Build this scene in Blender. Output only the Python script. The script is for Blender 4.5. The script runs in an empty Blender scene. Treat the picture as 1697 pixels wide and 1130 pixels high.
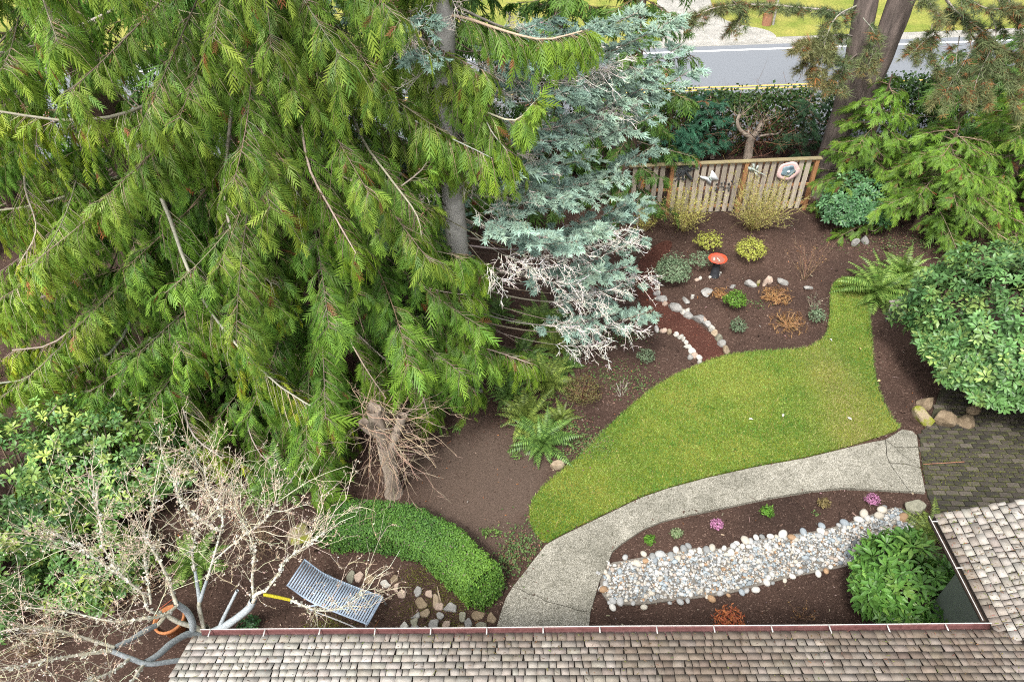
import bpy, bmesh, math, random
import numpy as np
from mathutils import Vector, Matrix, noise as mnoise

# ------------------------------------------------------------------ camera, sky, sun, exposure
scene = bpy.context.scene
col = scene.collection
random.seed(11)
rng = np.random.default_rng(11)
PITCH, ROLL, CAM_H, FPX = math.radians(42.0), math.radians(3.0), 10.0, 1131.0
FWD = np.array([0, math.cos(PITCH), -math.sin(PITCH)])
DWN = np.array([0, -math.sin(PITCH), -math.cos(PITCH)])
RGT = np.array([1.0, 0, 0])
cr, sr = math.cos(ROLL), math.sin(ROLL)
cam_data = bpy.data.cameras.new('camera')
cam_data.sensor_width = 36.0
cam_data.lens = FPX / 1697.0 * 36.0
cam_data.clip_end = 2000
cam = bpy.data.objects.new('camera', cam_data)
col.objects.link(cam)
cx, cy, cz = cr * RGT + sr * DWN, sr * RGT - cr * DWN, -FWD
cam.matrix_world = Matrix(((cx[0], cy[0], cz[0], 0), (cx[1], cy[1], cz[1], 0), (cx[2], cy[2], cz[2], CAM_H), (0, 0, 0, 1)))
scene.camera = cam

SUN_EL, SUN_AZ = math.radians(58), math.radians(205)     # azimuth measured clockwise from +Y
world = bpy.data.worlds.new('World')
scene.world = world
world.use_nodes = True
wn = world.node_tree.nodes
wn.clear()
w_out = wn.new('ShaderNodeOutputWorld')
w_bg = wn.new('ShaderNodeBackground')
w_sky = wn.new('ShaderNodeTexSky')
w_sky.sky_type = 'NISHITA'
w_sky.sun_disc = False
w_sky.sun_elevation = SUN_EL
w_sky.sun_rotation = SUN_AZ
w_sky.dust_density = 4.0
w_hs = wn.new('ShaderNodeHueSaturation')
w_hs.inputs['Saturation'].default_value = 0.22           # overcast: a nearly neutral sky
w_bg.inputs['Strength'].default_value = 0.135
world.node_tree.links.new(w_sky.outputs[0], w_hs.inputs['Color'])
world.node_tree.links.new(w_hs.outputs[0], w_bg.inputs[0])
world.node_tree.links.new(w_bg.outputs[0], w_out.inputs[0])

sun_data = bpy.data.lights.new('sun', 'SUN')
sun_data.energy = 1.5
sun_data.angle = math.radians(10)
sun_data.color = (1.0, 0.975, 0.93)
sun = bpy.data.objects.new('sun', sun_data)
col.objects.link(sun)
sd = Vector((math.sin(SUN_AZ) * math.cos(SUN_EL), math.cos(SUN_AZ) * math.cos(SUN_EL), math.sin(SUN_EL)))
sun.rotation_euler = sd.to_track_quat('Z', 'Y').to_euler()
sun.location = (0, -20, 40)

scene.view_settings.view_transform = 'Standard'
scene.view_settings.look = 'None'
scene.view_settings.gamma = 1
scene.view_settings.use_curve_mapping = False
scene.view_settings.exposure = 1.4
scene.render.engine = 'CYCLES'
cy_ = scene.cycles
cy_.max_bounces = 6
cy_.diffuse_bounces = 4
cy_.glossy_bounces = 2
cy_.transmission_bounces = 4
cy_.transparent_max_bounces = 4
cy_.use_denoising = False
cy_.filter_width = 1.1

# ------------------------------------------------------------------ helpers
def ray(px, py):
    u, v = px - 848.5, py - 565.0
    return FWD * FPX + RGT * (u * cr - v * sr) + DWN * (u * sr + v * cr)

def G(px, py, z=0.0):
    """the point of the place at height z seen at this spot of the photograph"""
    r = ray(px, py)
    return np.array([0, 0, CAM_H]) + r * ((z - CAM_H) / r[2])

def PY(px, py, Y):
    """the point of the place at distance Y in front"""
    r = ray(px, py)
    return np.array([0, 0, CAM_H]) + r * (Y / r[1])

def proj(p):
    d = np.asarray(p, float) - np.array([0, 0, CAM_H])
    w = d @ FWD
    u2, v2 = (d @ RGT) / w * FPX, (d @ DWN) / w * FPX
    return np.stack([u2 * cr + v2 * sr + 848.5, -u2 * sr + v2 * cr + 565], -1)

def norm(a):
    return a / np.maximum(np.linalg.norm(a, axis=-1, keepdims=True), 1e-9)

_nd = np.random.default_rng(5)
_ND = [(norm(_nd.normal(size=3)), _nd.uniform(0, 6.28)) for _ in range(24)]
def wob(p, s=1.0, k=0):
    """smooth pseudo noise about -1..1 of points (N,3)"""
    p = np.asarray(p, float) * s
    o = 0
    for i in range(6):
        d, ph = _ND[(i + k * 6) % 24]
        o = o + np.sin(p @ d * (1 + 0.55 * i) * 2.2 + ph) / (1 + 0.35 * i)
    return o / 3.0

def jit(c, n, amt):
    """n colours round c, varied in brightness and a little in hue"""
    c = np.asarray(c, float)
    b = np.exp(rng.normal(0, amt, (n, 1)))
    h = 1 + rng.normal(0, amt * 0.35, (n, 3))
    return np.clip(c * b * h, 0, 1)

def lerp(a, b, t):
    a, b = np.asarray(a, float), np.asarray(b, float)
    return a + (b - a) * np.asarray(t)[..., None]

class Geo:
    def __init__(s):
        s.v, s.c, s.f, s.n = [], [], [], 0
    def add(s, v, faces, c=(1, 1, 1)):
        v = np.asarray(v, float).reshape(-1, 3)
        c = np.broadcast_to(np.asarray(c, float), (len(v), 3))
        s.v.append(v); s.c.append(c)
        for f in (faces if isinstance(faces, list) else [faces]):
            f = np.asarray(f, np.int64)
            if len(f): s.f.append(f + s.n)
        s.n += len(v)
        return s
    def inst(s, tm, M, T, C):
        """copies of a template: M (N,3,3) columns are its axes times scale, T (N,3), C (N,3)"""
        v, f, sh = tm
        N, k = len(T), len(v)
        if not N: return s
        V = np.einsum('nij,kj->nki', M, v) + T[:, None, :]
        CC = C[:, None, :] * (np.ones(k) if sh is None else sh)[None, :, None]
        F = f[None] + (np.arange(N) * k)[:, None, None]
        return s.add(V.reshape(-1, 3), F.reshape(-1, f.shape[1]), np.clip(CC.reshape(-1, 3), 0, 1))
    def mesh(s, name, smooth=False):
        me = bpy.data.meshes.new(name)
        V = np.concatenate(s.v); Cc = np.concatenate(s.c)
        me.vertices.add(len(V)); me.vertices.foreach_set('co', V.astype(np.float32).ravel())
        lo = np.concatenate([f.ravel() for f in s.f])
        tot = np.concatenate([np.full(len(f), f.shape[1]) for f in s.f])
        st = np.concatenate([[0], np.cumsum(tot)[:-1]])
        me.loops.add(len(lo)); me.loops.foreach_set('vertex_index', lo.astype(np.int32))
        me.polygons.add(len(tot))
        me.polygons.foreach_set('loop_start', st.astype(np.int32))
        try: me.polygons.foreach_set('loop_total', tot.astype(np.int32))
        except Exception: pass
        if smooth: me.polygons.foreach_set('use_smooth', np.ones(len(tot), bool))
        at_ = me.color_attributes.new('Col', 'FLOAT_COLOR', 'POINT')
        at_.data.foreach_set('color', np.concatenate([Cc, np.ones((len(Cc), 1))], 1).astype(np.float32).ravel())
        me.update(calc_edges=True)
        me.validate()
        return me
    def build(s, name, mat, parent=None, smooth=False, stuff=False):
        me = s.mesh(name, smooth)
        return link(name, me, mat, parent, stuff)

def link(name, me, mat=None, parent=None, stuff=False):
    o = bpy.data.objects.new(name, me)
    col.objects.link(o)
    if mat is not None and not me.materials: me.materials.append(mat)
    if parent is not None: o.parent = parent
    if stuff: o['kind'] = 'stuff'
    return o

def tag(o, label, cat, group=None):
    o['label'] = label; o['category'] = cat
    if group: o['group'] = group
    return o

def structure(o, label, cat):
    o['kind'] = 'structure'; o['label'] = label; o['category'] = cat
    return o

def thing(name, label, cat, group=None):
    """an Empty; its parts keep world coordinates, so it stays at the origin unless moved"""
    o = bpy.data.objects.new(name, None)
    o.empty_display_size = 0.2
    col.objects.link(o)
    return tag(o, label, cat, group)

def frames(y, zhint):
    y = norm(y)
    x = norm(np.cross(y, zhint))
    z = np.cross(x, y)
    return np.stack([x, y, z], -1)

def tubes(P, R, sides=3, C=(1, 1, 1), geo=None, caps=False):
    """batch of tubes: P (N,K,3), R (N,K)"""
    P = np.asarray(P, float); R = np.asarray(R, float)
    if P.ndim == 2: P, R = P[None], np.broadcast_to(R, P.shape[:1])[None]
    N, K, _ = P.shape
    if not N: return geo
    R = np.broadcast_to(R, (N, K))
    t = norm(np.gradient(P, axis=1))
    ref = np.where(np.abs(t[..., 2:3]) > 0.9, np.array([1.0, 0, 0]), np.array([0, 0, 1.0]))
    a = norm(np.cross(t, ref)); b = np.cross(t, a)
    th = np.arange(sides) * 2 * math.pi / sides
    V = P[:, :, None] + R[:, :, None, None] * (a[:, :, None] * np.cos(th)[None, None, :, None] + b[:, :, None] * np.sin(th)[None, None, :, None])
    k = np.arange(K - 1)[:, None] * sides; i = np.arange(sides)[None]; j = (i + 1) % sides
    F = np.stack([k + i, k + j, k + sides + j, k + sides + i], -1).reshape(-1, 4)
    F = F[None] + (np.arange(N) * K * sides)[:, None, None]
    C = np.asarray(C, float)
    if C.ndim == 2 and len(C) == N: C = np.repeat(C, K * sides, 0)
    elif C.ndim == 3: C = np.repeat(C.reshape(-1, 3), sides, 0)
    fs = [F.reshape(-1, 4)]
    if caps and sides >= 3:
        base = (np.arange(N) * K * sides)[:, None]
        fs += [base + np.arange(sides)[None, ::-1], base + (K - 1) * sides + np.arange(sides)[None]]
    (geo or Geo()).add(V.reshape(-1, 3), fs, C)
    return geo

def spline(pts, n):
    """Catmull-Rom through pts, n samples"""
    p = np.asarray(pts, float)
    p = np.concatenate([[2 * p[0] - p[1]], p, [2 * p[-1] - p[-2]]])
    m = len(p) - 3
    t = np.linspace(0, m - 1e-6, n); i = t.astype(int); f = (t - i)[:, None]
    a, b, c, d = p[i], p[i + 1], p[i + 2], p[i + 3]
    return 0.5 * (2 * b + (c - a) * f + (2 * a - 5 * b + 4 * c - d) * f ** 2 + (3 * b - a - 3 * c + d) * f ** 3)

def box(geo, c, sx, sy, sz, M=None, color=(1, 1, 1)):
    v = np.array([[x, y, z] for x in (-.5, .5) for y in (-.5, .5) for z in (-.5, .5)]) * [sx, sy, sz]
    if M is not None: v = v @ np.asarray(M).T
    return geo.add(v + c, np.array([[0, 1, 3, 2], [4, 6, 7, 5], [0, 4, 5, 1], [2, 3, 7, 6], [0, 2, 6, 4], [1, 5, 7, 3]]), color)

def inside(poly, x, y):
    r = np.zeros(len(x), bool); n = len(poly)
    for i in range(n):
        x1, y1 = poly[i][:2]; x2, y2 = poly[(i + 1) % n][:2]
        if y1 == y2: continue
        c = (y1 > y) != (y2 > y)
        r ^= c & (x < (x2 - x1) * (y - y1) / (y2 - y1) + x1)
    return r

def scatter(poly, n):
    p = np.asarray(poly)[:, :2]; lo, hi = p.min(0), p.max(0)
    out = np.zeros((0, 2))
    while len(out) < n:
        q = rng.uniform(lo, hi, (n * 2, 2))
        out = np.concatenate([out, q[inside(p, q[:, 0], q[:, 1])]])
    return out[:n]

def edge_dist(poly, q):
    p = np.asarray(poly)[:, :2]; d = np.full(len(q), 1e9)
    for i in range(len(p)):
        a, b = p[i], p[(i + 1) % len(p)]
        ab = b - a; t = np.clip(((q - a) @ ab) / max(ab @ ab, 1e-9), 0, 1)
        d = np.minimum(d, np.linalg.norm(q - a - t[:, None] * ab, axis=1))
    return d

def smooth_poly(pts, it=2):
    p = np.asarray(pts, float)
    for _ in range(it):
        q = np.roll(p, -1, 0)
        p = np.stack([0.75 * p + 0.25 * q, 0.25 * p + 0.75 * q], 1).reshape(-1, p.shape[1])
    return p

def inset(poly, d):
    p = np.asarray(poly, float)[:, :2]
    area = 0.5 * np.sum(p[:, 0] * np.roll(p[:, 1], -1) - np.roll(p[:, 0], -1) * p[:, 1])
    s = 1 if area > 0 else -1
    e = norm(np.roll(p, -1, 0) - p); nrm = np.stack([-e[:, 1], e[:, 0]], -1) * s
    m = norm(nrm + np.roll(nrm, 1, 0)); k = np.clip(np.sum(m * nrm, 1), 0.4, 1)
    return p + m * (d / k)[:, None]

def slab_mesh(name, poly, z0, z1, tex_step=None):
    """a flat plate from a plan outline, with its edge"""
    p = np.asarray(poly, float)[:, :2]
    area = 0.5 * np.sum(p[:, 0] * np.roll(p[:, 1], -1) - np.roll(p[:, 0], -1) * p[:, 1])
    if area < 0: p = p[::-1]
    bm = bmesh.new()
    top = [bm.verts.new((x, y, z1)) for x, y in p]
    bot = [bm.verts.new((x, y, z0)) for x, y in p]
    f = bm.faces.new(top)
    n = len(p)
    for i in range(n):
        bm.faces.new((bot[i], bot[(i + 1) % n], top[(i + 1) % n], top[i]))
    bmesh.ops.triangulate(bm, faces=[f])
    me = bpy.data.meshes.new(name); bm.to_mesh(me); bm.free()
    return me

# ------------------------------------------------------------------ materials
def new_mat(name):
    m = bpy.data.materials.new(name); m.use_nodes = True
    nt = m.node_tree; b = nt.nodes['Principled BSDF']
    return m, nt, b

def N(nt, t, **kw):
    n = nt.nodes.new(t)
    for k, v in kw.items():
        if k in n.inputs: n.inputs[k].default_value = v
        else: setattr(n, k, v)
    return n

def noise_tex(nt, scale, detail=6, rough=0.6, coord='Object', stretch=None):
    tc = N(nt, 'ShaderNodeTexCoord'); out = tc.outputs[coord]
    if coord == 'World':
        pass
    if stretch:
        mp = N(nt, 'ShaderNodeMapping'); mp.inputs['Scale'].default_value = stretch
        nt.links.new(out, mp.inputs[0]); out = mp.outputs[0]
    n = N(nt, 'ShaderNodeTexNoise', Scale=scale, Detail=detail, Roughness=rough)
    nt.links.new(out, n.inputs['Vector'])
    return n

def ramp(nt, src, stops):
    r = N(nt, 'ShaderNodeValToRGB'); e = r.color_ramp.elements
    while len(e) < len(stops): e.new(0.5)
    for k, (p, c) in zip(e, stops):
        k.position = p; k.color = (*c, 1)
    nt.links.new(src, r.inputs[0])
    return r.outputs[0]

def mixc(nt, fac, a, b, mode='MIX'):
    m = N(nt, 'ShaderNodeMix', data_type='RGBA', blend_type=mode)
    for sock, val in ((m.inputs[0], fac), (m.inputs[6], a), (m.inputs[7], b)):
        if isinstance(val, (int, float)): sock.default_value = val
        elif isinstance(val, tuple): sock.default_value = (*val, 1)
        else: nt.links.new(val, sock)
    return m.outputs[2]

def bump(nt, b, src, strength, dist):
    k = N(nt, 'ShaderNodeBump', Strength=strength, Distance=dist)
    nt.links.new(src, k.inputs['Height']); nt.links.new(k.outputs[0], b.inputs['Normal'])

def leaf_mat(name, rough=0.5, spec=0.35, trans=0.25, ovar=0.25, mottled=0.0):
    """foliage: its colour is each leaf's own (attribute), with light passing through"""
    m, nt, b = new_mat(name)
    at_ = N(nt, 'ShaderNodeVertexColor', layer_name='Col')
    oi = N(nt, 'ShaderNodeObjectInfo')
    mr = N(nt, 'ShaderNodeMapRange'); mr.inputs[3].default_value = 1 - ovar; mr.inputs[4].default_value = 1 + ovar
    nt.links.new(oi.outputs['Random'], mr.inputs[0])
    hs = N(nt, 'ShaderNodeHueSaturation')
    nt.links.new(at_.outputs[0], hs.inputs['Color']); nt.links.new(mr.outputs[0], hs.inputs['Value'])
    c = hs.outputs[0]
    nt.links.new(c, b.inputs['Base Color'])
    b.inputs['Roughness'].default_value = rough
    b.inputs['Specular IOR Level'].default_value = spec
    if trans > 0:
        tr = N(nt, 'ShaderNodeBsdfTranslucent'); nt.links.new(c, tr.inputs[0])
        mx = N(nt, 'ShaderNodeMixShader'); mx.inputs[0].default_value = trans
        nt.links.new(b.outputs[0], mx.inputs[1]); nt.links.new(tr.outputs[0], mx.inputs[2])
        nt.links.new(mx.outputs[0], nt.nodes['Material Output'].inputs[0])
    return m

def solid(name, stops, scale=8, rough=0.8, spec=0.3, bstr=0.3, bdist=0.01, detail=8, stretch=None, attr=False, ovar=0.0, metal=0.0, bscale=None):
    """matter with a noise-varied colour and fine relief; attr multiplies the piece's own colour"""
    m, nt, b = new_mat(name)
    n = noise_tex(nt, scale, detail, 0.65, 'Object', stretch)
    c = ramp(nt, n.outputs[0], stops)
    if attr:
        at_ = N(nt, 'ShaderNodeVertexColor', layer_name='Col')
        c = mixc(nt, 1.0, c, at_.outputs[0], 'MULTIPLY')
    if ovar:
        oi = N(nt, 'ShaderNodeObjectInfo')
        mr = N(nt, 'ShaderNodeMapRange'); mr.inputs[3].default_value = 1 - ovar; mr.inputs[4].default_value = 1 + ovar
        nt.links.new(oi.outputs['Random'], mr.inputs[0])
        hs = N(nt, 'ShaderNodeHueSaturation'); nt.links.new(c, hs.inputs['Color']); nt.links.new(mr.outputs[0], hs.inputs['Value'])
        c = hs.outputs[0]
    nt.links.new(c, b.inputs['Base Color'])
    b.inputs['Roughness'].default_value = rough; b.inputs['Specular IOR Level'].default_value = spec
    b.inputs['Metallic'].default_value = metal
    src = n.outputs[0]
    if bscale: src = noise_tex(nt, bscale, 6, 0.7, 'Object', stretch).outputs[0]
    bump(nt, b, src, bstr, bdist)
    return m

# ================================================================== THE SETTING
AX = np.array([0.99897, -0.04542, 0.0])      # along the house and the road
BX = np.array([0.04542, 0.99897, 0.0])       # away from the house

def mulch_mat(name, dark, mid, chip, pale, worn=None):
    m, nt, b = new_mat(name)
    big = noise_tex(nt, 0.55, 5, 0.6).outputs[0]
    fine = noise_tex(nt, 42, 8, 0.75).outputs[0]
    vor = N(nt, 'ShaderNodeTexVoronoi', Scale=48.0); tc = N(nt, 'ShaderNodeTexCoord')
    mp = N(nt, 'ShaderNodeMapping'); mp.inputs['Rotation'].default_value = (0, 0, 0.6); mp.inputs['Scale'].default_value = (1, 2.4, 1)
    nt.links.new(tc.outputs['Object'], mp.inputs[0]); nt.links.new(mp.outputs[0], vor.inputs['Vector'])
    base = ramp(nt, fine, [(0.3, dark), (0.62, mid), (0.8, chip)])
    vc = N(nt, 'ShaderNodeSeparateColor'); nt.links.new(vor.outputs['Color'], vc.inputs[0])
    pick = ramp(nt, vc.outputs[0], [(0.955, (0, 0, 0)), (0.975, (1, 1, 1))])
    c = mixc(nt, pick, base, pale)
    wash = ramp(nt, big, [(0.3, (0.62, 0.61, 0.62)), (0.7, (1.42, 1.36, 1.32))])
    c = mixc(nt, 1.0, c, wash, 'MULTIPLY')
    if worn is not None:      # a trodden, bare patch of soil
        mp2 = N(nt, 'ShaderNodeMapping'); mp2.inputs['Location'].default_value = (-worn[0] / worn[2], -worn[1] / worn[3], 0); mp2.inputs['Scale'].default_value = (1 / worn[2], 1 / worn[3], 1)
        nt.links.new(tc.outputs['Object'], mp2.inputs[0])
        gr = N(nt, 'ShaderNodeTexGradient', gradient_type='SPHERICAL'); nt.links.new(mp2.outputs[0], gr.inputs[0])
        ad = N(nt, 'ShaderNodeMath', operation='MULTIPLY_ADD'); nt.links.new(noise_tex(nt, 2.2, 6, 0.7).outputs[0], ad.inputs[0]); ad.inputs[1].default_value = 0.7; nt.links.new(gr.outputs[1], ad.inputs[2])
        soil = ramp(nt, fine, [(0.25, (0.072, 0.050, 0.037)), (0.75, (0.135, 0.098, 0.077))])
        c = mixc(nt, ramp(nt, ad.outputs[0], [(0.5, (0, 0, 0)), (0.95, (0.85, 0.85, 0.85))]), c, soil)
    nt.links.new(c, b.inputs['Base Color'])
    b.inputs['Roughness'].default_value = 0.95; b.inputs['Specular IOR Level'].default_value = 0.15
    bump(nt, b, fine, 0.9, 0.03)
    return m

M_mulch = mulch_mat('mulch', (0.032, 0.020, 0.0145), (0.080, 0.050, 0.039), (0.155, 0.102, 0.08), (0.20, 0.14, 0.11), (*G(800, 800)[:2], 2.0, 2.1))
M_bark = mulch_mat('red_bark_mulch', (0.036, 0.0145, 0.010), (0.088, 0.036, 0.026), (0.16, 0.075, 0.054), (0.2, 0.11, 0.08))

# --- ground: one sheet to the horizon, finely uneven in the garden
xs = np.concatenate([[-400, -150, -60, -30], np.linspace(-18, 18, 110), [30, 60, 150, 400]])
ys = np.concatenate([[-200, -60, -20], np.linspace(1, 22, 76), [30, 60, 150, 500]])
XX, YY = np.meshgrid(xs, ys)
pts = np.stack([XX, YY, 0 * XX], -1).reshape(-1, 3)
fade = np.clip((22 - pts[:, 1]) / 3, 0, 1) * np.clip((pts[:, 1] - 1) / 2, 0, 1) * (np.abs(pts[:, 0]) < 18)
pts[:, 2] = (0.016 * wob(pts, 0.9) + 0.008 * wob(pts, 3.1, 1)) * fade - 0.012
nx, ny = len(xs), len(ys)
i = (np.arange(ny - 1)[:, None] * nx + np.arange(nx - 1)[None]).ravel()
g = Geo().add(pts, np.stack([i, i + 1, i + nx + 1, i + nx], -1))
structure(g.build('ground', M_mulch, smooth=True), 'dark brown bark mulch covering the garden beds', 'ground')

# --- road, its lines, verge, gravel drive
def strip(p0, s0, s1, w0, w1, z):
    q = [p0 + AX * s + BX * w for s, w in ((s0, w0), (s1, w0), (s1, w1), (s0, w1))]
    return Geo().add(np.array([[a[0], a[1], z] for a in q]), np.array([[0, 1, 2, 3]]))
M_asph = solid('asphalt', [(0.35, (0.14, 0.152, 0.168)), (0.7, (0.20, 0.212, 0.228))], 60, 0.85, 0.3, 0.3, 0.01)
M_white = solid('road_paint_white', [(0.3, (0.62, 0.62, 0.6)), (0.6, (0.8, 0.8, 0.78))], 20, 0.7)
M_yellow = solid('road_paint_yellow', [(0.3, (0.6, 0.38, 0.08)), (0.6, (0.75, 0.5, 0.12))], 20, 0.7)
RP = np.array([6.69, 27.88, 0])
road = structure(strip(RP, -300, 300, -8.0, 0.55, 0.004).build('road', M_asph), 'grey asphalt road running past behind the garden hedge', 'road')
strip(RP, -300, 300, -0.08, 0.08, 0.010).build('edge_line', M_white, road)
for w in (-3.86, -3.62):
    strip(RP, -300, 300, w - 0.05, w + 0.05, 0.010).build('centre_line', M_yellow, road)
def two_tone(name, a, b_, scale, c=None):
    m, nt, b = new_mat(name)
    big = noise_tex(nt, scale, 6, 0.65).outputs[0]
    fine = noise_tex(nt, scale * 25, 6, 0.7).outputs[0]
    c1 = ramp(nt, big, [(0.38, a), (0.62, b_)])
    c2 = ramp(nt, fine, [(0.3, (0.55, 0.55, 0.55)), (0.7, (1.3, 1.3, 1.3))])
    nt.links.new(mixc(nt, 1.0, c1, c2, 'MULTIPLY'), b.inputs['Base Color'])
    b.inputs['Roughness'].default_value = 0.95; b.inputs['Specular IOR Level'].default_value = 0.1
    bump(nt, b, fine, 0.8, 0.04)
    return m
M_verge = two_tone('verge_grass', (0.16, 0.20, 0.035), (0.30, 0.28, 0.07), 0.5)
M_gravel = two_tone('gravel', (0.30, 0.29, 0.26), (0.42, 0.40, 0.36), 1.5)
structure(strip(RP, -300, 300, 1.35, 300, 0.004).build('verge', M_verge), 'rough yellow-green grass verge across the road', 'verge')
structure(strip(RP, -300, 300, 0.5499, 1.35, 0.0).build('shoulder', M_gravel), 'strip of pale gravel shoulder along the far road edge', 'road shoulder')
dp = smooth_poly([G(*p) for p in ((1090, 82), (1160, 78), (1255, 72), (1292, 66), (1275, 50), (1225, 42), (1190, 30), (1175, 0), (1170, -60), (1080, -60), (1090, 0))], 2)
structure(link('driveway', slab_mesh('driveway', dp, 0.0, 0.012), M_gravel), 'pale gravel pull-in on the far side of the road', 'driveway')

# --- lawn
LAWN_PX = [(1400, 459), (1414, 461), (1425, 470), (1437, 500), (1443, 540), (1446, 590), (1452, 635), (1465, 670), (1480, 695), (1494, 709),
           (1460, 721), (1400, 740), (1330, 757), (1250, 771), (1170, 789), (1110, 805), (1060, 822), (1010, 846), (960, 870), (925, 887), (904, 899),
           (892, 890), (880, 870), (876, 848), (883, 826), (905, 800), (940, 772), (975, 742), (1000, 715), (1020, 695), (1050, 668), (1080, 645), (1110, 625),
           (1150, 607), (1190, 592), (1230, 584), (1290, 580), (1330, 578), (1352, 569), (1369, 556), (1375, 538), (1376, 500), (1379, 474), (1388, 463)]
LAWN = smooth_poly([G(*p, 0.03) for p in LAWN_PX], 1)[:, :2]
m, nt, b = new_mat('turf')
big = noise_tex(nt, 0.8, 5, 0.6).outputs[0]; fine = noise_tex(nt, 30, 8, 0.75).outputs[0]
c1 = ramp(nt, big, [(0.3, (0.085, 0.14, 0.015)), (0.5, (0.15, 0.19, 0.02)), (0.7, (0.24, 0.23, 0.04))])
nt.links.new(mixc(nt, 1.0, c1, ramp(nt, fine, [(0.3, (0.6, 0.6, 0.6)), (0.7, (1.2, 1.2, 1.2))]), 'MULTIPLY'), b.inputs['Base Color'])
b.inputs['Roughness'].default_value = 0.9; b.inputs['Specular IOR Level'].default_value = 0.15
bump(nt, b, fine, 1.0, 0.03)
structure(link('lawn', slab_mesh('lawn', LAWN, -0.04, 0.03), m), 'curving green lawn with cut edges between beds and path', 'lawn')

n = 105000
q = scatter(inset(LAWN, -0.018), n)
p3 = np.concatenate([q, np.full((n, 1), 0.028)], 1)
patch = wob(p3, 0.55, 2) * 0.5 + wob(p3, 1.9, 1) * 0.4 + wob(p3, 5.5, 3) * 0.4 + rng.normal(0, 0.35, n)
bald = np.exp(-(((q - G(1385, 640)[:2]) / [0.5, 1.3]) ** 2).sum(1)) + 0.7 * np.exp(-(((q - G(1410, 720)[:2]) / [0.6, 0.5]) ** 2).sum(1))
ed = edge_dist(LAWN, q)
cg = lerp((0.08, 0.21, 0.035), (0.275, 0.355, 0.08), np.clip(0.46 + 0.85 * patch, 0, 1)) * np.exp(rng.normal(0, 0.22, (n, 1)))
cg = lerp(cg, (0.36, 0.32, 0.13), np.clip(bald * 1.1 * rng.uniform(0.3, 1.1, n), 0, 1))
straw = rng.random(n) < 0.08 + 0.08 * np.clip(wob(p3, 1.2, 0), 0, 1)
cg[straw] = jit((0.42, 0.36, 0.14), straw.sum(), 0.15)
az = rng.uniform(0, 6.28, n); lean = rng.uniform(0.2, 1.2, n)
ax_ = np.stack([np.cos(az) * np.sin(lean), np.sin(az) * np.sin(lean), np.cos(lean)], 1)
Mx = frames(ax_, rng.normal(size=(n, 3))) * np.stack([rng.uniform(0.007, 0.012, n), rng.uniform(0.03, 0.06, n) * (1 + 0.3 * (ed < 0.03)), np.ones(n)], 1)[:, None, :]
blade = (np.array([[-0.5, 0, 0], [0.5, 0, 0], [0, 1, 0]]), np.array([[0, 1, 2]]), None)
M_grass = leaf_mat('grass_blades', 0.6, 0.2, 0.3)
og = Geo().inst(blade, Mx, p3, np.clip(cg, 0, 1)).build('grass', M_grass, stuff=True)
tag(og, 'short mown grass blades covering the curving lawn', 'grass')

# --- exposed-aggregate path in separate slabs
m, nt, b = new_mat('aggregate_concrete')
vor = N(nt, 'ShaderNodeTexVoronoi', Scale=95.0); tc = N(nt, 'ShaderNodeTexCoord'); nt.links.new(tc.outputs['Object'], vor.inputs['Vector'])
vs = N(nt, 'ShaderNodeSeparateColor'); nt.links.new(vor.outputs['Color'], vs.inputs[0])
peb = ramp(nt, vs.outputs[0], [(0.1, (0.19, 0.182, 0.155)), (0.4, (0.30, 0.288, 0.25)), (0.65, (0.36, 0.345, 0.30)), (0.95, (0.46, 0.44, 0.39))])
grout = ramp(nt, vor.outputs['Distance'], [(0.35, (1, 1, 1)), (0.62, (0.5, 0.49, 0.46))])
c = mixc(nt, 1.0, peb, grout, 'MULTIPLY')
st_ = noise_tex(nt, 1.3, 8, 0.7).outputs[0]; sp = noise_tex(nt, 13, 6, 0.7).outputs[0]
c = mixc(nt, 1.0, c, ramp(nt, st_, [(0.32, (0.62, 0.62, 0.58)), (0.6, (1.15, 1.14, 1.11))]), 'MULTIPLY')
c = mixc(nt, 1.0, c, ramp(nt, sp, [(0.3, (0.62, 0.62, 0.57)), (0.48, (1.05, 1.05, 1.05))]), 'MULTIPLY')
nt.links.new(c, b.inputs['Base Color']); b.inputs['Roughness'].default_value = 0.9; b.inputs['Specular IOR Level'].default_value = 0.25
bump(nt, b, vor.outputs['Distance'], 0.6, 0.006)
M_agg = m
up = [(904, 902), (927, 889), (962, 872), (1012, 848), (1062, 824), (1112, 807), (1172, 791), (1252, 773), (1332, 759), (1402, 742), (1440, 733)]
low = [(1486, 813), (1451, 811), (1398, 808), (1345, 813), (1274, 825), (1203, 840), (1132, 855), (1097, 864), (1066, 877), (1031, 900), (1015, 914), (1010, 928), (995, 960)]
crackA = [(849, 972), (862, 976), (876, 984), (890, 987), (905, 996), (921, 1000), (938, 1004), (958, 1011), (979, 1014)]
crackB = [(1467, 728), (1469, 742), (1469, 754), (1474, 766), (1480, 776), (1489, 788), (1497, 800), (1508, 814)]
diag = [(1467, 728), (1480, 739), (1494, 752), (1509, 762), (1526, 775)]
sl = [
    [(849, 972)] + crackA[1:] + [(977, 1035), (972, 1062), (966, 1095), (812, 1095), (818, 1055), (828, 1018), (838, 990)],
    [(857, 962), (882, 930)] + up + [(1467, 728)] + crackB[1:] + low + crackA[::-1],
    [(1467, 728), (1495, 711), (1512, 714), (1520, 722), (1522, 740), (1500, 741), (1482, 740)],
    [(1482, 741), (1500, 742), (1522, 741), (1526, 775)] + diag[::-1][1:-1],
    [(1467, 728)] + diag[1:] + [(1500, 768), (1475, 767)] + [(1469, 754), (1469, 742)],
    [(1475, 768), (1500, 769), (1526, 776), (1530, 795), (1534, 816), (1511, 814)] + [(1508, 814), (1497, 800), (1489, 788), (1480, 776)],
]
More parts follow.
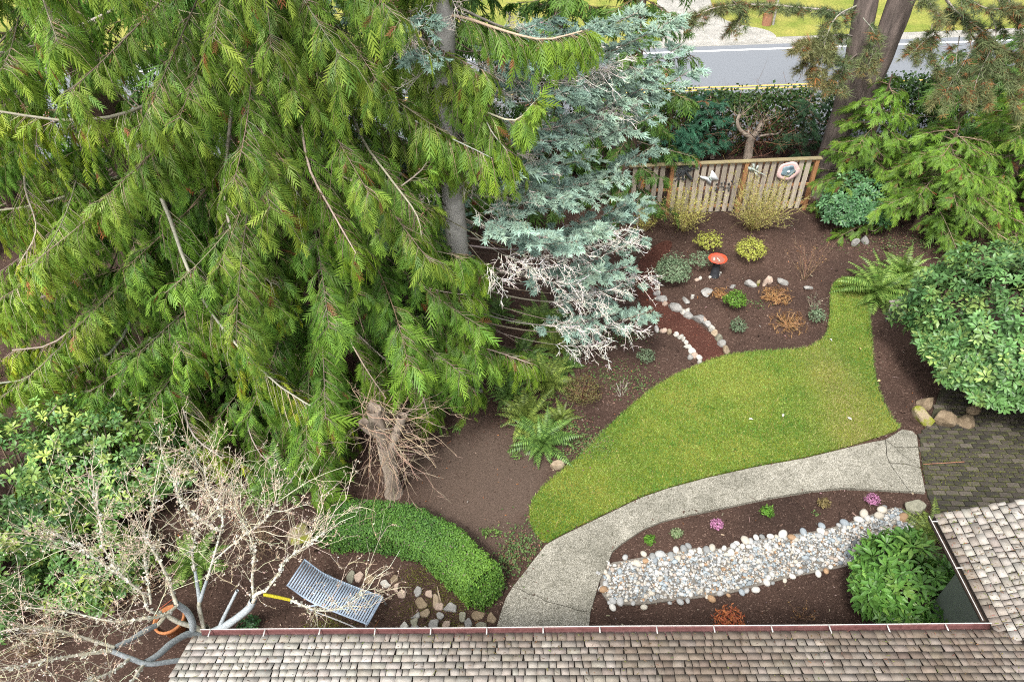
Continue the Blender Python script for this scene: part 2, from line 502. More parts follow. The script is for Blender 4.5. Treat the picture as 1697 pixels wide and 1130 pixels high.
path = bpy.data.objects.new('path', None); col.objects.link(path)
structure(path, 'curved exposed-aggregate concrete garden path', 'path')
for k, s in enumerate(sl):
    link('slab', slab_mesh('slab', inset([G(*p, 0.045) for p in s], 0.006), -0.05, 0.045 + 0.002 * (k % 3)), M_agg, path)

# --- mulch-chip path between the two rock borders
bp = [(1088, 462), (1097, 490), (1120, 512), (1150, 532), (1185, 560), (1207, 586), (1188, 593), (1164, 603), (1146, 576), (1120, 553), (1095, 546), (1076, 532), (1062, 505),
      (1052, 478), (1050, 448), (1070, 418), (1100, 398), (1118, 402), (1100, 432)]
structure(link('bark_path', slab_mesh('bark_path', smooth_poly([G(*p) for p in bp], 2), -0.03, 0.014), M_bark), 'reddish bark path between two rows of edging stones', 'path')

# --- brick patio: every brick in view is laid
m, nt, b = new_mat('old_brick')
big = noise_tex(nt, 1.1, 6, 0.65).outputs[0]; fine = noise_tex(nt, 22, 8, 0.75).outputs[0]; mossn = noise_tex(nt, 3.4, 8, 0.72).outputs[0]
at_ = N(nt, 'ShaderNodeObjectInfo')
tone = ramp(nt, at_.outputs['Random'], [(0.0, (0.028, 0.024, 0.018)), (0.5, (0.052, 0.043, 0.033)), (1.0, (0.105, 0.088, 0.07))])
c = mixc(nt, 1.0, tone, ramp(nt, fine, [(0.3, (0.5, 0.5, 0.5)), (0.75, (1.5, 1.5, 1.5))]), 'MULTIPLY')
c = mixc(nt, ramp(nt, mossn, [(0.47, (0, 0, 0)), (0.64, (1, 1, 1))]), c, (0.075, 0.085, 0.018))
nt.links.new(c, b.inputs['Base Color']); b.inputs['Roughness'].default_value = 0.85
bump(nt, b, fine, 0.5, 0.01)
M_brick = m
patio_poly = np.array([G(*p)[:2] for p in ((1524, 722), (1540, 700), (1560, 640), (1640, 590), (1760, 560), (1800, 840), (1700, 900), (1560, 880), (1537, 820), (1528, 770))])
M_grit = solid('dark_joint_grit', [(0.3, (0.03, 0.028, 0.022)), (0.6, (0.06, 0.06, 0.03))], 30, 0.95)
patio = structure(link('patio', slab_mesh('patio', patio_poly, -0.04, 0.012), M_grit), 'dark mossy brick patio at the end of the path', 'patio')
bw, bl = 0.105, 0.215
brick_me = []
for k in range(5):
    bm = bmesh.new(); bmesh.ops.create_cube(bm, size=1)
    for v in bm.verts: v.co = Vector((v.co.x * (bl - 0.012), v.co.y * (bw - 0.012), v.co.z * 0.06)) + Vector([random.uniform(-1, 1) * 0.003 for _ in range(3)])
    bmesh.ops.bevel(bm, geom=[e for e in bm.edges if e.verts[0].co.z > 0 and e.verts[1].co.z > 0], offset=0.008, segments=1, affect='EDGES')
    me = bpy.data.meshes.new('brick'); bm.to_mesh(me); bm.free(); me.materials.append(M_brick); brick_me.append(me)
cand = []
rot = math.radians(-6)
e1 = np.array([math.cos(rot), math.sin(rot)]); e2 = np.array([-math.sin(rot), math.cos(rot)])
pin = inset(patio_poly, 0.05); org = G(1600, 740)[:2]
for r in range(-40, 41):
    for k in range(-25, 26):
        p = org + e1 * (k * bl + (r % 2) * bl / 2) + e2 * r * bw
        if inside(pin, p[:1], p[1:2])[0]:
            x, y = proj([p[0], p[1], 0.02])
            d = max(0, 1525 - x, x - 1700, y - 850, 640 - y)
            cand.append((d, y, p))
cand.sort(key=lambda c_: (c_[0], -c_[1]))
for j, (d, y, p) in enumerate(cand[:300]):
    o = link('brick', random.choice(brick_me), None, patio)
    o.location = (p[0], p[1], 0.008 + random.uniform(-0.004, 0.004)); o.rotation_euler = (random.uniform(-.015, .015), random.uniform(-.015, .015), rot + random.uniform(-.02, .02))
rest = cand[300:]
if rest:
    gg = Geo()
    for d, y, p in rest:
        box(gg, [p[0], p[1], 0.008], bl - 0.012, bw - 0.012, 0.06, [[e1[0], e2[0], 0], [e1[1], e2[1], 0], [0, 0, 1]])
    gg.build('outer_bricks', M_brick, patio, stuff=True)

# ================================================================== THE HOUSE
house = thing('house', 'low house with pale square-tabbed shingle roofs and dark red gutters', 'house')
PT = math.tan(math.radians(18.4)); CP, SP = math.cos(math.radians(18.4)), math.sin(math.radians(18.4))
E0 = G(318, 1056, 2.68)                       # outer corner of the main eave
E1 = G(1660, 1046, 2.68)
U = norm(E1 - E0); U[2] = 0; U = norm(U)
Vv = np.array([U[1], -U[0], 0])               # up-slope in plan, towards the camera
W0 = G(1550, 852, 2.68)                       # outer corner of the wing's eave
W0[2] = 2.68
def main_z(p): return 2.68 + ((np.asarray(p) - E0)[..., :2] @ Vv[:2]) * PT
def wing_z(p): return 2.68 + ((np.asarray(p) - W0)[..., :2] @ U[:2]) * PT
M_deck = solid('roof_underlay', [(0.3, (0.06, 0.048, 0.038)), (0.7, (0.11, 0.09, 0.072))], 20, 0.95)
m, nt, b = new_mat('shingle')
at_ = N(nt, 'ShaderNodeVertexColor', layer_name='Col')
fine = noise_tex(nt, 70, 6, 0.75).outputs[0]; blot = noise_tex(nt, 9, 8, 0.7).outputs[0]
c = mixc(nt, 1.0, at_.outputs[0], ramp(nt, fine, [(0.25, (0.72, 0.71, 0.7)), (0.7, (1.1, 1.1, 1.1))]), 'MULTIPLY')
c = mixc(nt, 1.0, c, ramp(nt, blot, [(0.3, (0.74, 0.70, 0.66)), (0.55, (1.04, 1.04, 1.04))]), 'MULTIPLY')
nt.links.new(c, b.inputs['Base Color']); b.inputs['Roughness'].default_value = 0.9; b.inputs['Specular IOR Level'].default_value = 0.2
bump(nt, b, fine, 0.35, 0.006)
M_shin = m
roof_main = Geo(); LM = 13.5; RM = 6.0
a0, a1 = E0 - [0, 0, .03], E0 + U * LM - [0, 0, .03]
b0, b1 = a0 + Vv * RM + [0, 0, RM * PT], a1 + Vv * RM + [0, 0, RM * PT]
c0, c1 = b0 + Vv * RM - [0, 0, RM * PT], b1 + Vv * RM - [0, 0, RM * PT]
dz = np.array([0, 0, -0.14])
vv = [a0, a1, b1, b0, c1, c0]
roof_main.add(vv + [x + dz for x in vv], [np.array([[0, 1, 2, 3], [3, 2, 4, 5], [7, 6, 9, 8], [8, 9, 11, 10], [0, 6, 7, 1], [4, 10, 11, 5], [0, 3, 9, 6], [3, 5, 11, 9], [1, 7, 8, 2], [2, 8, 10, 4]])])
roof_main = roof_main.build('roof', M_deck, house)
roof_wing = Geo(); LW = 7.0; RW = 4.2
a0 = W0 - [0, 0, .03]; a1 = a0 + Vv * LW
b0, b1 = a0 + U * RW + [0, 0, RW * PT], a1 + U * RW + [0, 0, RW * PT]
c0, c1 = b0 + U * RW - [0, 0, RW * PT], b1 + U * RW - [0, 0, RW * PT]
vv = [a0, a1, b1, b0, c1, c0]
roof_wing.add(vv + [x + dz for x in vv], [np.array([[1, 0, 3, 2], [2, 3, 5, 4], [6, 7, 8, 9], [9, 8, 10, 11], [6, 0, 1, 7], [10, 4, 5, 11], [3, 0, 6, 9], [5, 3, 9, 11], [7, 1, 2, 8], [8, 2, 4, 10]])])
roof_wing = roof_wing.build('wing_roof', M_deck, house)

def shingles(org, along, upd, length, rows, expo, other, wmin, wmax, stain):
    """one entry for each tab: its 8 corners, colour, projected size"""
    out = []
    ups = norm(upd * CP + np.array([0, 0, SP])); nr = norm(np.cross(along, ups)); nr = nr if nr[2] > 0 else -nr
    for r in range(rows):
        s = -rng.uniform(0, wmax)
        while s < length:
            w = rng.uniform(wmin, wmax) if rng.random() > 0.25 else rng.uniform(wmax, wmax * 1.35)
            s0, s1 = max(s, 0), min(s + w - 0.009, length)
            s += w
            if s1 - s0 < 0.02: continue
            t0 = r * expo + (rng.uniform(-.004, .004) if r else -0.02); t1 = (r + 1) * expo - 0.007
            cpt = org + along * (s0 + s1) / 2 + ups * (t0 + t1) / 2
            if other(cpt) > cpt[2] + 0.015: continue
            th = rng.uniform(0.006, 0.011)
            sk = rng.normal(0, 0.006)
            cs = []
            for h in (0, 1):
                for (aa, bb, lift) in ((s0, t0, th), (s1, t0, th), (s1 + sk, t1, 0.004), (s0 + sk, t1, 0.004)):
                    cs.append(org + along * aa + ups * bb + nr * (lift * h + 0.001 + 0.002 * (r % 2)))
            sf = stain(cpt, r)
            cl = lerp((0.37, 0.35, 0.315), (0.16, 0.128, 0.102), sf) * math.exp(rng.normal(0, 0.10)) * (1 + rng.normal(0, 0.012, 3))
            x, y = proj(cpt); dist = np.linalg.norm(cpt - [0, 0, CAM_H])
            vis = -20 < x < 1710 and -20 < y < 1145
            out.append((w * vis / dist ** 2, np.array(cs), np.clip(cl, 0, 1)))
    return out
SF = np.array([[4, 5, 6, 7], [0, 1, 5, 4], [1, 2, 6, 5], [2, 3, 7, 6], [3, 0, 4, 7]])
def st_main(p, r):
    u = (p - E0) @ U
    k = np.clip((u - 0.6) / 5.0, 0, 1) * 0.9 + 0.25 * wob(p[None], 0.8)[0] + (0.35 if r == 0 else 0) + 0.12 * wob(p[None], 3)[0] + rng.normal(0, 0.08)
    return float(np.clip(k, 0, 1))
def st_wing(p, r):
    return float(np.clip(0.32 + (0.45 if r == 0 else 0) + 0.18 * wob(p[None], 1.5)[0] + rng.normal(0, 0.08), 0, 1))
A = shingles(E0, U, Vv, 11.5, 15, 0.087, lambda p: wing_z(p) if (p - W0) @ Vv > 0 and (p - W0) @ U > 0 else -1, 0.06, 0.13, st_main)
B = shingles(W0, Vv, U, 6.0, 29, 0.096, lambda p: main_z(p) if (p - E0) @ Vv > 0 else -1, 0.055, 0.115, st_wing)
allsh = sorted([(a[0], 0, a) for a in A] + [(a[0], 1, a) for a in B], key=lambda t: -t[0])
for w, k, a in allsh[:300]:
    Geo().add(a[1], SF, a[2]).build('shingle', M_shin, (roof_main, roof_wing)[k])
for kk, par in ((0, roof_main), (1, roof_wing)):
    gg = Geo()
    for w, k, a in allsh[300:]:
        if k == kk: gg.add(a[1], SF, a[2])
    gg.build('shingle_courses', M_shin, par, stuff=True)

n = 1500                                          # needles, leaf bits and moss lying on the roof
g_ = Geo(); which = rng.random(n) < 0.6
for o_, al, ud, Lx, Rx, m_ in ((E0, U, Vv, 9.0, 1.3, which), (W0, Vv, U, 1.6, 1.6, ~which)):
    k = int(m_.sum()); ups = norm(ud * CP + np.array([0, 0, SP])); nr = np.cross(al, ups); nr = nr if nr[2] > 0 else -nr
    t_ = rng.random(k) ** 1.6 * Rx; p = o_ + al * (rng.random(k) * Lx)[:, None] + ups * t_[:, None] + nr * 0.016
    ax2 = norm(al * rng.normal(0, 1, (k, 1)) + ups * rng.normal(0, 1, (k, 1)))
    Mx = frames(ax2, np.repeat(nr[None], k, 0)) * np.stack([rng.uniform(0.003, 0.010, k), rng.uniform(0.01, 0.045, k), np.ones(k)], 1)[:, None, :]
    C = jit((0.13, 0.085, 0.05), k, 0.4); mo = rng.random(k) < 0.3; C[mo] = jit((0.15, 0.16, 0.05), mo.sum(), 0.25)
    g_.inst((np.array([[-0.5, 0, 0], [0.5, 0.1, 0.0], [0.4, 1, 0], [-0.4, 0.9, 0.0]]), np.array([[0, 1, 2], [0, 2, 3]]), None), Mx, p, C)
g_.build('roof_litter', M_shin, house, stuff=True)

# gutters: an open trough with a rolled outer lip, held by white straps
M_gut = solid('gutter_red', [(0.3, (0.095, 0.038, 0.036)), (0.65, (0.16, 0.072, 0.068))], 6, 0.45, 0.5, 0.1, 0.003, stretch=(3, 3, 3))
M_gutd = solid('gutter_dirt', [(0.3, (0.02, 0.015, 0.012)), (0.6, (0.06, 0.04, 0.03))], 25, 0.9)
M_lip = solid('gutter_lip_paint', [(0.3, (0.34, 0.32, 0.30)), (0.6, (0.50, 0.48, 0.45))], 14, 0.5)
def gutter(org, along, outd, length, inner):
    prof = [(-0.01, 0.0), (-0.005, -0.08), (0.055, -0.085), (0.078, -0.045), (0.082, 0.0), (0.087, 0.0), (0.083, -0.047), (0.06, -0.092), (-0.012, -0.088), (-0.016, 0.0)]
    n = 30; gv = []
    for s in np.linspace(0, length, n):
        sag = 0.006 * math.sin(s * 1.7)
        for a, z in prof: gv.append(org + along * s + outd * a + np.array([0, 0, z - 0.005 + sag]))
    k = len(prof); F = []
    for i_ in range(n - 1):
        for j in range(k):
            F.append([i_ * k + j, i_ * k + (j + 1) % k, (i_ + 1) * k + (j + 1) % k, (i_ + 1) * k + j])
    gt = Geo().add(np.array(gv), [np.array(F), np.array([list(range(k))[::-1], list(range((n - 1) * k, n * k))])]).build('gutter', inner, house)
    P = np.array([org + along * s + outd * 0.085 + np.array([0, 0, 0.0 + 0.006 * math.sin(s * 1.7)]) for s in np.linspace(0, length, n)])
    g_ = Geo(); tubes(P, 0.0055, 5, geo=g_); g_.build('lip', M_lip, gt)
    return gt
gm = gutter(E0 + U * 0.06 + BX * 0.005, U, -Vv, float((E1 - E0) @ U) - 0.12, M_gut)
for s in np.arange(0.12, float((E1 - E0) @ U) - 0.1, 0.615):
    g_ = Geo(); box(g_, E0 + U * (s + 0.06) - Vv * 0.04 + [0, 0, 0.004], 0.013, 0.105, 0.004, np.stack([U, -Vv, [0, 0, 1]], 1)); g_.build('strap', M_lip, gm)
wl = float((E1 - W0) @ Vv) - 0.14
gw = gutter(W0 + Vv * 0.02, Vv, -U, wl, M_gutd)
for s in np.arange(0.1, wl, 0.61):
    g_ = Geo(); box(g_, W0 + Vv * s - U * 0.04 + [0, 0, 0.004], 0.013, 0.105, 0.004, np.stack([Vv, -U, [0, 0, 1]], 1)); g_.build('strap', M_lip, gw)
M_wall = solid('grey_green_siding', [(0.3, (0.115, 0.135, 0.115)), (0.7, (0.15, 0.17, 0.145))], 3, 0.7)
def wallbox(a, b_, name):
    """a wall board-clad from ground to soffit between two plan points"""
    a, b_ = np.array([a[0], a[1], 0.0]), np.array([b_[0], b_[1], 0.0])
    d = norm(b_ - a); L = np.linalg.norm(b_ - a); nn = np.array([d[1], -d[0], 0])
    g_ = Geo(); box(g_, (a + b_) / 2 + [0, 0, 1.25], L, 0.12, 2.5, np.stack([d, nn, [0, 0, 1]], 1))
    return g_.build(name, M_wall, house)
ih = 0.5
q0 = E0 + Vv * 0.35 + U * 0.35; q1 = W0 + U * ih + Vv * 0.3
xi = float((q1 - q0) @ U)
wallbox(q0, q0 + U * xi, 'wall'); wallbox(q1, q1 + Vv * float((q0 - q1) @ Vv), 'wall')
wallbox(q1 + U * 0.061, q1 + U * 7.6, 'wall'); wallbox(q0 + Vv * 0.061, q0 + Vv * 11, 'wall')

# ================================================================== PLANT LIBRARY
UP = np.array([0, 0, 1.0])
def bark(name, a, b_, scale=9, stretch=(1, 1, 0.22), attr=False, bstr=0.8):
    return solid(name, [(0.3, a), (0.68, b_)], scale, 0.95, 0.15, bstr, 0.03, 8, stretch, attr)
M_barkgrey = bark('grey_bark', (0.27, 0.26, 0.24), (0.43, 0.415, 0.39), 4, (1, 1, 2.2), bstr=0.12)
M_barkred = bark('red_brown_bark', (0.07, 0.045, 0.035), (0.17, 0.115, 0.09))
M_barkpine = bark('pine_bark', (0.06, 0.05, 0.045), (0.21, 0.165, 0.145), 7, (1.3, 1.3, 0.2), bstr=1.0)
M_barkpale = bark('pale_weathered_bark', (0.20, 0.155, 0.12), (0.44, 0.37, 0.30), 8)
M_twig = solid('twig', [(0.3, (0.75, 0.75, 0.75)), (0.7, (1.1, 1.1, 1.1))], 12, 0.9, 0.15, 0.2, 0.01, attr=True)
M_cedar = leaf_mat('cedar_foliage', 0.5, 0.3, 0.36)
M_spruce = leaf_mat('spruce_foliage', 0.6, 0.25, 0.15)
M_leafg = leaf_mat('glossy_leaf', 0.42, 0.4, 0.2)
M_leaf = leaf_mat('soft_leaf', 0.55, 0.3, 0.28)
M_fern = leaf_mat('fern_leaf', 0.45, 0.35, 0.3)

def kite(a, b_, w, zoff=0.0):
    """two triangles: a leaf-like lozenge from a to b_"""
    a, b_ = np.array(a, float), np.array(b_, float)
    d = norm(b_ - a); s = np.array([-d[1], d[0], 0]) * w
    m = a + (b_ - a) * 0.45
    return [a, m + s, b_ + [0, 0, zoff], m - s], [[0, 2, 1], [0, 3, 2]]

def fang(a, b_, w, zoff=0.0):
    """one triangle: a tapering finger"""
    a, b_ = np.array(a, float), np.array(b_, float)
    d = norm(b_ - a); s = np.array([-d[1], d[0], 0]) * w
    return [a + s + d * 0.03, b_ + [0, 0, zoff], a - s + d * 0.03], [[0, 2, 1]]

def tmpl(parts, shade=None, bend=0.0):
    v, f, n = [], [], 0
    for pv, pf in parts:
        v += list(pv); f += [[a + n for a in t] for t in pf]; n += len(pv)
    v = np.array(v)
    if bend: v[:, 2] -= bend * v[:, 1] ** 2
    return v, np.array(f), (None if shade is None else shade(v))

def spray_template(npair, ang, lw, droop=0.22, taper=0.6, wl=0.42, seed=0):
    r = np.random.default_rng(seed); parts = [kite([0, 0, 0], [0.02, 1, 0], 0.03)]
    for k in range(npair):
        for sgn in (-1, 1):
            y = 0.06 + 0.82 * (k + (0.5 if sgn > 0 else 0)) / npair
            L = wl * (1 - taper * y) * r.uniform(0.8, 1.2); a = ang * r.uniform(0.85, 1.15)
            parts.append(fang([0, y, 0], [sgn * L * math.sin(a), y + L * math.cos(a), 0], lw * r.uniform(0.8, 1.2), -0.10 * L + r.normal(0, 0.02)))
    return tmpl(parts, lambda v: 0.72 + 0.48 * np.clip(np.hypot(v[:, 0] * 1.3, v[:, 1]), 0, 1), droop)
SPRAY = [spray_template(5, 0.55, 0.030, 0.25, 0.55, 0.48, s) for s in range(4)]

SPRAY_LO = [spray_template(3, 0.55, 0.05, 0.25, 0.5, 0.5, 30 + s) for s in range(3)]

def shoot_cluster(seed):
    """spruce shoots: a fan of needle-covered fingers"""
    r = np.random.default_rng(seed); v, f = [], []
    for k in range(6):
        a = (k - 2.5) * 0.42 + r.normal(0, 0.1); y0 = 0.1 * abs(k - 2.5)
        o = np.array([0, 0.45 - y0, 0]) * r.uniform(0.6, 1); d = norm(np.array([math.sin(a), math.cos(a), r.uniform(-0.1, 0.45)]))
        L = r.uniform(0.4, 0.6)
        s1 = norm(np.cross(d, UP)) * 0.075; s2 = np.cross(s1, d)
        for s in (s1, s2):
            n = len(v); v += [o + s, o + d * L, o - s]; f += [[n, n + 1, n + 2]]
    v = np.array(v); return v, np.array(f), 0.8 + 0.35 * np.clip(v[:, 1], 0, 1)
SHOOT = [shoot_cluster(s) for s in range(3)]

def needle_tuft(seed, n=16):
    r = np.random.default_rng(seed); v, f = [], []
    for k in range(n):
        d = norm(np.array([r.normal(0, 0.7), r.uniform(0.15, 1), r.normal(0, 0.7)])); s = norm(np.cross(d, r.normal(size=3))) * 0.028
        m = len(v); v += [-s, s, d * r.uniform(0.7, 1)]; f += [[m, m + 1, m + 2]]
    return np.array(v), np.array(f), None
TUFT = [needle_tuft(s) for s in range(4)]

def leaf5(L, w, fold=0.25, curl=0.15):
    """a folded leaf: pointed, with a midrib"""
    return np.array([[0, 0, 0], [-w, 0.5 * L, fold * w], [0, 0.5 * L, 0], [w, 0.5 * L, fold * w], [0, L, -curl * L],
                     [-0.72 * w, 0.8 * L, fold * w - 0.06 * L], [0.72 * w, 0.8 * L, fold * w - 0.06 * L]]), \
        np.array([[0, 2, 1], [0, 3, 2], [1, 2, 5], [2, 4, 5], [2, 3, 6], [2, 6, 4]])

def leaf4(L, w, fold=0.25, curl=0.15):
    return np.array([[0, 0, 0], [-w, 0.55 * L, fold * w], [0, 0.55 * L, 0], [w, 0.55 * L, fold * w], [0, L, -curl * L]]), np.array([[0, 2, 1], [0, 3, 2], [1, 2, 4], [2, 3, 4]])

def whorl(n, L, w, seed, el=0.35, lite=False):
    """leaves standing out round a shoot tip"""
    r = np.random.default_rng(seed); V, F, S, k = [], [], [], 0
    for i_ in range(n):
        lv, lf = (leaf4 if lite else leaf5)(L * r.uniform(0.75, 1.1), w * r.uniform(0.85, 1.1))
        a = i_ * 2 * math.pi / n + r.normal(0, 0.15); e = el + r.normal(0, 0.22) + (0.5 if i_ % 3 == 0 else 0)
        y = np.array([math.cos(a) * math.cos(e), math.sin(a) * math.cos(e), math.sin(e)])
        x = norm(np.cross(y, UP)); z = np.cross(x, y)
        V.append(lv @ np.stack([x, y, z], 0) + y * 0.12 * L); F.append(lf + k); k += len(lv)
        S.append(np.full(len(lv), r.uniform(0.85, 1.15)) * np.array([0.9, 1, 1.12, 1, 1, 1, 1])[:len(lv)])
    return np.concatenate(V), np.concatenate(F), np.concatenate(S)

def axis_frames(z):
    """frames whose local z is the given direction, spun at random"""
    z = norm(z); h = norm(rng.normal(size=z.shape)); x = norm(np.cross(h, z)); y = np.cross(z, x)
    return np.stack([x, y, z], -1)

def along(P, b_, t):
    """points and tangents on polylines P (NB,K,3)"""
    K = P.shape[1]; f = np.clip(t, 0, 0.999) * (K - 1); k = f.astype(int); w = (f - k)[:, None]
    a, c = P[b_, k], P[b_, k + 1]
    return a + (c - a) * w, norm(c - a)

def foliage_on(P, geo, twig, per_m, blen, droop, nspray, slen, pal, temps=SPRAY, t0=0.12, twig_r=0.0042, twig_c=(0.22, 0.17, 0.12), rust=0.012, side=0.75, hang=0.9, tipgold=0.5, tipcurl=1.0, keep=None):
    """hang branchlets with sprays from the branches P (NB,K,3)"""
    L = np.linalg.norm(np.diff(P, axis=1), axis=2).sum(1)
    nb = np.maximum(3, (L * per_m).astype(int)); b_ = np.repeat(np.arange(len(P)), nb)
    t = t0 + (1 - t0) * rng.random(len(b_)) ** 0.85
    p, tg = along(P, b_, t)
    if keep is not None:
        k_ = keep(p); p, tg, t, b_ = p[k_], tg[k_], t[k_], b_[k_]
    n = len(p)
    sg = np.where(rng.random(n) < 0.5, -1.0, 1.0)[:, None]
    sd_ = norm(np.cross(tg, UP) + 1e-6) * sg
    d0 = norm(side * sd_ * rng.uniform(0.3, 1.2, (n, 1)) + 0.6 * tg + UP * rng.uniform(-0.1, 0.25, (n, 1)))
    l = blen * rng.uniform(0.45, 1.25, n) * (1 - 0.35 * t)
    s = np.array([0, 0.5, 1.0])
    Q = p[:, None] + d0[:, None] * (l[:, None] * (s - 0.25 * s ** 2))[..., None] - UP * (l * droop * rng.uniform(0.5, 1.3, n))[:, None, None] * (s ** 2)[None, :, None]
    tubes(Q, (twig_r * np.linspace(1, 0.35, 3))[None] * rng.uniform(0.6, 1.3, (n, 1)), 3, jit(twig_c, n, 0.25), twig)
    m = np.repeat(np.arange(n), nspray); u = np.tile((np.arange(nspray) + 0.6) / nspray, n) + rng.normal(0, 0.08, len(m))
    u = np.clip(u, 0.08, 1)
    q, qt = along(Q, m, u)
    xy = proj(q); off = np.maximum.reduce([-xy[:, 0], xy[:, 0] - 1697, -xy[:, 1], xy[:, 1] - 1130])
    k_ = (off < 60) | (rng.random(len(q)) < 0.4); m, u, q, qt, off = m[k_], u[k_], q[k_], qt[k_], off[k_]
    lat = norm(np.cross(qt, UP) + 1e-6) * np.where(rng.random(len(m)) < 0.5, -1.0, 1.0)[:, None]
    axd = norm(qt + lat * rng.uniform(0, 0.8, (len(m), 1)) - UP * hang * rng.uniform(0.2, 1.1, (len(m), 1)) + rng.normal(0, 0.15, (len(m), 3)))
    out = norm(np.concatenate([d0[:, :2], np.zeros((n, 1))], 1))[m]
    zh = norm(UP * 0.7 + out * 0.6 + np.array([0, -0.25, 0]) + rng.normal(0, 0.35, (len(m), 3)))
    sc = slen * np.exp(rng.normal(0, 0.28, len(m))) * np.where(off > 60, 1.35, 1.0)
    Mx = frames(axd, zh) * sc[:, None, None]
    dark, mid, gold = [np.array(c_) for c_ in pal]
    g1 = np.clip(0.5 + 0.45 * wob(q, 1.1, 1) + rng.normal(0, 0.25, len(m)), 0, 1)
    C = lerp(dark, mid, g1)
    C = lerp(C, gold, np.clip(tipgold * (t[m] ** 2) * rng.uniform(0, 1.4, len(m)) + 0.25 * np.clip(wob(q, 0.6, 3), 0, 1), 0, 1))
    C = C * np.exp(rng.normal(0, 0.13, (len(m), 1)))
    rs = rng.random(len(m)) < rust
    C[rs] = jit((0.27, 0.115, 0.045), rs.sum(), 0.25)
    which = rng.integers(0, len(temps), len(m))
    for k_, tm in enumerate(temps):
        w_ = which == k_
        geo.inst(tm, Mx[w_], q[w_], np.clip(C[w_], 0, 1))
    return Q

def auto_branches(base, n, h0, h1, L0, L1, az0, az1, K=14, drop=0.8, lift=0.4, start=0.15, lean=(0, 0)):
    """branches leaving a trunk: out, sagging, tips turning up"""
    f = (np.arange(n) + rng.random(n)) / n; h = h0 + (h1 - h0) * f
    az = rng.uniform(az0, az1, n) if az1 - az0 < 6 else (np.arange(n) * 2.399 + rng.normal(0, 0.3, n))
    L = (L0 + (L1 - L0) * f) * rng.uniform(0.75, 1.2, n); t = np.linspace(0, 1, K)
    e = np.stack([np.cos(az), np.sin(az), 0 * az], 1); bend = rng.normal(0, 0.18, n)
    e2 = np.stack([-e[:, 1], e[:, 0], 0 * az], 1)
    P = base + np.stack([lean[0] * h, lean[1] * h, h], 1)[:, None] + e[:, None] * (L[:, None] * (start * 0 + t))[..., None] + e2[:, None] * (L * bend)[:, None, None] * (t ** 2)[None, :, None]
    P = P + UP * (L * rng.uniform(0.75, 1.2, n))[:, None, None] * (-drop * t + lift * t ** 2.5)[None, :, None]
    return P

def limb_geo(P, r0, geo, C, sides=5, r1=0.2):
    K = P.shape[1]
    L = np.linalg.norm(np.diff(P, axis=1), axis=2).sum(1)
    tubes(P, (r0 * np.clip(L / 3, 0.5, 1.3))[:, None] * (1 - (1 - r1) * np.linspace(0, 1, K) ** 0.8)[None], sides, jit(C, len(P), 0.18), geo)

def trunk_geo(pts, radii, sides, mat, parent, name='trunk', n=26, flare=0.35, rough=0.05):
    P = spline(pts, n); R = np.interp(np.linspace(0, 1, n), np.linspace(0, 1, len(radii)), radii)
    R = R * (1 + flare * np.exp(-np.linspace(0, 1, n) * 22))
    g_ = Geo(); tubes(P, R, sides, geo=g_)
    v = g_.v[0]; c_ = np.repeat(P, sides, 0); d = v - c_
    g_.v[0] = c_ + d * (1 + rough * wob(v * [1, 1, 0.35], 5.0) + rough * 0.7 * wob(v * [1, 1, 0.3], 13.0, 2))[:, None]
    return g_.build(name, mat, parent, smooth=True)

def twigs(P0, D, L, R, n, K=4, curve=0.3, grav=0.0, wig=0.08):
    """n random wiry shoots: origin (n,3), direction (n,3), length (n,)"""
    s = np.linspace(0, 1, K)
    c_ = rng.normal(0, curve, (n, 3))
    Q = P0[:, None] + D[:, None] * (L[:, None] * s)[..., None] + (c_ * L[:, None])[:, None] * (s ** 2)[None, :, None] - UP * (grav * L)[:, None, None] * (s ** 2)[None, :, None]
    Q = Q + rng.normal(0, wig, (n, K, 3)) * L[:, None, None] * (s > 0)[None, :, None] * 0.5
    return Q, R[:, None] * np.linspace(1, 0.35, K)[None]

def bush_points(n, c, rad, shell=0.75, flat=0.0, bumps=0.18, k=0):
    """points and outward directions in the outer shell of a lumpy dome"""
    d = norm(rng.normal(size=(n, 3))); d[:, 2] = np.abs(d[:, 2]) * (1 - flat) + d[:, 2] * flat * 0.6
    d = norm(d); r = shell + (1 - shell) * rng.random(n) ** 0.5
    lump = 1 + bumps * wob(d * 2.2, 1.0, k) + 0.5 * bumps * wob(d * 5, 1.0, k + 1)
    p = np.asarray(c) + d * (r * lump)[:, None] * np.asarray(rad)
    return p, norm(d / np.asarray(rad)), r

def view_cost(p):
    return np.linalg.norm(np.asarray(p) - np.array([0, 0, CAM_H]), axis=-1)

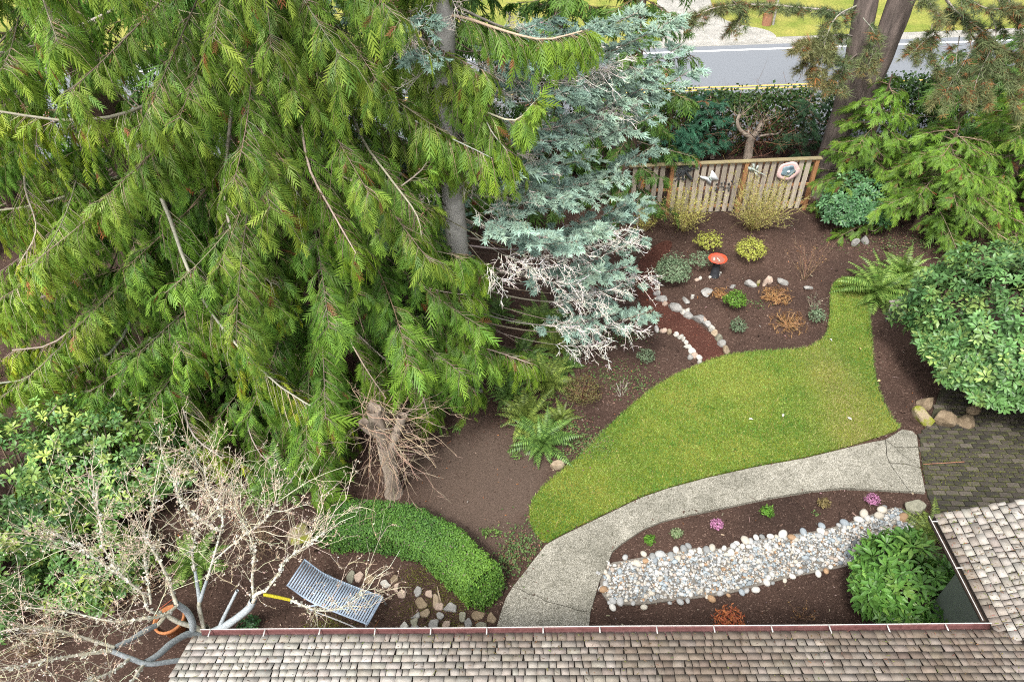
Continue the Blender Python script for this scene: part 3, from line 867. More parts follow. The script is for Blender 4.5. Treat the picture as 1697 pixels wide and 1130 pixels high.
def whorl_bush(name, label, cat, c, rad, n_out, n_in, wh, pal, mat, parts=220, group=None, bumps=0.18, k=0, up=0.5, stem_c=(0.16, 0.12, 0.09), flat=0.35, zmin=0.06, extra=None, yel=0.18, nleaf=8):
    """an evergreen of leaf whorls: those nearest are parts, those behind one mass"""
    t = thing(name, label, cat, group)
    p, d, r = bush_points(n_out, c, rad, 0.86, flat, bumps, k)
    p2, d2, r2 = bush_points(n_in, c, rad, 0.5, flat, bumps, k)
    p, d, inn = np.concatenate([p, p2]), np.concatenate([d, d2]), np.concatenate([np.zeros(n_out), np.ones(n_in)])
    ok = p[:, 2] > zmin
    if extra is not None: ok &= extra(p)
    p, d, inn = p[ok], d[ok], inn[ok]
    z = norm(d + UP * up + rng.normal(0, 0.3, p.shape))
    C = lerp(pal[0], pal[1], np.clip(0.5 + 0.4 * wob(p, 1.3, k) + rng.normal(0, 0.22, len(p)), 0, 1))
    yl = rng.random(len(p)) < yel
    C[yl] = lerp(C[yl], pal[2], rng.uniform(0.2, 0.8, yl.sum()))
    C = np.clip(C * np.exp(rng.normal(0, 0.12, (len(p), 1))), 0, 1)
    temps = [whorl(nleaf, wh[0], wh[1], s + 10 * k, 0.12) for s in range(5)]
    lites = [whorl(nleaf, wh[0], wh[1] * 1.1, s + 10 * k, 0.12, True) for s in range(5)]
    facing = np.sum(z * norm(np.array([0, 0, CAM_H]) - p), 1)
    xy = proj(p); vis = (xy[:, 0] > -10) & (xy[:, 0] < 1707) & (xy[:, 1] > -10) & (xy[:, 1] < 1140) & (inn == 0)
    order = np.argsort(-(facing / view_cost(p) * 8 + vis * 5))
    Mx = axis_frames(z) * rng.uniform(0.75, 1.2, len(p))[:, None, None]
    np_ = min(parts, int(vis.sum()))
    crown = None
    rest = order[np_:]
    g_ = Geo()
    for s in range(5):
        w_ = rest[s::5]; g_.inst(lites[s], Mx[w_], p[w_], C[w_])
    crown = g_.build('foliage', mat, t, stuff=True)
    metas = {}
    for j in order[:np_]:
        s = int(j) % 5; q_ = int(rng.integers(0, 6))
        if (s, q_) not in metas:
            metas[(s, q_)] = Geo().inst(temps[s], np.eye(3)[None], np.zeros((1, 3)), C[[j]]).mesh('leaf_whorl')
            metas[(s, q_)].materials.append(mat)
        o = link('leaf_whorl', metas[(s, q_)], None, t)
        o.matrix_local = Matrix([[*Mx[j][0], p[j][0]], [*Mx[j][1], p[j][1]], [*Mx[j][2], p[j][2]], [0, 0, 0, 1]])
    # stems from the ground to the shoots
    sel = rng.choice(len(p), min(len(p), 90), replace=False)
    root = np.array([c[0], c[1], 0.0]) + rng.normal(0, 0.12, (len(sel), 3)) * [rad[0], rad[1], 0]
    mid = root * 0.45 + p[sel] * 0.55 + rng.normal(0, 0.08, (len(sel), 3)) - UP * 0.1 * rad[2]
    Q = np.stack([root, mid, p[sel]], 1); Q[:, 0, 2] = -0.02
    g_ = Geo(); tubes(Q, np.array([[0.022, 0.014, 0.006]]) * min(1.2, max(rad) / 1.2), 4, jit(stem_c, len(sel), 0.2), g_)
    g_.build('stems', M_twig, t)
    return t

def leaf_bush(name, label, cat, c, rad, nleaf, lw, pal, mat=None, shell=0.6, group=None, bumps=0.2, k=0, nstem=14, stem_c=(0.2, 0.14, 0.1), up=0.2, flat=0.3, round_=False, z0=0.0):
    """a small shrub of single leaves on stems"""
    t = thing(name, label, cat, group)
    base = np.array([c[0], c[1], z0]); cc = np.array([c[0], c[1], c[2]])
    p, d, r = bush_points(nleaf, cc, rad, shell, flat, bumps, k)
    ok = p[:, 2] > z0 + 0.015; p, d = p[ok], d[ok]
    z = norm(d + UP * up + rng.normal(0, 0.55, p.shape))
    C = np.clip(lerp(pal[0], pal[1], np.clip(rng.normal(0.5, 0.3, len(p)), 0, 1)) * np.exp(rng.normal(0, 0.12, (len(p), 1))), 0, 1)
    L, w = lw
    tm = (np.array([[0, 0, 0], [-w, 0.5 * L, 0.0], [0, L, -0.1 * L], [w, 0.5 * L, 0]]), np.array([[0, 2, 1], [0, 3, 2]]), np.array([0.85, 1, 1.1, 1]))
    Mx = axis_frames(z) * rng.uniform(0.7, 1.3, len(p))[:, None, None]
    Geo().inst(tm, Mx, p, C).build('foliage', mat or M_leaf, t, stuff=True)
    if nstem:
        sel = rng.integers(0, len(p), nstem)
        Q = np.stack([np.repeat(base[None] - UP * 0.02, nstem, 0) + rng.normal(0, 0.06, (nstem, 3)) * [rad[0], rad[1], 0], 0.5 * base + 0.5 * p[sel] + rng.normal(0, 0.06, (nstem, 3)) * max(rad), p[sel]], 1)
        g_ = Geo(); tubes(Q, np.array([[0.012, 0.008, 0.004]]) * min(1.0, max(rad) / 0.4), 3, jit(stem_c, nstem, 0.2), g_); g_.build('stems', M_twig, t)
    return t

def twig_shrub(name, label, cat, base, h, spread, nst, pal_s, leafc, nleafs, lw=(0.03, 0.01), group=None, fork=6, r=0.006, fan=1.0):
    """an upright wiry shrub: stems, side twigs, tiny leaves or buds"""
    t = thing(name, label, cat, group); base = np.asarray(base, float)
    az = rng.uniform(0, 6.28, nst); le = rng.uniform(0.02, 1, nst) ** 0.7 * fan
    D = norm(np.stack([np.cos(az) * le * spread / h, np.sin(az) * le * spread / h, np.ones(nst)], 1))
    P0 = base + np.stack([np.cos(az), np.sin(az), 0 * az], 1) * 0.05 * rng.random((nst, 1)) - UP * 0.02
    L = h * rng.uniform(0.7, 1.1, nst)
    Q, R = twigs(P0, D, L, np.full(nst, r), nst, 5, 0.12, 0.0, 0.05)
    g_ = Geo(); tubes(Q, R, 3, jit(pal_s, nst, 0.2), g_)
    nf = nst * fork; b_ = np.repeat(np.arange(nst), fork); tt = rng.uniform(0.2, 0.98, nf); p, tg = along(Q, b_, tt)
    D2 = norm(tg * 0.9 + rng.normal(0, 0.5, (nf, 3)) + UP * 0.2)
    Q2, R2 = twigs(p, D2, L[b_] * rng.uniform(0.15, 0.42, nf) * (1.1 - 0.6 * tt), np.full(nf, r * 0.5), nf, 4, 0.2, 0.0, 0.08)
    tubes(Q2, R2, 3, jit(pal_s, nf, 0.2), g_)
    g_.build('stems', M_twig, t)
    if nleafs:
        b2 = rng.integers(0, nf, nleafs); p, tg = along(Q2, b2, rng.random(nleafs))
        L_, w_ = lw
        tm = (np.array([[0, 0, 0], [-w_, 0.5 * L_, 0], [0, L_, 0], [w_, 0.5 * L_, 0]]), np.array([[0, 2, 1], [0, 3, 2]]), None)
        z = norm(rng.normal(0, 1, p.shape) + UP * 0.6)
        C = np.clip(lerp(leafc[0], leafc[1], rng.random(nleafs)) * np.exp(rng.normal(0, 0.12, (nleafs, 1))), 0, 1)
        Geo().inst(tm, axis_frames(z) * rng.uniform(0.6, 1.3, nleafs)[:, None, None], p, C).build('leaves', M_leaf, t, stuff=True)
    return t

# --- ferns: each frond is a part
def frond_mesh(seed, c0, c1, arch, npair=20, wid=0.15):
    r = np.random.default_rng(seed)
    s = np.linspace(0, 1, 9); th = arch * s
    ds = np.diff(s, prepend=0)
    y = np.cumsum(np.cos(0.95 - th * 1.0) * ds); z = np.cumsum(np.sin(0.95 - th) * ds)
    spine = np.stack([0.04 * np.sin(s * 3 + seed), y, z], 1)
    g_ = Geo(); tubes(spine, np.linspace(0.008, 0.002, 9), 3, np.array(c0) * 0.9, g_)
    for k in range(npair):
        u = 0.12 + 0.86 * k / (npair - 1); f = u * 8; i_ = min(int(f), 7); p = spine[i_] + (spine[i_ + 1] - spine[i_]) * (f - i_); tg = norm(spine[i_ + 1] - spine[i_])
        L = wid * math.sin(math.pi * min(1, 0.22 + 0.80 * u) ** 0.9) * r.uniform(0.88, 1.1) + 0.012
        nrm = np.array([0, -tg[2], tg[1]])
        for sg in (-1, 1):
            d = norm(np.array([sg, 0, 0]) + tg * 0.38 - nrm * 0.22 + r.normal(0, 0.05, 3)); w = 0.019
            a = p; m_ = p + d * L * 0.45; e = p + d * L - nrm * 0.02
            cc = np.clip(lerp(c0, c1, r.random()) * r.uniform(0.85, 1.15), 0, 1)
            g_.add([a + tg * 0.4 * w, m_ + tg * w, e, m_ - tg * w, a - tg * 0.4 * w], [np.array([[0, 4, 3, 1]]), np.array([[1, 3, 2]])], cc)
    me = g_.mesh('frond'); me.materials.append(M_fern)
    return me
FERNSET = {
    'dark': [frond_mesh(s, (0.07, 0.15, 0.035), (0.17, 0.29, 0.06), 1.1 + 0.18 * s) for s in range(6)],
    'olive': [frond_mesh(20 + s, (0.11, 0.17, 0.035), (0.26, 0.33, 0.065), 1.0 + 0.2 * s) for s in range(5)],
    'bright': [frond_mesh(40 + s, (0.10, 0.20, 0.035), (0.24, 0.35, 0.075), 1.1 + 0.16 * s) for s in range(5)],
}
def fern(label, px, py, R, n=22, kind='dark', group=None, z=0.0, lean=None, tilt=0.0):
    t = thing('fern', label, 'fern', group)
    b0 = G(px, py, z); t.location = b0
    for k in range(n):
        o = link('frond', random.choice(FERNSET[kind]), None, t)
        a = k * 2.399 + random.uniform(-.25, .25); e = random.uniform(-0.35, 0.45) * (1 if k > n * 0.3 else 1.4) + (0.35 if k < n * 0.25 else 0)
        s = R * random.uniform(0.8, 1.15)
        o.rotation_euler = (e, random.uniform(-.2, .2), a); o.scale = (s, s, s); o.location = (random.uniform(-.04, .04), random.uniform(-.04, .04), 0.0)
    return t

# ================================================================== THE BIG TREES
def hero(paths, n=14):
    return np.stack([spline([PY(*p) for p in pp], n) for pp in paths])
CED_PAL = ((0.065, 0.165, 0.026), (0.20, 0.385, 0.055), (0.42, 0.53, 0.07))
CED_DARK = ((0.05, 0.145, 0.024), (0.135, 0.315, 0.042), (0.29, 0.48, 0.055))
def cones(P, geo, per, c=(0.27, 0.16, 0.10)):
    """small brown cone bunches near the branch tips"""
    n = len(P) * per; b_ = np.repeat(np.arange(len(P)), per); p, tg = along(P, b_, rng.uniform(0.55, 1, n)); p = p + rng.normal(0, 0.09, (n, 3)) - UP * rng.uniform(0, 0.25, (n, 1))
    m = np.repeat(np.arange(n), 7); q = p[m] + rng.normal(0, 0.045, (len(m), 3))
    oc = (np.array([[1, 0, 0], [-1, 0, 0], [0, 1, 0], [0, -1, 0], [0, 0, 1.5], [0, 0, -1.5]]) * 0.011, np.array([[0, 2, 4], [2, 1, 4], [1, 3, 4], [3, 0, 4], [2, 0, 5], [1, 2, 5], [3, 1, 5], [0, 3, 5]]), None)
    geo.inst(oc, np.repeat(np.eye(3)[None], len(m), 0), q, jit(c, len(m), 0.2))

# --- cedar with long sweeping limbs, far to the side
cedA = thing('cedar_tree', 'tall cedar with bare grey sweeping limbs and hanging yellow-green sprays', 'tree', 'cedars')
bA = np.array([-7.2, 12.4, 0])
trunk_geo([bA - UP * 0.1, bA + UP * 5, bA + UP * 10, bA + UP * 15.5], [0.42, 0.34, 0.2, 0.05], 14, M_barkred, cedA)
HA = hero([
    [(345, 30, 12.0), (300, 95, 11.0), (262, 160, 10.2), (200, 190, 9.6), (110, 200, 9.2), (0, 185, 9.0), (-60, 175, 8.9)],
    [(209, 196, 9.7), (244, 276, 9.3), (276, 347, 9.0), (311, 446, 8.6), (345, 510, 8.3), (400, 580, 8.0), (470, 645, 7.8), (548, 690, 7.6)],
    [(290, 380, 11.8), (190, 405, 10.7), (140, 455, 10.2), (90, 485, 9.9), (28, 504, 9.7), (-40, 520, 9.6)],
    [(294, 450, 11.6), (245, 480, 10.8), (195, 572, 9.6), (150, 600, 9.3), (90, 620, 9.1), (0, 635, 9.0), (-50, 640, 8.9)],
    [(290, -20, 12.6), (200, 12, 12.2), (150, 35, 12.0), (60, 75, 11.7), (0, 88, 11.5), (-60, 95, 11.4)],
    [(310, 255, 11.9), (200, 292, 11.3), (110, 325, 10.8), (30, 345, 10.5), (-40, 350, 10.3)],
    [(300, 330, 11.9), (250, 420, 10.6), (210, 470, 10.1), (150, 520, 9.6), (85, 570, 9.2), (20, 580, 9.0)],
    [(390, 120, 11.4), (380, 220, 10.2), (372, 330, 9.3), (400, 420, 8.8), (450, 470, 8.6)],
    [(420, 60, 11.2), (440, 170, 10.0), (455, 260, 9.4), (500, 330, 9.1)],
    [(420, 430, 10.6), (440, 490, 9.6), (425, 570, 8.6), (412, 600, 8.2)],
    [(250, 560, 10.0), (200, 640, 9.0), (150, 700, 8.3), (60, 770, 7.6), (20, 810, 7.3)],
    [(240, 600, 10.0), (215, 660, 9.2), (185, 715, 8.6), (150, 770, 8.1)],
    [(130, 590, 9.8), (110, 650, 9.2), (70, 700, 8.7), (40, 760, 8.3)],
    [(300, 600, 9.6), (270, 680, 8.7), (240, 740, 8.2), (250, 790, 7.9)],
    [(60, 220, 10.4), (40, 300, 9.8), (60, 380, 9.3), (30, 440, 9.0)],
    [(345, 470, 10.2), (310, 560, 9.2), (300, 650, 8.4), (320, 720, 7.9), (370, 760, 7.6)],
])
A1 = auto_branches(bA, 50, 1.6, 9.6, 4.0, 3.3, math.radians(185), math.radians(345), drop=0.55, lift=0.25)
A2 = auto_branches(bA, 22, 2.0, 8.5, 3.2, 2.6, math.radians(0), math.radians(180), drop=0.55, lift=0.25)
A3 = auto_branches(bA, 20, 8.5, 15.2, 2.6, 0.3, 0, 7, drop=0.55, lift=0.25)
gf, gt, gl = Geo(), Geo(), Geo()
for k in range(len(HA)):
    g_ = Geo(); limb_geo(HA[k:k + 1], 0.03, g_, (0.40, 0.36, 0.29), 6, 0.3); g_.build('limb', M_twig, cedA)
for Pp in (A1, A2, A3): limb_geo(Pp, 0.017, gl, (0.24, 0.20, 0.15), 5)
foliage_on(HA, gf, gt, 22, 0.75, 1.15, 8, 0.205, (CED_PAL[0], CED_PAL[1], (0.44, 0.48, 0.04)), hang=1.5, tipgold=0.8, t0=0.25, rust=0.018, twig_c=(0.38, 0.31, 0.23), twig_r=0.0055)
foliage_on(A1, gf, gt, 14, 0.70, 1.0, 8, 0.22, CED_PAL, hang=1.2, rust=0.02, twig_c=(0.32, 0.26, 0.19), t0=0.36)
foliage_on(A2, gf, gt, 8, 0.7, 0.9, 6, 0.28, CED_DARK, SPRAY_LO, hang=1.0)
foliage_on(A3, gf, gt, 4, 0.8, 0.8, 4, 0.34, CED_PAL, SPRAY_LO, hang=0.8)
cones(HA, gf, 7); cones(A1, gf, 3)
gl.build('inner_limbs', M_twig, cedA, stuff=True); gt.build('branchlets', M_twig, cedA, stuff=True); gf.build('crown', M_cedar, cedA, stuff=True)

# --- the dense cedar beside it
cedB = thing('cedar_tree', 'dense bright green cedar with layered drooping sprays beside the grey trunk', 'tree', 'cedars')
bB = np.array([-3.6, 11.5, 0])
trunk_geo([bB - UP * 0.1, bB + UP * 5, bB + UP * 10, bB + UP * 16], [0.45, 0.36, 0.22, 0.05], 14, M_barkred, cedB)
HB = hero([
    [(540, -40, 11.0), (650, 15, 10.2), (760, 28, 9.7), (830, 50, 9.5), (900, 66, 9.3), (965, 52, 9.2)],
    [(610, 110, 10.7), (690, 140, 10.0), (780, 175, 9.4), (850, 200, 9.1), (885, 170, 9.0)],
    [(520, 235, 10.4), (545, 275, 9.6), (580, 298, 9.2), (640, 318, 8.9), (690, 290, 9.0), (716, 258, 9.2)],
    [(640, 500, 10.2), (720, 550, 9.5), (780, 570, 9.1), (830, 585, 8.8), (878, 602, 8.6)],
    [(600, 380, 10.4), (680, 425, 9.7), (750, 440, 9.4), (795, 445, 9.2)],
    [(570, 150, 10.6), (600, 230, 9.6), (650, 300, 8.9), (690, 355, 8.5), (700, 400, 8.3)],
    [(520, 60, 10.6), (500, 160, 9.6), (510, 270, 8.9), (550, 350, 8.5), (590, 420, 8.2)],
    [(560, 520, 10.0), (620, 580, 9.2), (690, 640, 8.6), (710, 690, 8.3)],
    [(540, 420, 9.9), (560, 520, 8.9), (600, 600, 8.3), (640, 660, 8.0)],
    [(440, -25, 10.8), (448, 60, 9.9), (445, 150, 9.3), (462, 230, 8.9)],
    [(475, -35, 10.5), (500, 40, 9.7), (522, 110, 9.3), (535, 180, 9.0)],
    [(640, 175, 9.9), (710, 212, 9.3), (770, 240, 9.0), (815, 262, 8.8)],
    [(660, 395, 9.6), (720, 415, 9.1), (775, 428, 8.9)],
    [(650, 455, 9.7), (720, 480, 9.2), (785, 490, 9.0)],
    [(660, 520, 9.8), (730, 530, 9.3), (785, 540, 9.1)],
    [(640, 570, 9.6), (700, 600, 9.0), (750, 620, 8.7), (790, 650, 8.5)],
    [(480, 590, 9.7), (470, 670, 8.7), (495, 730, 8.1), (520, 765, 7.8)],
    [(440, 620, 9.5), (410, 690, 8.7), (430, 750, 8.1), (470, 785, 7.8)],
    [(540, 590, 9.4), (540, 660, 8.6), (560, 710, 8.2)],
    [(700, 60, 10.2), (770, 120, 9.5), (810, 210, 9.1), (840, 250, 8.9)],
])
B1 = auto_branches(bB, 62, 0.9, 5.5, 4.1, 4.0, math.radians(190), math.radians(350), drop=0.42, lift=0.12)
B1b = auto_branches(bB, 40, 5.5, 10.2, 4.0, 3.4, math.radians(190), math.radians(345), drop=0.5, lift=0.12)
B1c = auto_branches(bB, 15, 6.2, 10.0, 2.9, 3.0, math.radians(275), math.radians(352), drop=0.45, lift=0.1)
B2 = auto_branches(bB, 22, 1.0, 8.5, 3.4, 3.0, math.radians(-10), math.radians(190), drop=0.45, lift=0.15)
B3 = auto_branches(bB, 18, 8.6, 15.8, 2.8, 0.3, 0, 7, drop=0.5, lift=0.2)
def off_stump(P):
    xy = proj(P); return P[~((xy[..., 0] > 565) & (xy[..., 1] > 690)).any(1)]
B1, B1b = off_stump(B1), off_stump(B1b)
# the sweep in front of the grey trunk stays open, as the photograph shows
def clear_trunk(p):
    x, y = proj(p).T
    return ~((np.abs(x - 748) < 38) & (y > 235) & (y < 392) & (p[:, 1] < 10.2)) & ~((x > 720) & (y < 420) & (y > 215)) & ~((x > 800) & (y >= 420) & (y < 575)) & ~((x > 770) & (y > 620)) & ~((x > 575) & (y > 668))
gf, gt, gl = Geo(), Geo(), Geo()
for k in range(len(HB)):
    g_ = Geo(); limb_geo(HB[k:k + 1], 0.026, g_, (0.36, 0.32, 0.25), 6, 0.3); g_.build('limb', M_twig, cedB)
for Pp in (B1, B1b, B1c, B2, B3): limb_geo(Pp, 0.015, gl, (0.17, 0.14, 0.10), 5)
foliage_on(HB, gf, gt, 23, 0.62, 0.75, 8, 0.21, (CED_PAL[0], CED_PAL[1], (0.34, 0.50, 0.045)), hang=1.0, tipgold=0.8, t0=0.2, keep=lambda p: ~((proj(p)[:, 0] > 815) & (proj(p)[:, 1] > 400) & (proj(p)[:, 1] < 575)))
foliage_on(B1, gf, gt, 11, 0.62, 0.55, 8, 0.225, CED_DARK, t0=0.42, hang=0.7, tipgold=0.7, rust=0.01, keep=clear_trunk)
foliage_on(B1b, gf, gt, 12, 0.65, 0.8, 8, 0.22, CED_PAL, t0=0.38, hang=0.9, tipgold=0.6, rust=0.01, keep=clear_trunk)
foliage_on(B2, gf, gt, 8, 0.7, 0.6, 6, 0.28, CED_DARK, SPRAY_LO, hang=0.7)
foliage_on(B3, gf, gt, 4, 0.8, 0.6, 4, 0.34, CED_PAL, SPRAY_LO, hang=0.7)
foliage_on(B1c, gf, gt, 14, 0.65, 0.9, 8, 0.22, CED_PAL, t0=0.2, hang=1.1, tipgold=0.7, rust=0.02)
cones(HB, gf, 5); cones(B1b, gf, 2)
gl.build('inner_limbs', M_twig, cedB, stuff=True); gt.build('branchlets', M_twig, cedB, stuff=True); gf.build('crown', M_cedar, cedB, stuff=True)

# --- blue spruce with dead lichen-white twigs
spr = thing('spruce_tree', 'blue-green spruce with smooth grey trunk and dead lichen-white twigs', 'tree')
tr = [G(775, 650), PY(768, 560, 9.75), PY(757, 400, 9.8), PY(745, 260, 9.8), PY(735, 100, 9.8), PY(728, -20, 9.8)]
top = tr[-1] + np.array([-0.1, 0.1, 5.5])
trunk_geo(tr + [top], [0.25, 0.21, 0.185, 0.175, 0.165, 0.15, 0.03], 16, M_barkgrey, spr, n=40, flare=0.25, rough=0.02)
def tz(z):
    T = np.array(tr + [top]); return np.stack([np.interp(z, T[:, 2], T[:, k]) for k in range(2)] + [z], -1)
def to_trunk(tip, up, n=14, sag=0.25):
    """branch from the trunk to a tip, sagging on its way"""
    st = tz(tip[2] + up); t = np.linspace(0, 1, n)[:, None]; L = np.linalg.norm(tip - st)
    return st + (tip - st) * t - UP * (sag * L * np.sin(math.pi * t) * 0.5)
tips = [(1080, 515, 10.2), (1060, 470, 10.5), (1062, 395, 10.6), (1058, 330, 10.8), (1020, 290, 10.4), (1000, 380, 9.6), (985, 450, 9.5), (1090, 190, 11.2), (1140, 120, 11.8), (1130, 75, 11.9),
        (1050, 110, 11.2), (1000, 40, 10.6), (960, 150, 10.3), (950, 230, 9.9), (905, 320, 9.2), (880, 370, 8.9), (940, 330, 9.4), (1000, 200, 10.8), (1060, 20, 11.5), (900, 100, 10.2), (850, 60, 10.4),
        (1040, 350, 10.9), (960, 400, 9.3), (1120, 30, 12), (860, 290, 9.0), (930, 20, 10.8), (1010, 320, 10.2), (980, 260, 10.3), (700, 45, 9.0), (690, 100, 9.0), (1085, 240, 11.4), (905, 395, 8.9), (1045, 440, 10.0), (1020, 520, 9.7), (1075, 340, 10.9), (1035, 160, 10.9), (955, 90, 10.5), (1090, 130, 11.4), (880, 210, 9.6), (920, 270, 9.5), (840, 380, 8.9), (870, 150, 9.9)]
SP = np.stack([to_trunk(PY(*t_), random.uniform(0.1, 0.9)) for t_ in tips])
S2 = auto_branches(np.array([*tz(0)[:2], 0]), 22, 2.5, 8.5, 2.6, 2.2, math.radians(10), math.radians(170), drop=0.2, lift=0.15)
S3 = auto_branches(np.array([*tz(9)[:2], 0]), 20, 8.6, 12.5, 2.0, 0.3, 0, 7, drop=0.15, lift=0.15)
SPR_PAL = ((0.16, 0.26, 0.215), (0.37, 0.53, 0.45), (0.50, 0.58, 0.38))
gf, gt, gl = Geo(), Geo(), Geo()
for Pp in (SP, S2, S3): limb_geo(Pp, 0.02, gl, (0.22, 0.19, 0.16), 5)
foliage_on(SP, gf, gt, 11.5, 0.5, 0.16, 8, 0.15, SPR_PAL, SHOOT, t0=0.45, hang=0.25, tipgold=0.25, rust=0.0, side=1.2, twig_c=(0.36, 0.31, 0.25))
foliage_on(S2, gf, gt, 8, 0.55, 0.15, 6, 0.18, SPR_PAL, SHOOT, t0=0.3, hang=0.1, tipgold=0.2, side=1.2)
foliage_on(S3, gf, gt, 6, 0.5, 0.1, 5, 0.22, SPR_PAL, SHOOT, t0=0.3, hang=0.1, tipgold=0.2, side=1.2)
gl.build('limbs', M_twig, spr, stuff=True); gt.build('branchlets', M_twig, spr, stuff=True); gf.build('crown', M_spruce, spr, stuff=True)
# dead branches: forked white twigs
gd = Geo()
def dead_fan(P, per_m, l1, c, forks=7, r=0.006):
    L = np.linalg.norm(np.diff(P, axis=1), axis=2).sum(1); b_ = np.repeat(np.arange(len(P)), np.maximum(3, (L * per_m).astype(int))); n = len(b_)
    p, tg = along(P, b_, rng.uniform(0.3, 1, n)); sdv = norm(np.cross(tg, UP) + 1e-6) * np.where(rng.random(n) < 0.5, -1, 1)[:, None]
    D = norm(tg * 0.8 + sdv * rng.uniform(0.2, 1, (n, 1)) + rng.normal(0, 0.25, (n, 3)) - UP * 0.15); ll = l1 * rng.uniform(0.5, 1.2, n)
    Q, R = twigs(p, D, ll, np.full(n, r), n, 4, 0.2, 0.15); tubes(Q, R, 3, jit(c, n, 0.15), gd)
    m = np.repeat(np.arange(n), forks); u = rng.uniform(0.15, 1, len(m)); p2, t2 = along(Q, m, u)
    D2 = norm(t2 * 0.8 + rng.normal(0, 0.6, (len(m), 3))); Q2, R2 = twigs(p2, D2, ll[m] * rng.uniform(0.2, 0.4, len(m)), np.full(len(m), r * 0.8), len(m), 3, 0.2, 0.05)
    tubes(Q2, R2, 3, jit(c, len(m), 0.18), gd)
    m3 = np.repeat(np.arange(len(m)), 2); p3_, t3 = along(Q2, m3, rng.uniform(0.3, 1, len(m3)))
    Q3, R3 = twigs(p3_, norm(t3 + rng.normal(0, 0.7, (len(m3), 3))), ll[m][m3] * rng.uniform(0.08, 0.18, len(m3)), np.full(len(m3), r * 0.7), len(m3), 2, 0.1)
    tubes(Q3, R3, 3, jit(c, len(m3), 0.18), gd)
LICH = (0.74, 0.69, 0.62); BROWNT = (0.30, 0.23, 0.18); GREYT = (0.46, 0.42, 0.36)
dtips = [(1005, 575, 9.4), (985, 545, 9.3), (1000, 500, 9.4), (900, 450, 8.9), (870, 440, 8.8), (960, 470, 9.2), (1050, 540, 9.7), (940, 440, 9.1), (1045, 400, 10.3), (1050, 375, 10.4), (840, 470, 8.7), (1020, 480, 9.6), (985, 420, 9.5), (1075, 455, 10.4)]
DP = np.stack([to_trunk(PY(*t_), random.uniform(0.3, 1.0), sag=0.15) for t_ in dtips]); limb_geo(DP[:, 3:], 0.013, gd, (0.20, 0.17, 0.14), 4)
dead_fan(DP[:, 6:], 16, 0.36, LICH, 6, 0.0055)
dtips = [(870, 200, 9.6), (840, 150, 9.8), (900, 130, 9.9), (820, 240, 9.5), (880, 260, 9.5), (1040, 175, 11), (1030, 100, 11), (850, 40, 10.2), (790, 300, 9.3), (845, 330, 9.1), (660, 60, 9.0), (650, 90, 9.1), (690, 130, 9.2), (700, 320, 9.1), (880, 285, 9.2), (1010, 180, 10.8), (760, 20, 9.2), (820, 100, 9.7)]
DP2 = np.stack([to_trunk(PY(*t_), random.uniform(0.0, 0.6), sag=0.2) for t_ in dtips]); limb_geo(DP2, 0.018, gd, (0.34, 0.31, 0.27), 4)
dead_fan(DP2, 11, 0.36, GREYT, 6, 0.0045); dead_fan(DP2[5:7, 5:], 22, 0.35, LICH, 6); dead_fan(SP[:, 3:9], 3.5, 0.3, LICH, 4, 0.004)
gd.build('dead_twigs', M_twig, spr, stuff=True)

# --- dark conifer behind the spruce
def small_conifer(name, label, base, h, L0, n, per_m, pal, az=(0, 7), drop=0.25, lift=0.1, slen=0.22, blen=0.5, hang=0.6, droop=0.5, cat='tree', group=None, tr=0.12, tipgold=0.5, h0=0.3, top=0.25, nspray=5, temps=SPRAY, lean=(0, 0)):
    t = thing(name, label, cat, group); base = np.asarray(base, float)
    trunk_geo([base - UP * 0.1, base + np.array([lean[0] * h / 2, lean[1] * h / 2, h / 2]), base + np.array([lean[0] * h, lean[1] * h, h])], [tr, tr * 0.7, 0.015], 9, M_barkred, t)
    P = auto_branches(base, n, h0, h * 0.97, L0, L0 * top, az[0], az[1], drop=drop, lift=lift, lean=lean)
    gf, gt, gl = Geo(), Geo(), Geo(); limb_geo(P, 0.03, gl, (0.24, 0.18, 0.13), 4)
    foliage_on(P, gf, gt, per_m, blen, droop, nspray, slen, pal, temps, hang=hang, tipgold=tipgold, twig_c=(0.25, 0.17, 0.11))
    gl.build('limbs', M_twig, t, stuff=True); gt.build('branchlets', M_twig, t, stuff=True); gf.build('crown', M_cedar, t, stuff=True)
    return t
DKG = ((0.032, 0.08, 0.018), (0.08, 0.18, 0.03), (0.16, 0.28, 0.04))
for lab, bx, hh, LL in (('dark conifer standing behind the sweeping cedar limbs at the top edge', (-13.5, 17.0, 0), 8.0, 2.2), ('dark conifer behind the gap between the two cedars', (-7.0, 17.3, 0), 8.0, 2.1), ('dark conifer behind the grey spruce trunk', (-1.6, 16.4, 0), 8.5, 2.1), ('dark green tree between spruce top and road', (1.6, 18.2, 0), 8.5, 1.5)):
    small_conifer('conifer_tree', lab, bx, hh, LL * 1.3, 64, 7, DKG, temps=SPRAY_LO, nspray=6, drop=0.25, slen=0.34, blen=0.55, hang=0.6, top=0.65, tr=0.18, group='dark conifers behind the cedars')
small_conifer('yew_tree', 'dark green conifer rising behind the blue spruce', G(1035, 345), 9.0, 1.75, 66, 12, DKG, temps=SPRAY_LO, nspray=6, drop=0.2, slen=0.22, blen=0.4, hang=0.5, top=0.5, tr=0.2)

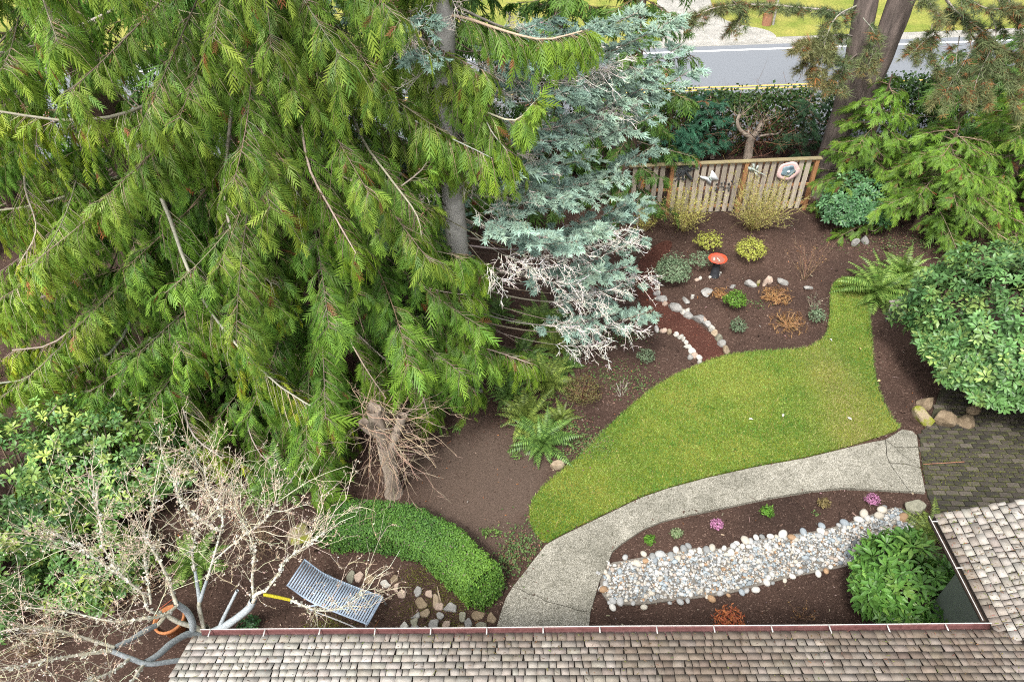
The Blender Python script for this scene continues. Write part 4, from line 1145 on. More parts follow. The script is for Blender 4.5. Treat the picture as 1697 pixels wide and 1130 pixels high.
# ================================================================== TREES AND HEDGES TOWARDS THE ROAD
pine = thing('pine_tree', 'twin-trunked pine with furrowed bark and hanging needle tufts', 'tree')
pb = G(1366, 318)
Y0 = pb[1]
tl = [pb - UP * 0.1, PY(1380, 250, Y0), PY(1401, 175, Y0), PY(1416, 110, Y0), PY(1436, 0, Y0), PY(1456, -110, Y0) ]
trunk_geo(tl + [tl[-1] + np.array([0.4, 0.3, 6])], [0.40, 0.33, 0.29, 0.265, 0.25, 0.22, 0.05], 16, M_barkpine, pine, n=44, rough=0.07)
t2 = [PY(1398, 200, Y0 - 0.05), PY(1434, 152, Y0 - 0.12), PY(1456, 100, Y0 - 0.2), PY(1496, -5, Y0 - 0.25), PY(1535, -110, Y0 - 0.3)]
trunk_geo(t2 + [t2[-1] + np.array([1.2, 0.2, 5])], [0.24, 0.27, 0.28, 0.29, 0.26, 0.05], 16, M_barkpine, pine, n=36, flare=0, rough=0.07)
HP = hero([
    [(1405, 25, 16.8), (1370, 18, 16.4), (1330, 14, 16.0), (1260, 8, 15.6), (1190, 12, 15.2), (1145, 30, 15.0)],
    [(1415, 60, 16.6), (1380, 60, 16.0), (1350, 90, 15.6), (1335, 120, 15.4)],
    [(1420, 10, 16.6), (1385, 30, 15.8), (1365, 80, 15.4), (1360, 140, 15.2)],
    [(1410, 120, 16.5), (1380, 90, 15.8), (1345, 70, 15.5), (1325, 85, 15.3)],
    [(1420, 90, 16.4), (1400, 110, 15.8), (1385, 150, 15.5)],
    [(1560, -15, 16.2), (1585, 20, 15.6), (1620, 45, 15.2), (1660, 80, 15.0), (1720, 110, 14.8)],
    [(1560, -10, 16.2), (1590, 30, 15.6), (1625, 62, 15.2), (1632, 110, 15.0), (1640, 170, 14.8)],
    [(1580, 20, 15.8), (1560, 50, 15.4), (1530, 70, 15.2), (1510, 90, 15.1)],
    [(1620, 60, 15.2), (1600, 100, 15.0), (1575, 140, 14.8), (1560, 165, 14.7)],
    [(1640, 60, 15.2), (1665, 110, 14.9), (1680, 160, 14.7), (1690, 190, 14.6)],
    [(1630, -40, 15.6), (1660, 0, 15.2), (1700, 30, 15.0)], [(1500, -60, 16.0), (1530, -10, 15.4), (1560, 30, 15.0)],
    [(1600, 40, 15.6), (1640, 100, 15.1), (1690, 140, 14.8), (1720, 190, 14.6)], [(1590, 60, 15.4), (1585, 110, 15.0), (1600, 150, 14.8)], [(1660, -20, 15.3), (1690, 40, 15.0), (1700, 100, 14.8)], [(1560, -40, 15.6), (1600, -5, 15.2), (1640, 15, 15.0), (1690, 10, 14.9)], [(1545, 40, 15.6), (1540, 80, 15.3), (1555, 120, 15.1)],
    [(1640, 20, 15.4), (1650, 60, 15.0), (1620, 130, 14.8), (1610, 170, 14.7)],
    [(1430, 30, 16.2), (1450, 60, 15.9), (1440, 110, 15.7)], [(1200, -10, 15.4), (1230, 20, 15.3), (1215, 50, 15.2)],
])
gf, gt = Geo(), Geo()
for k in range(len(HP)):
    g_ = Geo(); limb_geo(HP[k:k + 1], 0.028, g_, (0.28, 0.24, 0.21), 5); g_.build('limb', M_twig, pine)
foliage_on(HP, gf, gt, 21, 0.5, 0.35, 8, 0.155, ((0.07, 0.105, 0.045), (0.17, 0.22, 0.09), (0.34, 0.24, 0.09)), TUFT, t0=0.1, hang=0.15, tipgold=0.35, rust=0.09, side=1.0, twig_c=(0.34, 0.28, 0.23), twig_r=0.005)
PT3 = auto_branches(tl[-1] * [1, 1, 0], 14, 9.5, 15, 3.0, 0.8, 0, 7, drop=0.1, lift=0.1)
foliage_on(PT3, gf, gt, 5, 0.5, 0.3, 5, 0.25, ((0.055, 0.085, 0.03), (0.11, 0.14, 0.05), (0.2, 0.14, 0.06)), TUFT, hang=0.1)
gt.build('branchlets', M_twig, pine, stuff=True); gf.build('crown', M_spruce, pine, stuff=True)

CYP = ((0.06, 0.15, 0.02), (0.18, 0.36, 0.035), (0.34, 0.52, 0.06))
small_conifer('cypress_shrub', 'feathery green cypress wrapped round the foot of the pine', G(1405, 345), 3.6, 1.25, 38, 15, CYP, nspray=7, drop=0.2, lift=0.05, slen=0.19, blen=0.45, droop=0.25, hang=0.45, cat='shrub', group='cypresses by the pine', top=0.3, h0=0.9)
small_conifer('cypress_shrub', 'bright green spreading cypress between the pine and the big rhododendron', G(1520, 375), 2.7, 2.3, 60, 13, CYP, nspray=7, drop=0.05, lift=-0.1, slen=0.19, blen=0.5, droop=0.15, hang=0.35, cat='shrub', group='cypresses by the pine', top=0.35)
small_conifer('cypress_shrub', 'yellow-green cypress at the edge, above the big rhododendron', G(1650, 345), 3.2, 2.1, 54, 13, (CYP[0], CYP[1], (0.34, 0.42, 0.05)), nspray=7, drop=0.05, lift=-0.1, slen=0.19, blen=0.5, droop=0.15, hang=0.35, cat='shrub', group='cypresses by the pine', top=0.35)
small_conifer('cypress_shrub', 'dark thin cypress in the shade between pine and road hedge', G(1560, 270), 3.4, 1.6, 40, 11, DKG, drop=0.1, lift=0.0, slen=0.26, temps=SPRAY_LO, blen=0.5, hang=0.5, cat='shrub', group='cypresses by the pine', top=0.4, h0=0.8)

small_conifer('cypress_tree', 'tall dark conifer at the frame edge behind the pine needles', G(1700, 262), 6.5, 2.0, 60, 9, ((0.035, 0.09, 0.02), (0.10, 0.22, 0.04), (0.2, 0.34, 0.06)), temps=SPRAY_LO, nspray=6, drop=0.15, slen=0.3, blen=0.5, hang=0.4, top=0.5, tr=0.16, droop=0.2)
# clipped hedges along the road: twiggy inside, leaf on the outside
def hedge(label, pts, h, w, nleaf, ntwig, pal, twc, lw=(0.095, 0.04), z0=0.1):
    t = thing('hedge', label, 'hedge', 'hedges along the road'); P = spline(pts, 30)[None]
    b_ = np.zeros(nleaf, int); p, tg = along(P, b_, rng.random(nleaf)); nn = norm(np.cross(tg, UP))
    u, v = rng.uniform(-1, 1, nleaf), rng.random(nleaf) ** 0.6
    edge = rng.random(nleaf) < 0.6; u = np.where(edge & (rng.random(nleaf) < 0.5), np.sign(u) * rng.uniform(0.8, 1.05, nleaf), u); v = np.where(edge & (np.abs(u) < 0.8), rng.uniform(0.86, 1.08, nleaf), v)
    q = p + nn * (u * w / 2)[:, None] + UP * (z0 + v * (h - z0))[:, None] + 0.07 * rng.normal(size=(nleaf, 3)) + UP * (0.08 * wob(p, 1.5))[:, None]
    ok = (wob(q, 1.2, 2) + 0.8 * v + rng.normal(0, 0.3, nleaf)) > 0.05
    q = q[ok]; n = len(q); L, w_ = lw
    tm = (np.array([[0, 0, 0], [-w_, 0.5 * L, 0], [0, L, -0.1 * L], [w_, 0.5 * L, 0]]), np.array([[0, 2, 1], [0, 3, 2]]), None)
    C = np.clip(lerp(pal[0], pal[1], rng.random(n)) * np.exp(rng.normal(0, 0.15, (n, 1))), 0, 1)
    Geo().inst(tm, axis_frames(norm(rng.normal(size=(n, 3)) + UP * 0.7)) * rng.uniform(0.7, 1.3, n)[:, None, None], q, C).build('foliage', M_leaf, t, stuff=True)
    p, tg = along(P, np.zeros(ntwig, int), rng.random(ntwig)); nn = norm(np.cross(tg, UP))
    Q, R = twigs(p + nn * rng.uniform(-0.4, 0.4, (ntwig, 1)) * w * 0.6, norm(UP + rng.normal(0, 0.35, (ntwig, 3))), h * rng.uniform(0.6, 1.0, ntwig), rng.uniform(0.006, 0.02, ntwig), ntwig, 5, 0.2)
    g_ = Geo(); tubes(Q, R, 3, jit(twc, ntwig, 0.25), g_)
    m = np.repeat(np.arange(ntwig), 5); p2, t2_ = along(Q, m, rng.uniform(0.3, 1, len(m))); Q2, R2 = twigs(p2, norm(t2_ + rng.normal(0, 0.7, (len(m), 3))), h * rng.uniform(0.15, 0.35, len(m)), np.full(len(m), 0.005), len(m), 4, 0.2)
    tubes(Q2, R2, 3, jit(twc, len(m), 0.25), g_); g_.build('twigs', M_twig, t, stuff=True)
    return t
hz = 1.75
H0 = G(1085, 165, hz)
Hs = [np.array([H0[0], H0[1], 0]) + AX * s for s in (-0.5, 2, 4.6)]
hedge('clipped hedge with bare reddish-brown twigs behind the slatted fence', Hs, hz, 0.9, 9000, 260, ((0.03, 0.07, 0.022), (0.08, 0.15, 0.03)), (0.26, 0.14, 0.09))
Hs2 = [np.array([H0[0], H0[1], 0]) + AX * s for s in (4.9, 9, 14)]
hedge('dark green clipped hedge behind the pine along the road', Hs2, hz + 0.25, 1.0, 15000, 160, ((0.022, 0.055, 0.018), (0.06, 0.11, 0.025)), (0.16, 0.10, 0.07))
Hs3 = [np.array([H0[0], H0[1], 0]) + AX * s for s in (-20, -10, -0.8)]
hedge('tall dark hedge seen through the cedar limbs', Hs3, 2.4, 1.4, 9000, 120, ((0.022, 0.055, 0.018), (0.06, 0.11, 0.025)), (0.16, 0.10, 0.07))

TEAL = ((0.025, 0.085, 0.05), (0.065, 0.20, 0.115), (0.11, 0.27, 0.14))
small_conifer('cypress_shrub', 'teal green rounded cypress behind the fence', G(1163, 262), 1.9, 0.85, 34, 15, TEAL, temps=SPRAY_LO, nspray=6, drop=-0.35, lift=-0.1, slen=0.2, blen=0.35, hang=-0.1, droop=0.1, cat='shrub', group='cypresses behind the fence', top=0.4, tr=0.06, tipgold=0.3)
small_conifer('cypress_shrub', 'low dark cypress behind the fence post', G(1120, 270), 1.3, 0.75, 24, 14, TEAL, temps=SPRAY_LO, nspray=6, drop=-0.2, lift=-0.1, slen=0.2, blen=0.35, hang=0.1, droop=0.2, cat='shrub', group='cypresses behind the fence', top=0.4, tr=0.05, tipgold=0.2)
small_conifer('cypress_shrub', 'dark cypress between pollarded tree and pine trunk', G(1318, 260), 1.9, 0.9, 30, 12, ((0.025, 0.065, 0.03), (0.05, 0.12, 0.05), (0.08, 0.16, 0.06)), drop=-0.2, lift=-0.1, slen=0.2, blen=0.35, hang=0.1, droop=0.2, cat='shrub', group='cypresses behind the fence', top=0.4, tr=0.05, tipgold=0.2)

# pollarded tree with stubby arms
poll = thing('pollarded_tree', 'hard-pruned bare tree with forked stubs behind the fence', 'tree')
yb = G(1240, 268)[1]
Pp = lambda *a: [PY(x, y, yb + d) for x, y, d in a]
trunk_geo([G(1239, 268) - UP * 0.1] + Pp((1240, 255, 0), (1243, 235, 0), (1246, 225, 0)), [0.16, 0.13, 0.12, 0.13], 12, M_barkpale, poll, n=14)
for arm, r in ((Pp((1245, 228, 0), (1233, 222, -.05), (1224, 212, -.1), (1222, 200, -.1), (1226, 190, -.1)), (.07, .06, .05, .045)), (Pp((1246, 226, 0), (1254, 220, .05), (1260, 210, .05), (1263, 202, .05)), (.09, .09, .085, .08)),
               (Pp((1244, 228, 0), (1236, 225, .1), (1229, 215, .2), (1226, 203, .3)), (.06, .05, .04, .035)), (Pp((1258, 226, 0), (1275, 223, .1), (1290, 221, .2), (1302, 205, .4), (1308, 190, .5)), (.035, .03, .025, .02, .012)),
               (Pp((1240, 222, 0.1), (1242, 205, .2), (1236, 190, .3), (1238, 170, .4)), (.03, .025, .02, .012))):
    trunk_geo(arm, r, 8, M_barkpale, poll, 'limb', n=12, flare=0)
g_ = Geo(); n = 60; P0 = np.array(Pp((1226, 195, 0), (1263, 203, 0), (1246, 222, 0), (1300, 210, .3)))[rng.integers(0, 4, n)]
Q, R = twigs(P0, norm(np.stack([rng.normal(0.1, 0.6, n), rng.normal(0, 0.4, n), rng.uniform(0.2, 1, n)], 1)), rng.uniform(0.3, 0.9, n), np.full(n, 0.008), n, 5, 0.3); tubes(Q, R, 3, jit((0.34, 0.27, 0.2), n, 0.2), g_)
g_.build('shoots', M_twig, poll, stuff=True)
for lab, bx, tx in (('short cut stump standing behind the fence with one side stub', (1180, 262), (1184, 226)), ('tall dark cut trunk behind the fence end', (1104, 262), (1113, 165))):
    st = thing('tree_stump', lab, 'tree stump'); b0 = G(*bx)
    trunk_geo([b0 - UP * 0.1, PY(bx[0] * .5 + tx[0] * .5, bx[1] * .5 + tx[1] * .5, b0[1]), PY(*tx, b0[1])], [0.075, 0.07, 0.065] if bx[0] > 1150 else [0.11, 0.1, 0.09], 10, M_barkpale if bx[0] > 1150 else M_barkred, st, n=10, flare=0.1)
    if bx[0] > 1150: trunk_geo([PY(1186, 236, b0[1]), PY(1196, 242, b0[1] - 0.1), PY(1204, 247, b0[1] - 0.2)], [0.035, 0.03, 0.028], 7, M_barkpale, st, 'limb', n=6, flare=0)

# ================================================================== RHODODENDRONS AND OTHER BROADLEAF SHRUBS
RH = ((0.05, 0.13, 0.04), (0.14, 0.28, 0.08), (0.33, 0.45, 0.12))
c_ = G(1610, 640); c_ = np.array([9.68, 9.25, 0.95])
whorl_bush('rhododendron_bush', 'big rounded rhododendron with whorled leaves beside the lawn', 'rhododendron', c_, (2.15, 1.95, 1.85), 2500, 700, (0.135, 0.025), RH, M_leafg, 280, 'rhododendrons', 0.2, 0, yel=0.3, flat=0.4, zmin=0.12)
whorl_bush('rhododendron_bush', 'rhododendron branch mass overhanging the brick patio at the edge', 'rhododendron', np.array([10.0, 7.6, 0.7]), (0.75, 0.75, 0.8), 360, 160, (0.135, 0.025), RH, M_leafg, 80, 'rhododendrons', 0.2, 1, yel=0.25, flat=0.5)
fr = G(1515, 985, 0.7)
whorl_bush('rhododendron_bush', 'bright green long-leaved rhododendron in the corner below the roof gutters', 'rhododendron', np.array([5.42, 4.62, 0.5]), (0.6, 0.88, 0.8), 280, 140, (0.175, 0.027), ((0.045, 0.13, 0.022), (0.115, 0.25, 0.045), (0.26, 0.41, 0.08)), M_leafg, 220, 'rhododendrons', 0.16, 2, yel=0.25, nleaf=9, flat=0.4)
whorl_bush('rhododendron_bush', 'dark rhododendron at the corner of the fence below the pine', 'rhododendron', np.array([*G(1410, 372)[:2], 0.45]), (0.95, 0.7, 0.95), 420, 200, (0.13, 0.024), ((0.035, 0.10, 0.04), (0.10, 0.22, 0.085), (0.2, 0.33, 0.11)), M_leafg, 120, 'rhododendrons', 0.25, 3, yel=0.15)
LR = ((0.04, 0.11, 0.03), (0.14, 0.26, 0.06), (0.36, 0.43, 0.09))
for k, (px, py, rx, ry, rz, no, lab) in enumerate(((215, 815, 1.4, 1.1, 1.5, 620, 'deep green rhododendron under the cedar limbs'), (55, 870, 1.7, 1.4, 1.6, 900, 'tall light green rhododendron behind the bare tree twigs'),
                                                    (-10, 1000, 1.3, 1.1, 1.2, 420, 'rhododendron at the frame edge beside the bare tree'), (175, 960, 0.8, 0.7, 0.75, 300, 'low rhododendron clump behind the terracotta pot'))):
    p0 = G(px, py)
    whorl_bush('rhododendron_bush', lab, 'rhododendron', np.array([p0[0], p0[1], rz * 0.45]), (rx, ry, rz), int(no * 1.5), no // 3, (0.105, 0.02), LR, M_leafg, 110, 'rhododendrons', 0.25, k, yel=0.3, nleaf=7, flat=0.4)

# --- clipped box hedge: a curved, flat-topped run
boxh = thing('box_hedge', 'clipped curved box hedge with dense small green leaves', 'hedge')
cl = spline([G(x, y, 0.35) for x, y in ((548, 868), (610, 866), (675, 876), (725, 900), (765, 932), (800, 965))], 40); cl[:, 2] = 0
gb = Geo()
HW, HH = 0.31, 0.62
lo_, ring = [], 10
tgc = norm(np.gradient(cl, axis=0)); nnc = norm(np.cross(tgc, UP))
pr = [(-1, 0.0), (-1.0, 0.5), (-0.96, 0.85), (-0.8, 0.98), (-0.3, 1.0), (0.3, 1.0), (0.8, 0.98), (0.96, 0.85), (1.0, 0.5), (1, 0.0)]
for k in range(40):
    endf = min(1, 0.45 + 0.11 * min(k, 39 - k))
    for a, z in pr: lo_.append(cl[k] + nnc[k] * a * HW * 0.84 * endf + UP * z * HH * (0.72 + 0.16 * endf))
F = [[i_ * 10 + j, i_ * 10 + j + 1, (i_ + 1) * 10 + j + 1, (i_ + 1) * 10 + j] for i_ in range(39) for j in range(9)]
gb.add(np.array(lo_), [np.array(F), np.array([list(range(10))[::-1], list(range(390, 400))])], (0.03, 0.05, 0.015))
gb.build('branch_core', M_leaf, boxh)
n = 46000; b_ = np.zeros(n, int); tpar = rng.random(n)
pc, tg = along(cl[None], b_, tpar); nn = norm(np.cross(tg, UP))
s = rng.random(n) * 3.3                           # walk round the section: side, top, side
a = np.where(s < 1, -1, np.where(s < 2.3, (s - 1) / 0.65 - 1, 1)); z = np.where(s < 1, s, np.where(s < 2.3, 1, 3.3 - s))
rr = (np.abs(a) ** 6 + z ** 6) ** (1 / 6); a, z = a / np.maximum(rr, 1), z / np.maximum(rr, 1)
q = pc + nn * (a * HW)[:, None] + UP * (z * HH)[:, None]
outn = norm(nn * (a ** 5)[:, None] + UP * (np.clip(z, 0, 1) ** 5)[:, None] + 1e-6)
q = q + outn * (0.045 * wob(q, 2.4) + 0.035 * wob(q, 8, 2) + rng.normal(0, 0.022, n) - 0.01)[:, None]
ends = rng.random(n) < 0.16
for sgn, k in ((-1, 0), (1, 39)):
    e = ends & ((tpar < 0.5) if sgn < 0 else (tpar >= 0.5)); m_ = e.sum()
    th = rng.uniform(-1, 1, m_); zz = rng.random(m_) ** 0.6; bul = np.sqrt(np.clip(1 - th ** 4, 0, 1)) * np.sqrt(np.clip(1.02 - zz ** 4, 0, 1))
    q[e] = cl[k] + nnc[k] * (th * HW * 0.97)[:, None] + tgc[k] * (sgn * (0.2 * bul) + rng.normal(0, 0.03, m_))[:, None] + UP * (zz * HH * 0.98 + rng.normal(0, 0.012, m_))[:, None]
    outn[e] = tgc[k] * sgn
gap = wob(q * [1, 1, 0.6], 7, 3) < -0.98
q, outn, tpar = q[~gap], outn[~gap], tpar[~gap]; n = len(q)
sun_top = np.clip(outn[:, 2], 0, 1)
C = lerp((0.045, 0.115, 0.028), (0.12, 0.25, 0.042), np.clip(0.45 + 0.35 * wob(q, 2.0, 1) + rng.normal(0, 0.3, n), 0, 1))
C = lerp(C, (0.21, 0.36, 0.04), np.clip((tpar - 0.55) * 1.6, 0, 1) * 0.8 * rng.uniform(0.2, 1, n))
C[rng.random(n) < 0.03] = (0.16, 0.13, 0.10)
tm = (np.array([[0, 0, 0], [-0.011, 0.014, 0], [0, 0.03, -0.003], [0.011, 0.014, 0]]), np.array([[0, 2, 1], [0, 3, 2]]), None)
Geo().inst(tm, axis_frames(norm(outn + UP * 0.3 + rng.normal(0, 0.5, (n, 3)))) * rng.uniform(0.8, 1.35, n)[:, None, None], q, np.clip(C * np.exp(rng.normal(0, 0.12, (n, 1))), 0, 1)).build('foliage', M_leaf, boxh, stuff=True)

# --- ferns
for lab, px, py, R, n, kind in (
        ('large upright sword fern at the edge of the cedar shade', 900, 542, 0.9, 26, 'bright'), ('fern with olive fronds just below the upright sword fern', 925, 575, 0.65, 20, 'olive'),
        ('fern half hidden by the cedar tips, above the middle fern', 862, 600, 0.8, 20, 'dark'), ('dark fern beside the cedar tips, spreading over the mulch', 908, 634, 0.8, 24, 'olive'),
        ('olive fern with upright fronds, upper of the pair near the boulder', 872, 695, 0.8, 24, 'olive'), ('bluish green fern closest to the tan boulder', 900, 735, 0.8, 24, 'dark'),
        ('small fern between the two ferns nearest the boulder', 930, 695, 0.5, 16, 'olive'), ('fern peeking out under the lowest bright cedar tip', 845, 655, 0.6, 18, 'dark'), ('narrow fern right of the olive-fronded one', 935, 610, 0.55, 16, 'dark'),
        ('dark fern below the cedar skirt near the box hedge', 470, 800, 0.95, 20, 'dark'), ('fern under the bare tree twigs', 325, 935, 0.7, 18, 'bright'),
        ('big light green fern at the lawn tip', 1452, 487, 1.08, 34, 'bright'), ('light green fern tucked against the rhododendron', 1495, 462, 0.9, 26, 'bright'),
        ('fern squeezed between wing gutter and rhododendron', 1543, 885, 0.6, 18, 'olive'), ('small dark fern in the deep cedar shade', 830, 520, 0.6, 16, 'dark')):
    fern(lab, px, py, R * (0.95 if px < 1000 else 0.95), int(n * 1.3), kind, 'ferns')

# --- wiry and leafy shrubs in the beds
YG = ((0.36, 0.36, 0.07), (0.55, 0.52, 0.15)); YS = (0.46, 0.38, 0.17)
twig_shrub('twiggy_shrub', 'fine yellow-green twiggy shrub against the middle of the fence', 'shrub', G(1245, 380), 1.45, 1.5, 100, YS, YG, 5200, group='twiggy shrubs at the fence', r=0.006, fork=9)
twig_shrub('twiggy_shrub', 'yellow-green twiggy shrub below the metal tree on the fence', 'shrub', G(1132, 382), 1.3, 1.1, 70, YS, YG, 3000, group='twiggy shrubs at the fence', r=0.005, fork=8)
twig_shrub('twiggy_shrub', 'small yellow-green twiggy shrub beside the spruce tips at the fence end', 'shrub', G(1068, 382), 0.8, 0.8, 46, YS, YG, 1400, group='twiggy shrubs at the fence', r=0.005, fork=7)
YL = ((0.28, 0.32, 0.045), (0.46, 0.47, 0.10))
leaf_bush('shrub', 'round chartreuse shrub to the right of the birdbath', 'shrub', [*G(1240, 432)[:2], 0.27], (0.38, 0.36, 0.36), 1500, (0.04, 0.012), YL, k=1, bumps=0.3, shell=0.4)
leaf_bush('shrub', 'loose chartreuse shrub behind the birdbath', 'shrub', [*G(1172, 415)[:2], 0.24], (0.34, 0.32, 0.28), 700, (0.045, 0.014), YL, k=2, bumps=0.3, shell=0.4)
GG = ((0.10, 0.16, 0.085), (0.22, 0.29, 0.17))
leaf_bush('shrub', 'rounded grey-green shrub at the top of the rock border', 'shrub', [*G(1112, 468)[:2], 0.30], (0.43, 0.42, 0.42), 2400, (0.05, 0.012), GG, k=3, bumps=0.2, shell=0.5)
leaf_bush('shrub', 'thin grey-green shrub close to the birdbath pedestal', 'shrub', [*G(1158, 448)[:2], 0.25], (0.3, 0.25, 0.28), 420, (0.05, 0.012), GG, k=1, shell=0.3)
leaf_bush('shrub', 'small bright green shrub in the middle of the bed', 'shrub', [*G(1216, 510)[:2], 0.2], (0.25, 0.25, 0.24), 900, (0.04, 0.016), ((0.09, 0.22, 0.025), (0.2, 0.36, 0.05)), k=2, shell=0.4)
for lab, px, py, r in (('small grey-green tuft between bark path and bright shrub', 1221, 548, 0.2), ('small grey-green tuft near the narrow arm of the lawn', 1351, 532, 0.2), ('small grey-green tuft by the white-stone border', 1070, 598, 0.19),
                       ('small grey-green tuft below the white spruce twigs', 950, 594, 0.2), ('pale green mound beneath the spruce twigs', 941, 540, 0.18)):
    leaf_bush('shrub', lab, 'shrub', [*G(px, py)[:2], r * 0.6], (r, r, r), 420, (0.045, 0.012), GG, k=int(px) % 4, shell=0.3, group='grey-green tufts')
leaf_bush('shrub', 'low rounded brownish shrub between ferns and lawn', 'shrub', [*G(965, 662)[:2], 0.22], (0.42, 0.4, 0.36), 1100, (0.03, 0.011), ((0.10, 0.085, 0.035), (0.18, 0.17, 0.05)), k=1, shell=0.4, nstem=50, stem_c=(0.22, 0.13, 0.08))
OR = ((0.32, 0.15, 0.055), (0.45, 0.27, 0.11))
for lab, px, py, r, n in (('orange-brown dead perennial below the rock ridge', 1285, 495, 0.36, 380), ('dry orange tuft left of the rock ridge', 1192, 492, 0.2, 160), ('flattened dry straw patch in the lower bed', 1305, 538, 0.42, 260)):
    leaf_bush('dry_perennial', lab, 'plant', [*G(px, py)[:2], 0.08], (r, r, 0.16), n, (0.09, 0.008), OR, k=2, shell=0.1, nstem=40, stem_c=(0.4, 0.24, 0.12), group='dried perennials')
twig_shrub('twiggy_shrub', 'bare reddish shrub standing alone above the narrow arm of the lawn', 'shrub', G(1333, 462), 0.95, 0.55, 16, (0.28, 0.17, 0.11), OR, 60, r=0.006, fork=6)
twig_shrub('twiggy_shrub', 'small pale bare shrub above the grey-green tuft near the lawn arm', 'shrub', G(1347, 514), 0.45, 0.3, 14, (0.34, 0.27, 0.21), GG, 60, r=0.005, fork=5)
twig_shrub('twiggy_shrub', 'small bare whitish shrub at the lawn bend', 'shrub', G(1030, 655), 0.35, 0.3, 9, (0.5, 0.44, 0.36), GG, 0, r=0.005, fork=5)
leaf_bush('nandina_shrub', 'orange-red leafed shrub at the eave', 'shrub', [*G(1208, 1034, 0.2)[:2], 0.24], (0.24, 0.22, 0.26), 420, (0.07, 0.011), ((0.42, 0.10, 0.05), (0.62, 0.24, 0.09)), k=1, shell=0.3, nstem=20, stem_c=(0.4, 0.18, 0.08))
leaf_bush('nandina_shrub', 'tiny orange plant beside the corner rhododendron', 'shrub', [*G(1437, 996)[:2], 0.1], (0.13, 0.13, 0.14), 130, (0.05, 0.01), ((0.4, 0.16, 0.04), (0.55, 0.28, 0.08)), k=2, shell=0.3)
twig_shrub('twiggy_shrub', 'dry brown twig cluster in the dark bed near the corner rhododendron', 'shrub', G(1325, 1024), 0.32, 0.24, 14, (0.26, 0.16, 0.10), OR, 30, r=0.004, fork=5)
PK = ((0.30, 0.11, 0.22), (0.50, 0.24, 0.38))
leaf_bush('heather', 'pink flowering heather in the middle of the upper bed strip', 'heather', [*G(1187, 873)[:2], 0.07], (0.11, 0.1, 0.1), 320, (0.03, 0.009), PK, k=1, shell=0.3, nstem=6, group='pink heathers')
leaf_bush('heather', 'pink flowering heather near the flat grey boulder', 'heather', [*G(1443, 832)[:2], 0.07], (0.12, 0.11, 0.1), 320, (0.03, 0.009), PK, k=2, shell=0.3, nstem=6, group='pink heathers')
BG = ((0.07, 0.20, 0.02), (0.16, 0.32, 0.04))
leaf_bush('ground_plant', 'small bright green clump at the path corner above the pebbles', 'plant', [*G(1076, 898)[:2], 0.06], (0.1, 0.09, 0.1), 240, (0.04, 0.008), BG, k=1, shell=0.2, nstem=0)
leaf_bush('ground_plant', 'grassy green clump in the upper bed strip', 'plant', [*G(1270, 852)[:2], 0.07], (0.11, 0.1, 0.11), 260, (0.055, 0.007), BG, k=2, shell=0.2, nstem=0)
leaf_bush('ground_plant', 'pale variegated clump left of the first heather', 'plant', [*G(1121, 886)[:2], 0.05], (0.11, 0.1, 0.07), 200, (0.035, 0.012), ((0.16, 0.26, 0.10), (0.40, 0.46, 0.26)), k=3, shell=0.2, nstem=0)
leaf_bush('ground_plant', 'faded brownish clump between green clump and second heather', 'plant', [*G(1363, 838)[:2], 0.07], (0.11, 0.1, 0.12), 220, (0.035, 0.01), ((0.17, 0.13, 0.05), (0.28, 0.22, 0.09)), k=1, shell=0.2, nstem=0)
leaf_bush('ground_plant', 'small dark evergreen beside the wrapped limbs', 'plant', [*G(418, 1040)[:2], 0.1], (0.16, 0.15, 0.14), 300, (0.04, 0.016), ((0.02, 0.07, 0.025), (0.06, 0.15, 0.045)), M_leafg, k=2, shell=0.3, nstem=0)
for lab, px, py, r in (('small green weed beside the hard-pruned tree', 758, 712, 0.09), ('two-leaved green weed above the boulder', 855, 758, 0.11), ('small grey weed in the open mulch', 805, 883, 0.08), ('pale green weed left of the brown edge plants', 822, 884, 0.09),
                       ('grassy weed below the box hedge middle', 632, 908, 0.12), ('grassy weed under the hedge near the bare twigs', 594, 905, 0.13), ('thin grassy weed along the hedge foot', 695, 925, 0.12), ('weed at the path edge below the hedge end', 825, 985, 0.07)):
    leaf_bush('weed', lab, 'weed', [*G(px, py)[:2], 0.04], (r, r, r * 0.8), 46, (0.07, 0.01), ((0.10, 0.22, 0.04), (0.22, 0.34, 0.09)), k=int(px) % 4, shell=0.1, nstem=0, group='weeds in the mulch')
for lab, px, py in (('bare brown thicket below the wrapped limbs at the frame edge', 70, 1075), ('bare brown thicket behind the terracotta pot', 235, 985), ('bare brown thicket in front of the tall rhododendron', 110, 985), ('bare brown thicket between mossy boulder and bare tree', 430, 905)):
    twig_shrub('bare_thicket', lab, 'shrub', G(px, py), 0.7, 0.8, 40, (0.30, 0.21, 0.14), ((0.30, 0.2, 0.12), (0.42, 0.32, 0.2)), 240, r=0.005, fork=7, group='bare brown thickets')
# low ground cover that nobody could count
n = 9000; q = []
for px, py, rx, ry, w_ in ((930, 715, 0.55, 0.5, 3), (975, 740, 0.5, 0.4, 3), (1010, 620, 0.7, 0.45, 1.4), (1050, 640, 0.6, 0.4, 1.2), (850, 660, 0.5, 0.6, 2), (868, 905, 0.35, 0.45, 2), (840, 930, 0.25, 0.4, 1.4), (1035, 560, 0.5, 0.3, 1.2), (700, 905, 0.8, 0.2, 0.6), (1500, 405, 1.6, 0.5, 3), (1600, 400, 1.2, 0.6, 2), (930, 655, 0.5, 0.5, 1.0), (1250, 505, 0.3, 0.2, .3), (1350, 850, .1, .05, .05)):
    q.append(G(px, py)[:2] + np.random.default_rng(int(px)).normal(0, 0.5, (int(w_ * 260), 2)) * [rx, ry])
q = np.concatenate(q); n = len(q); p3 = np.concatenate([q, rng.uniform(0.0, 0.06, (n, 1))], 1)
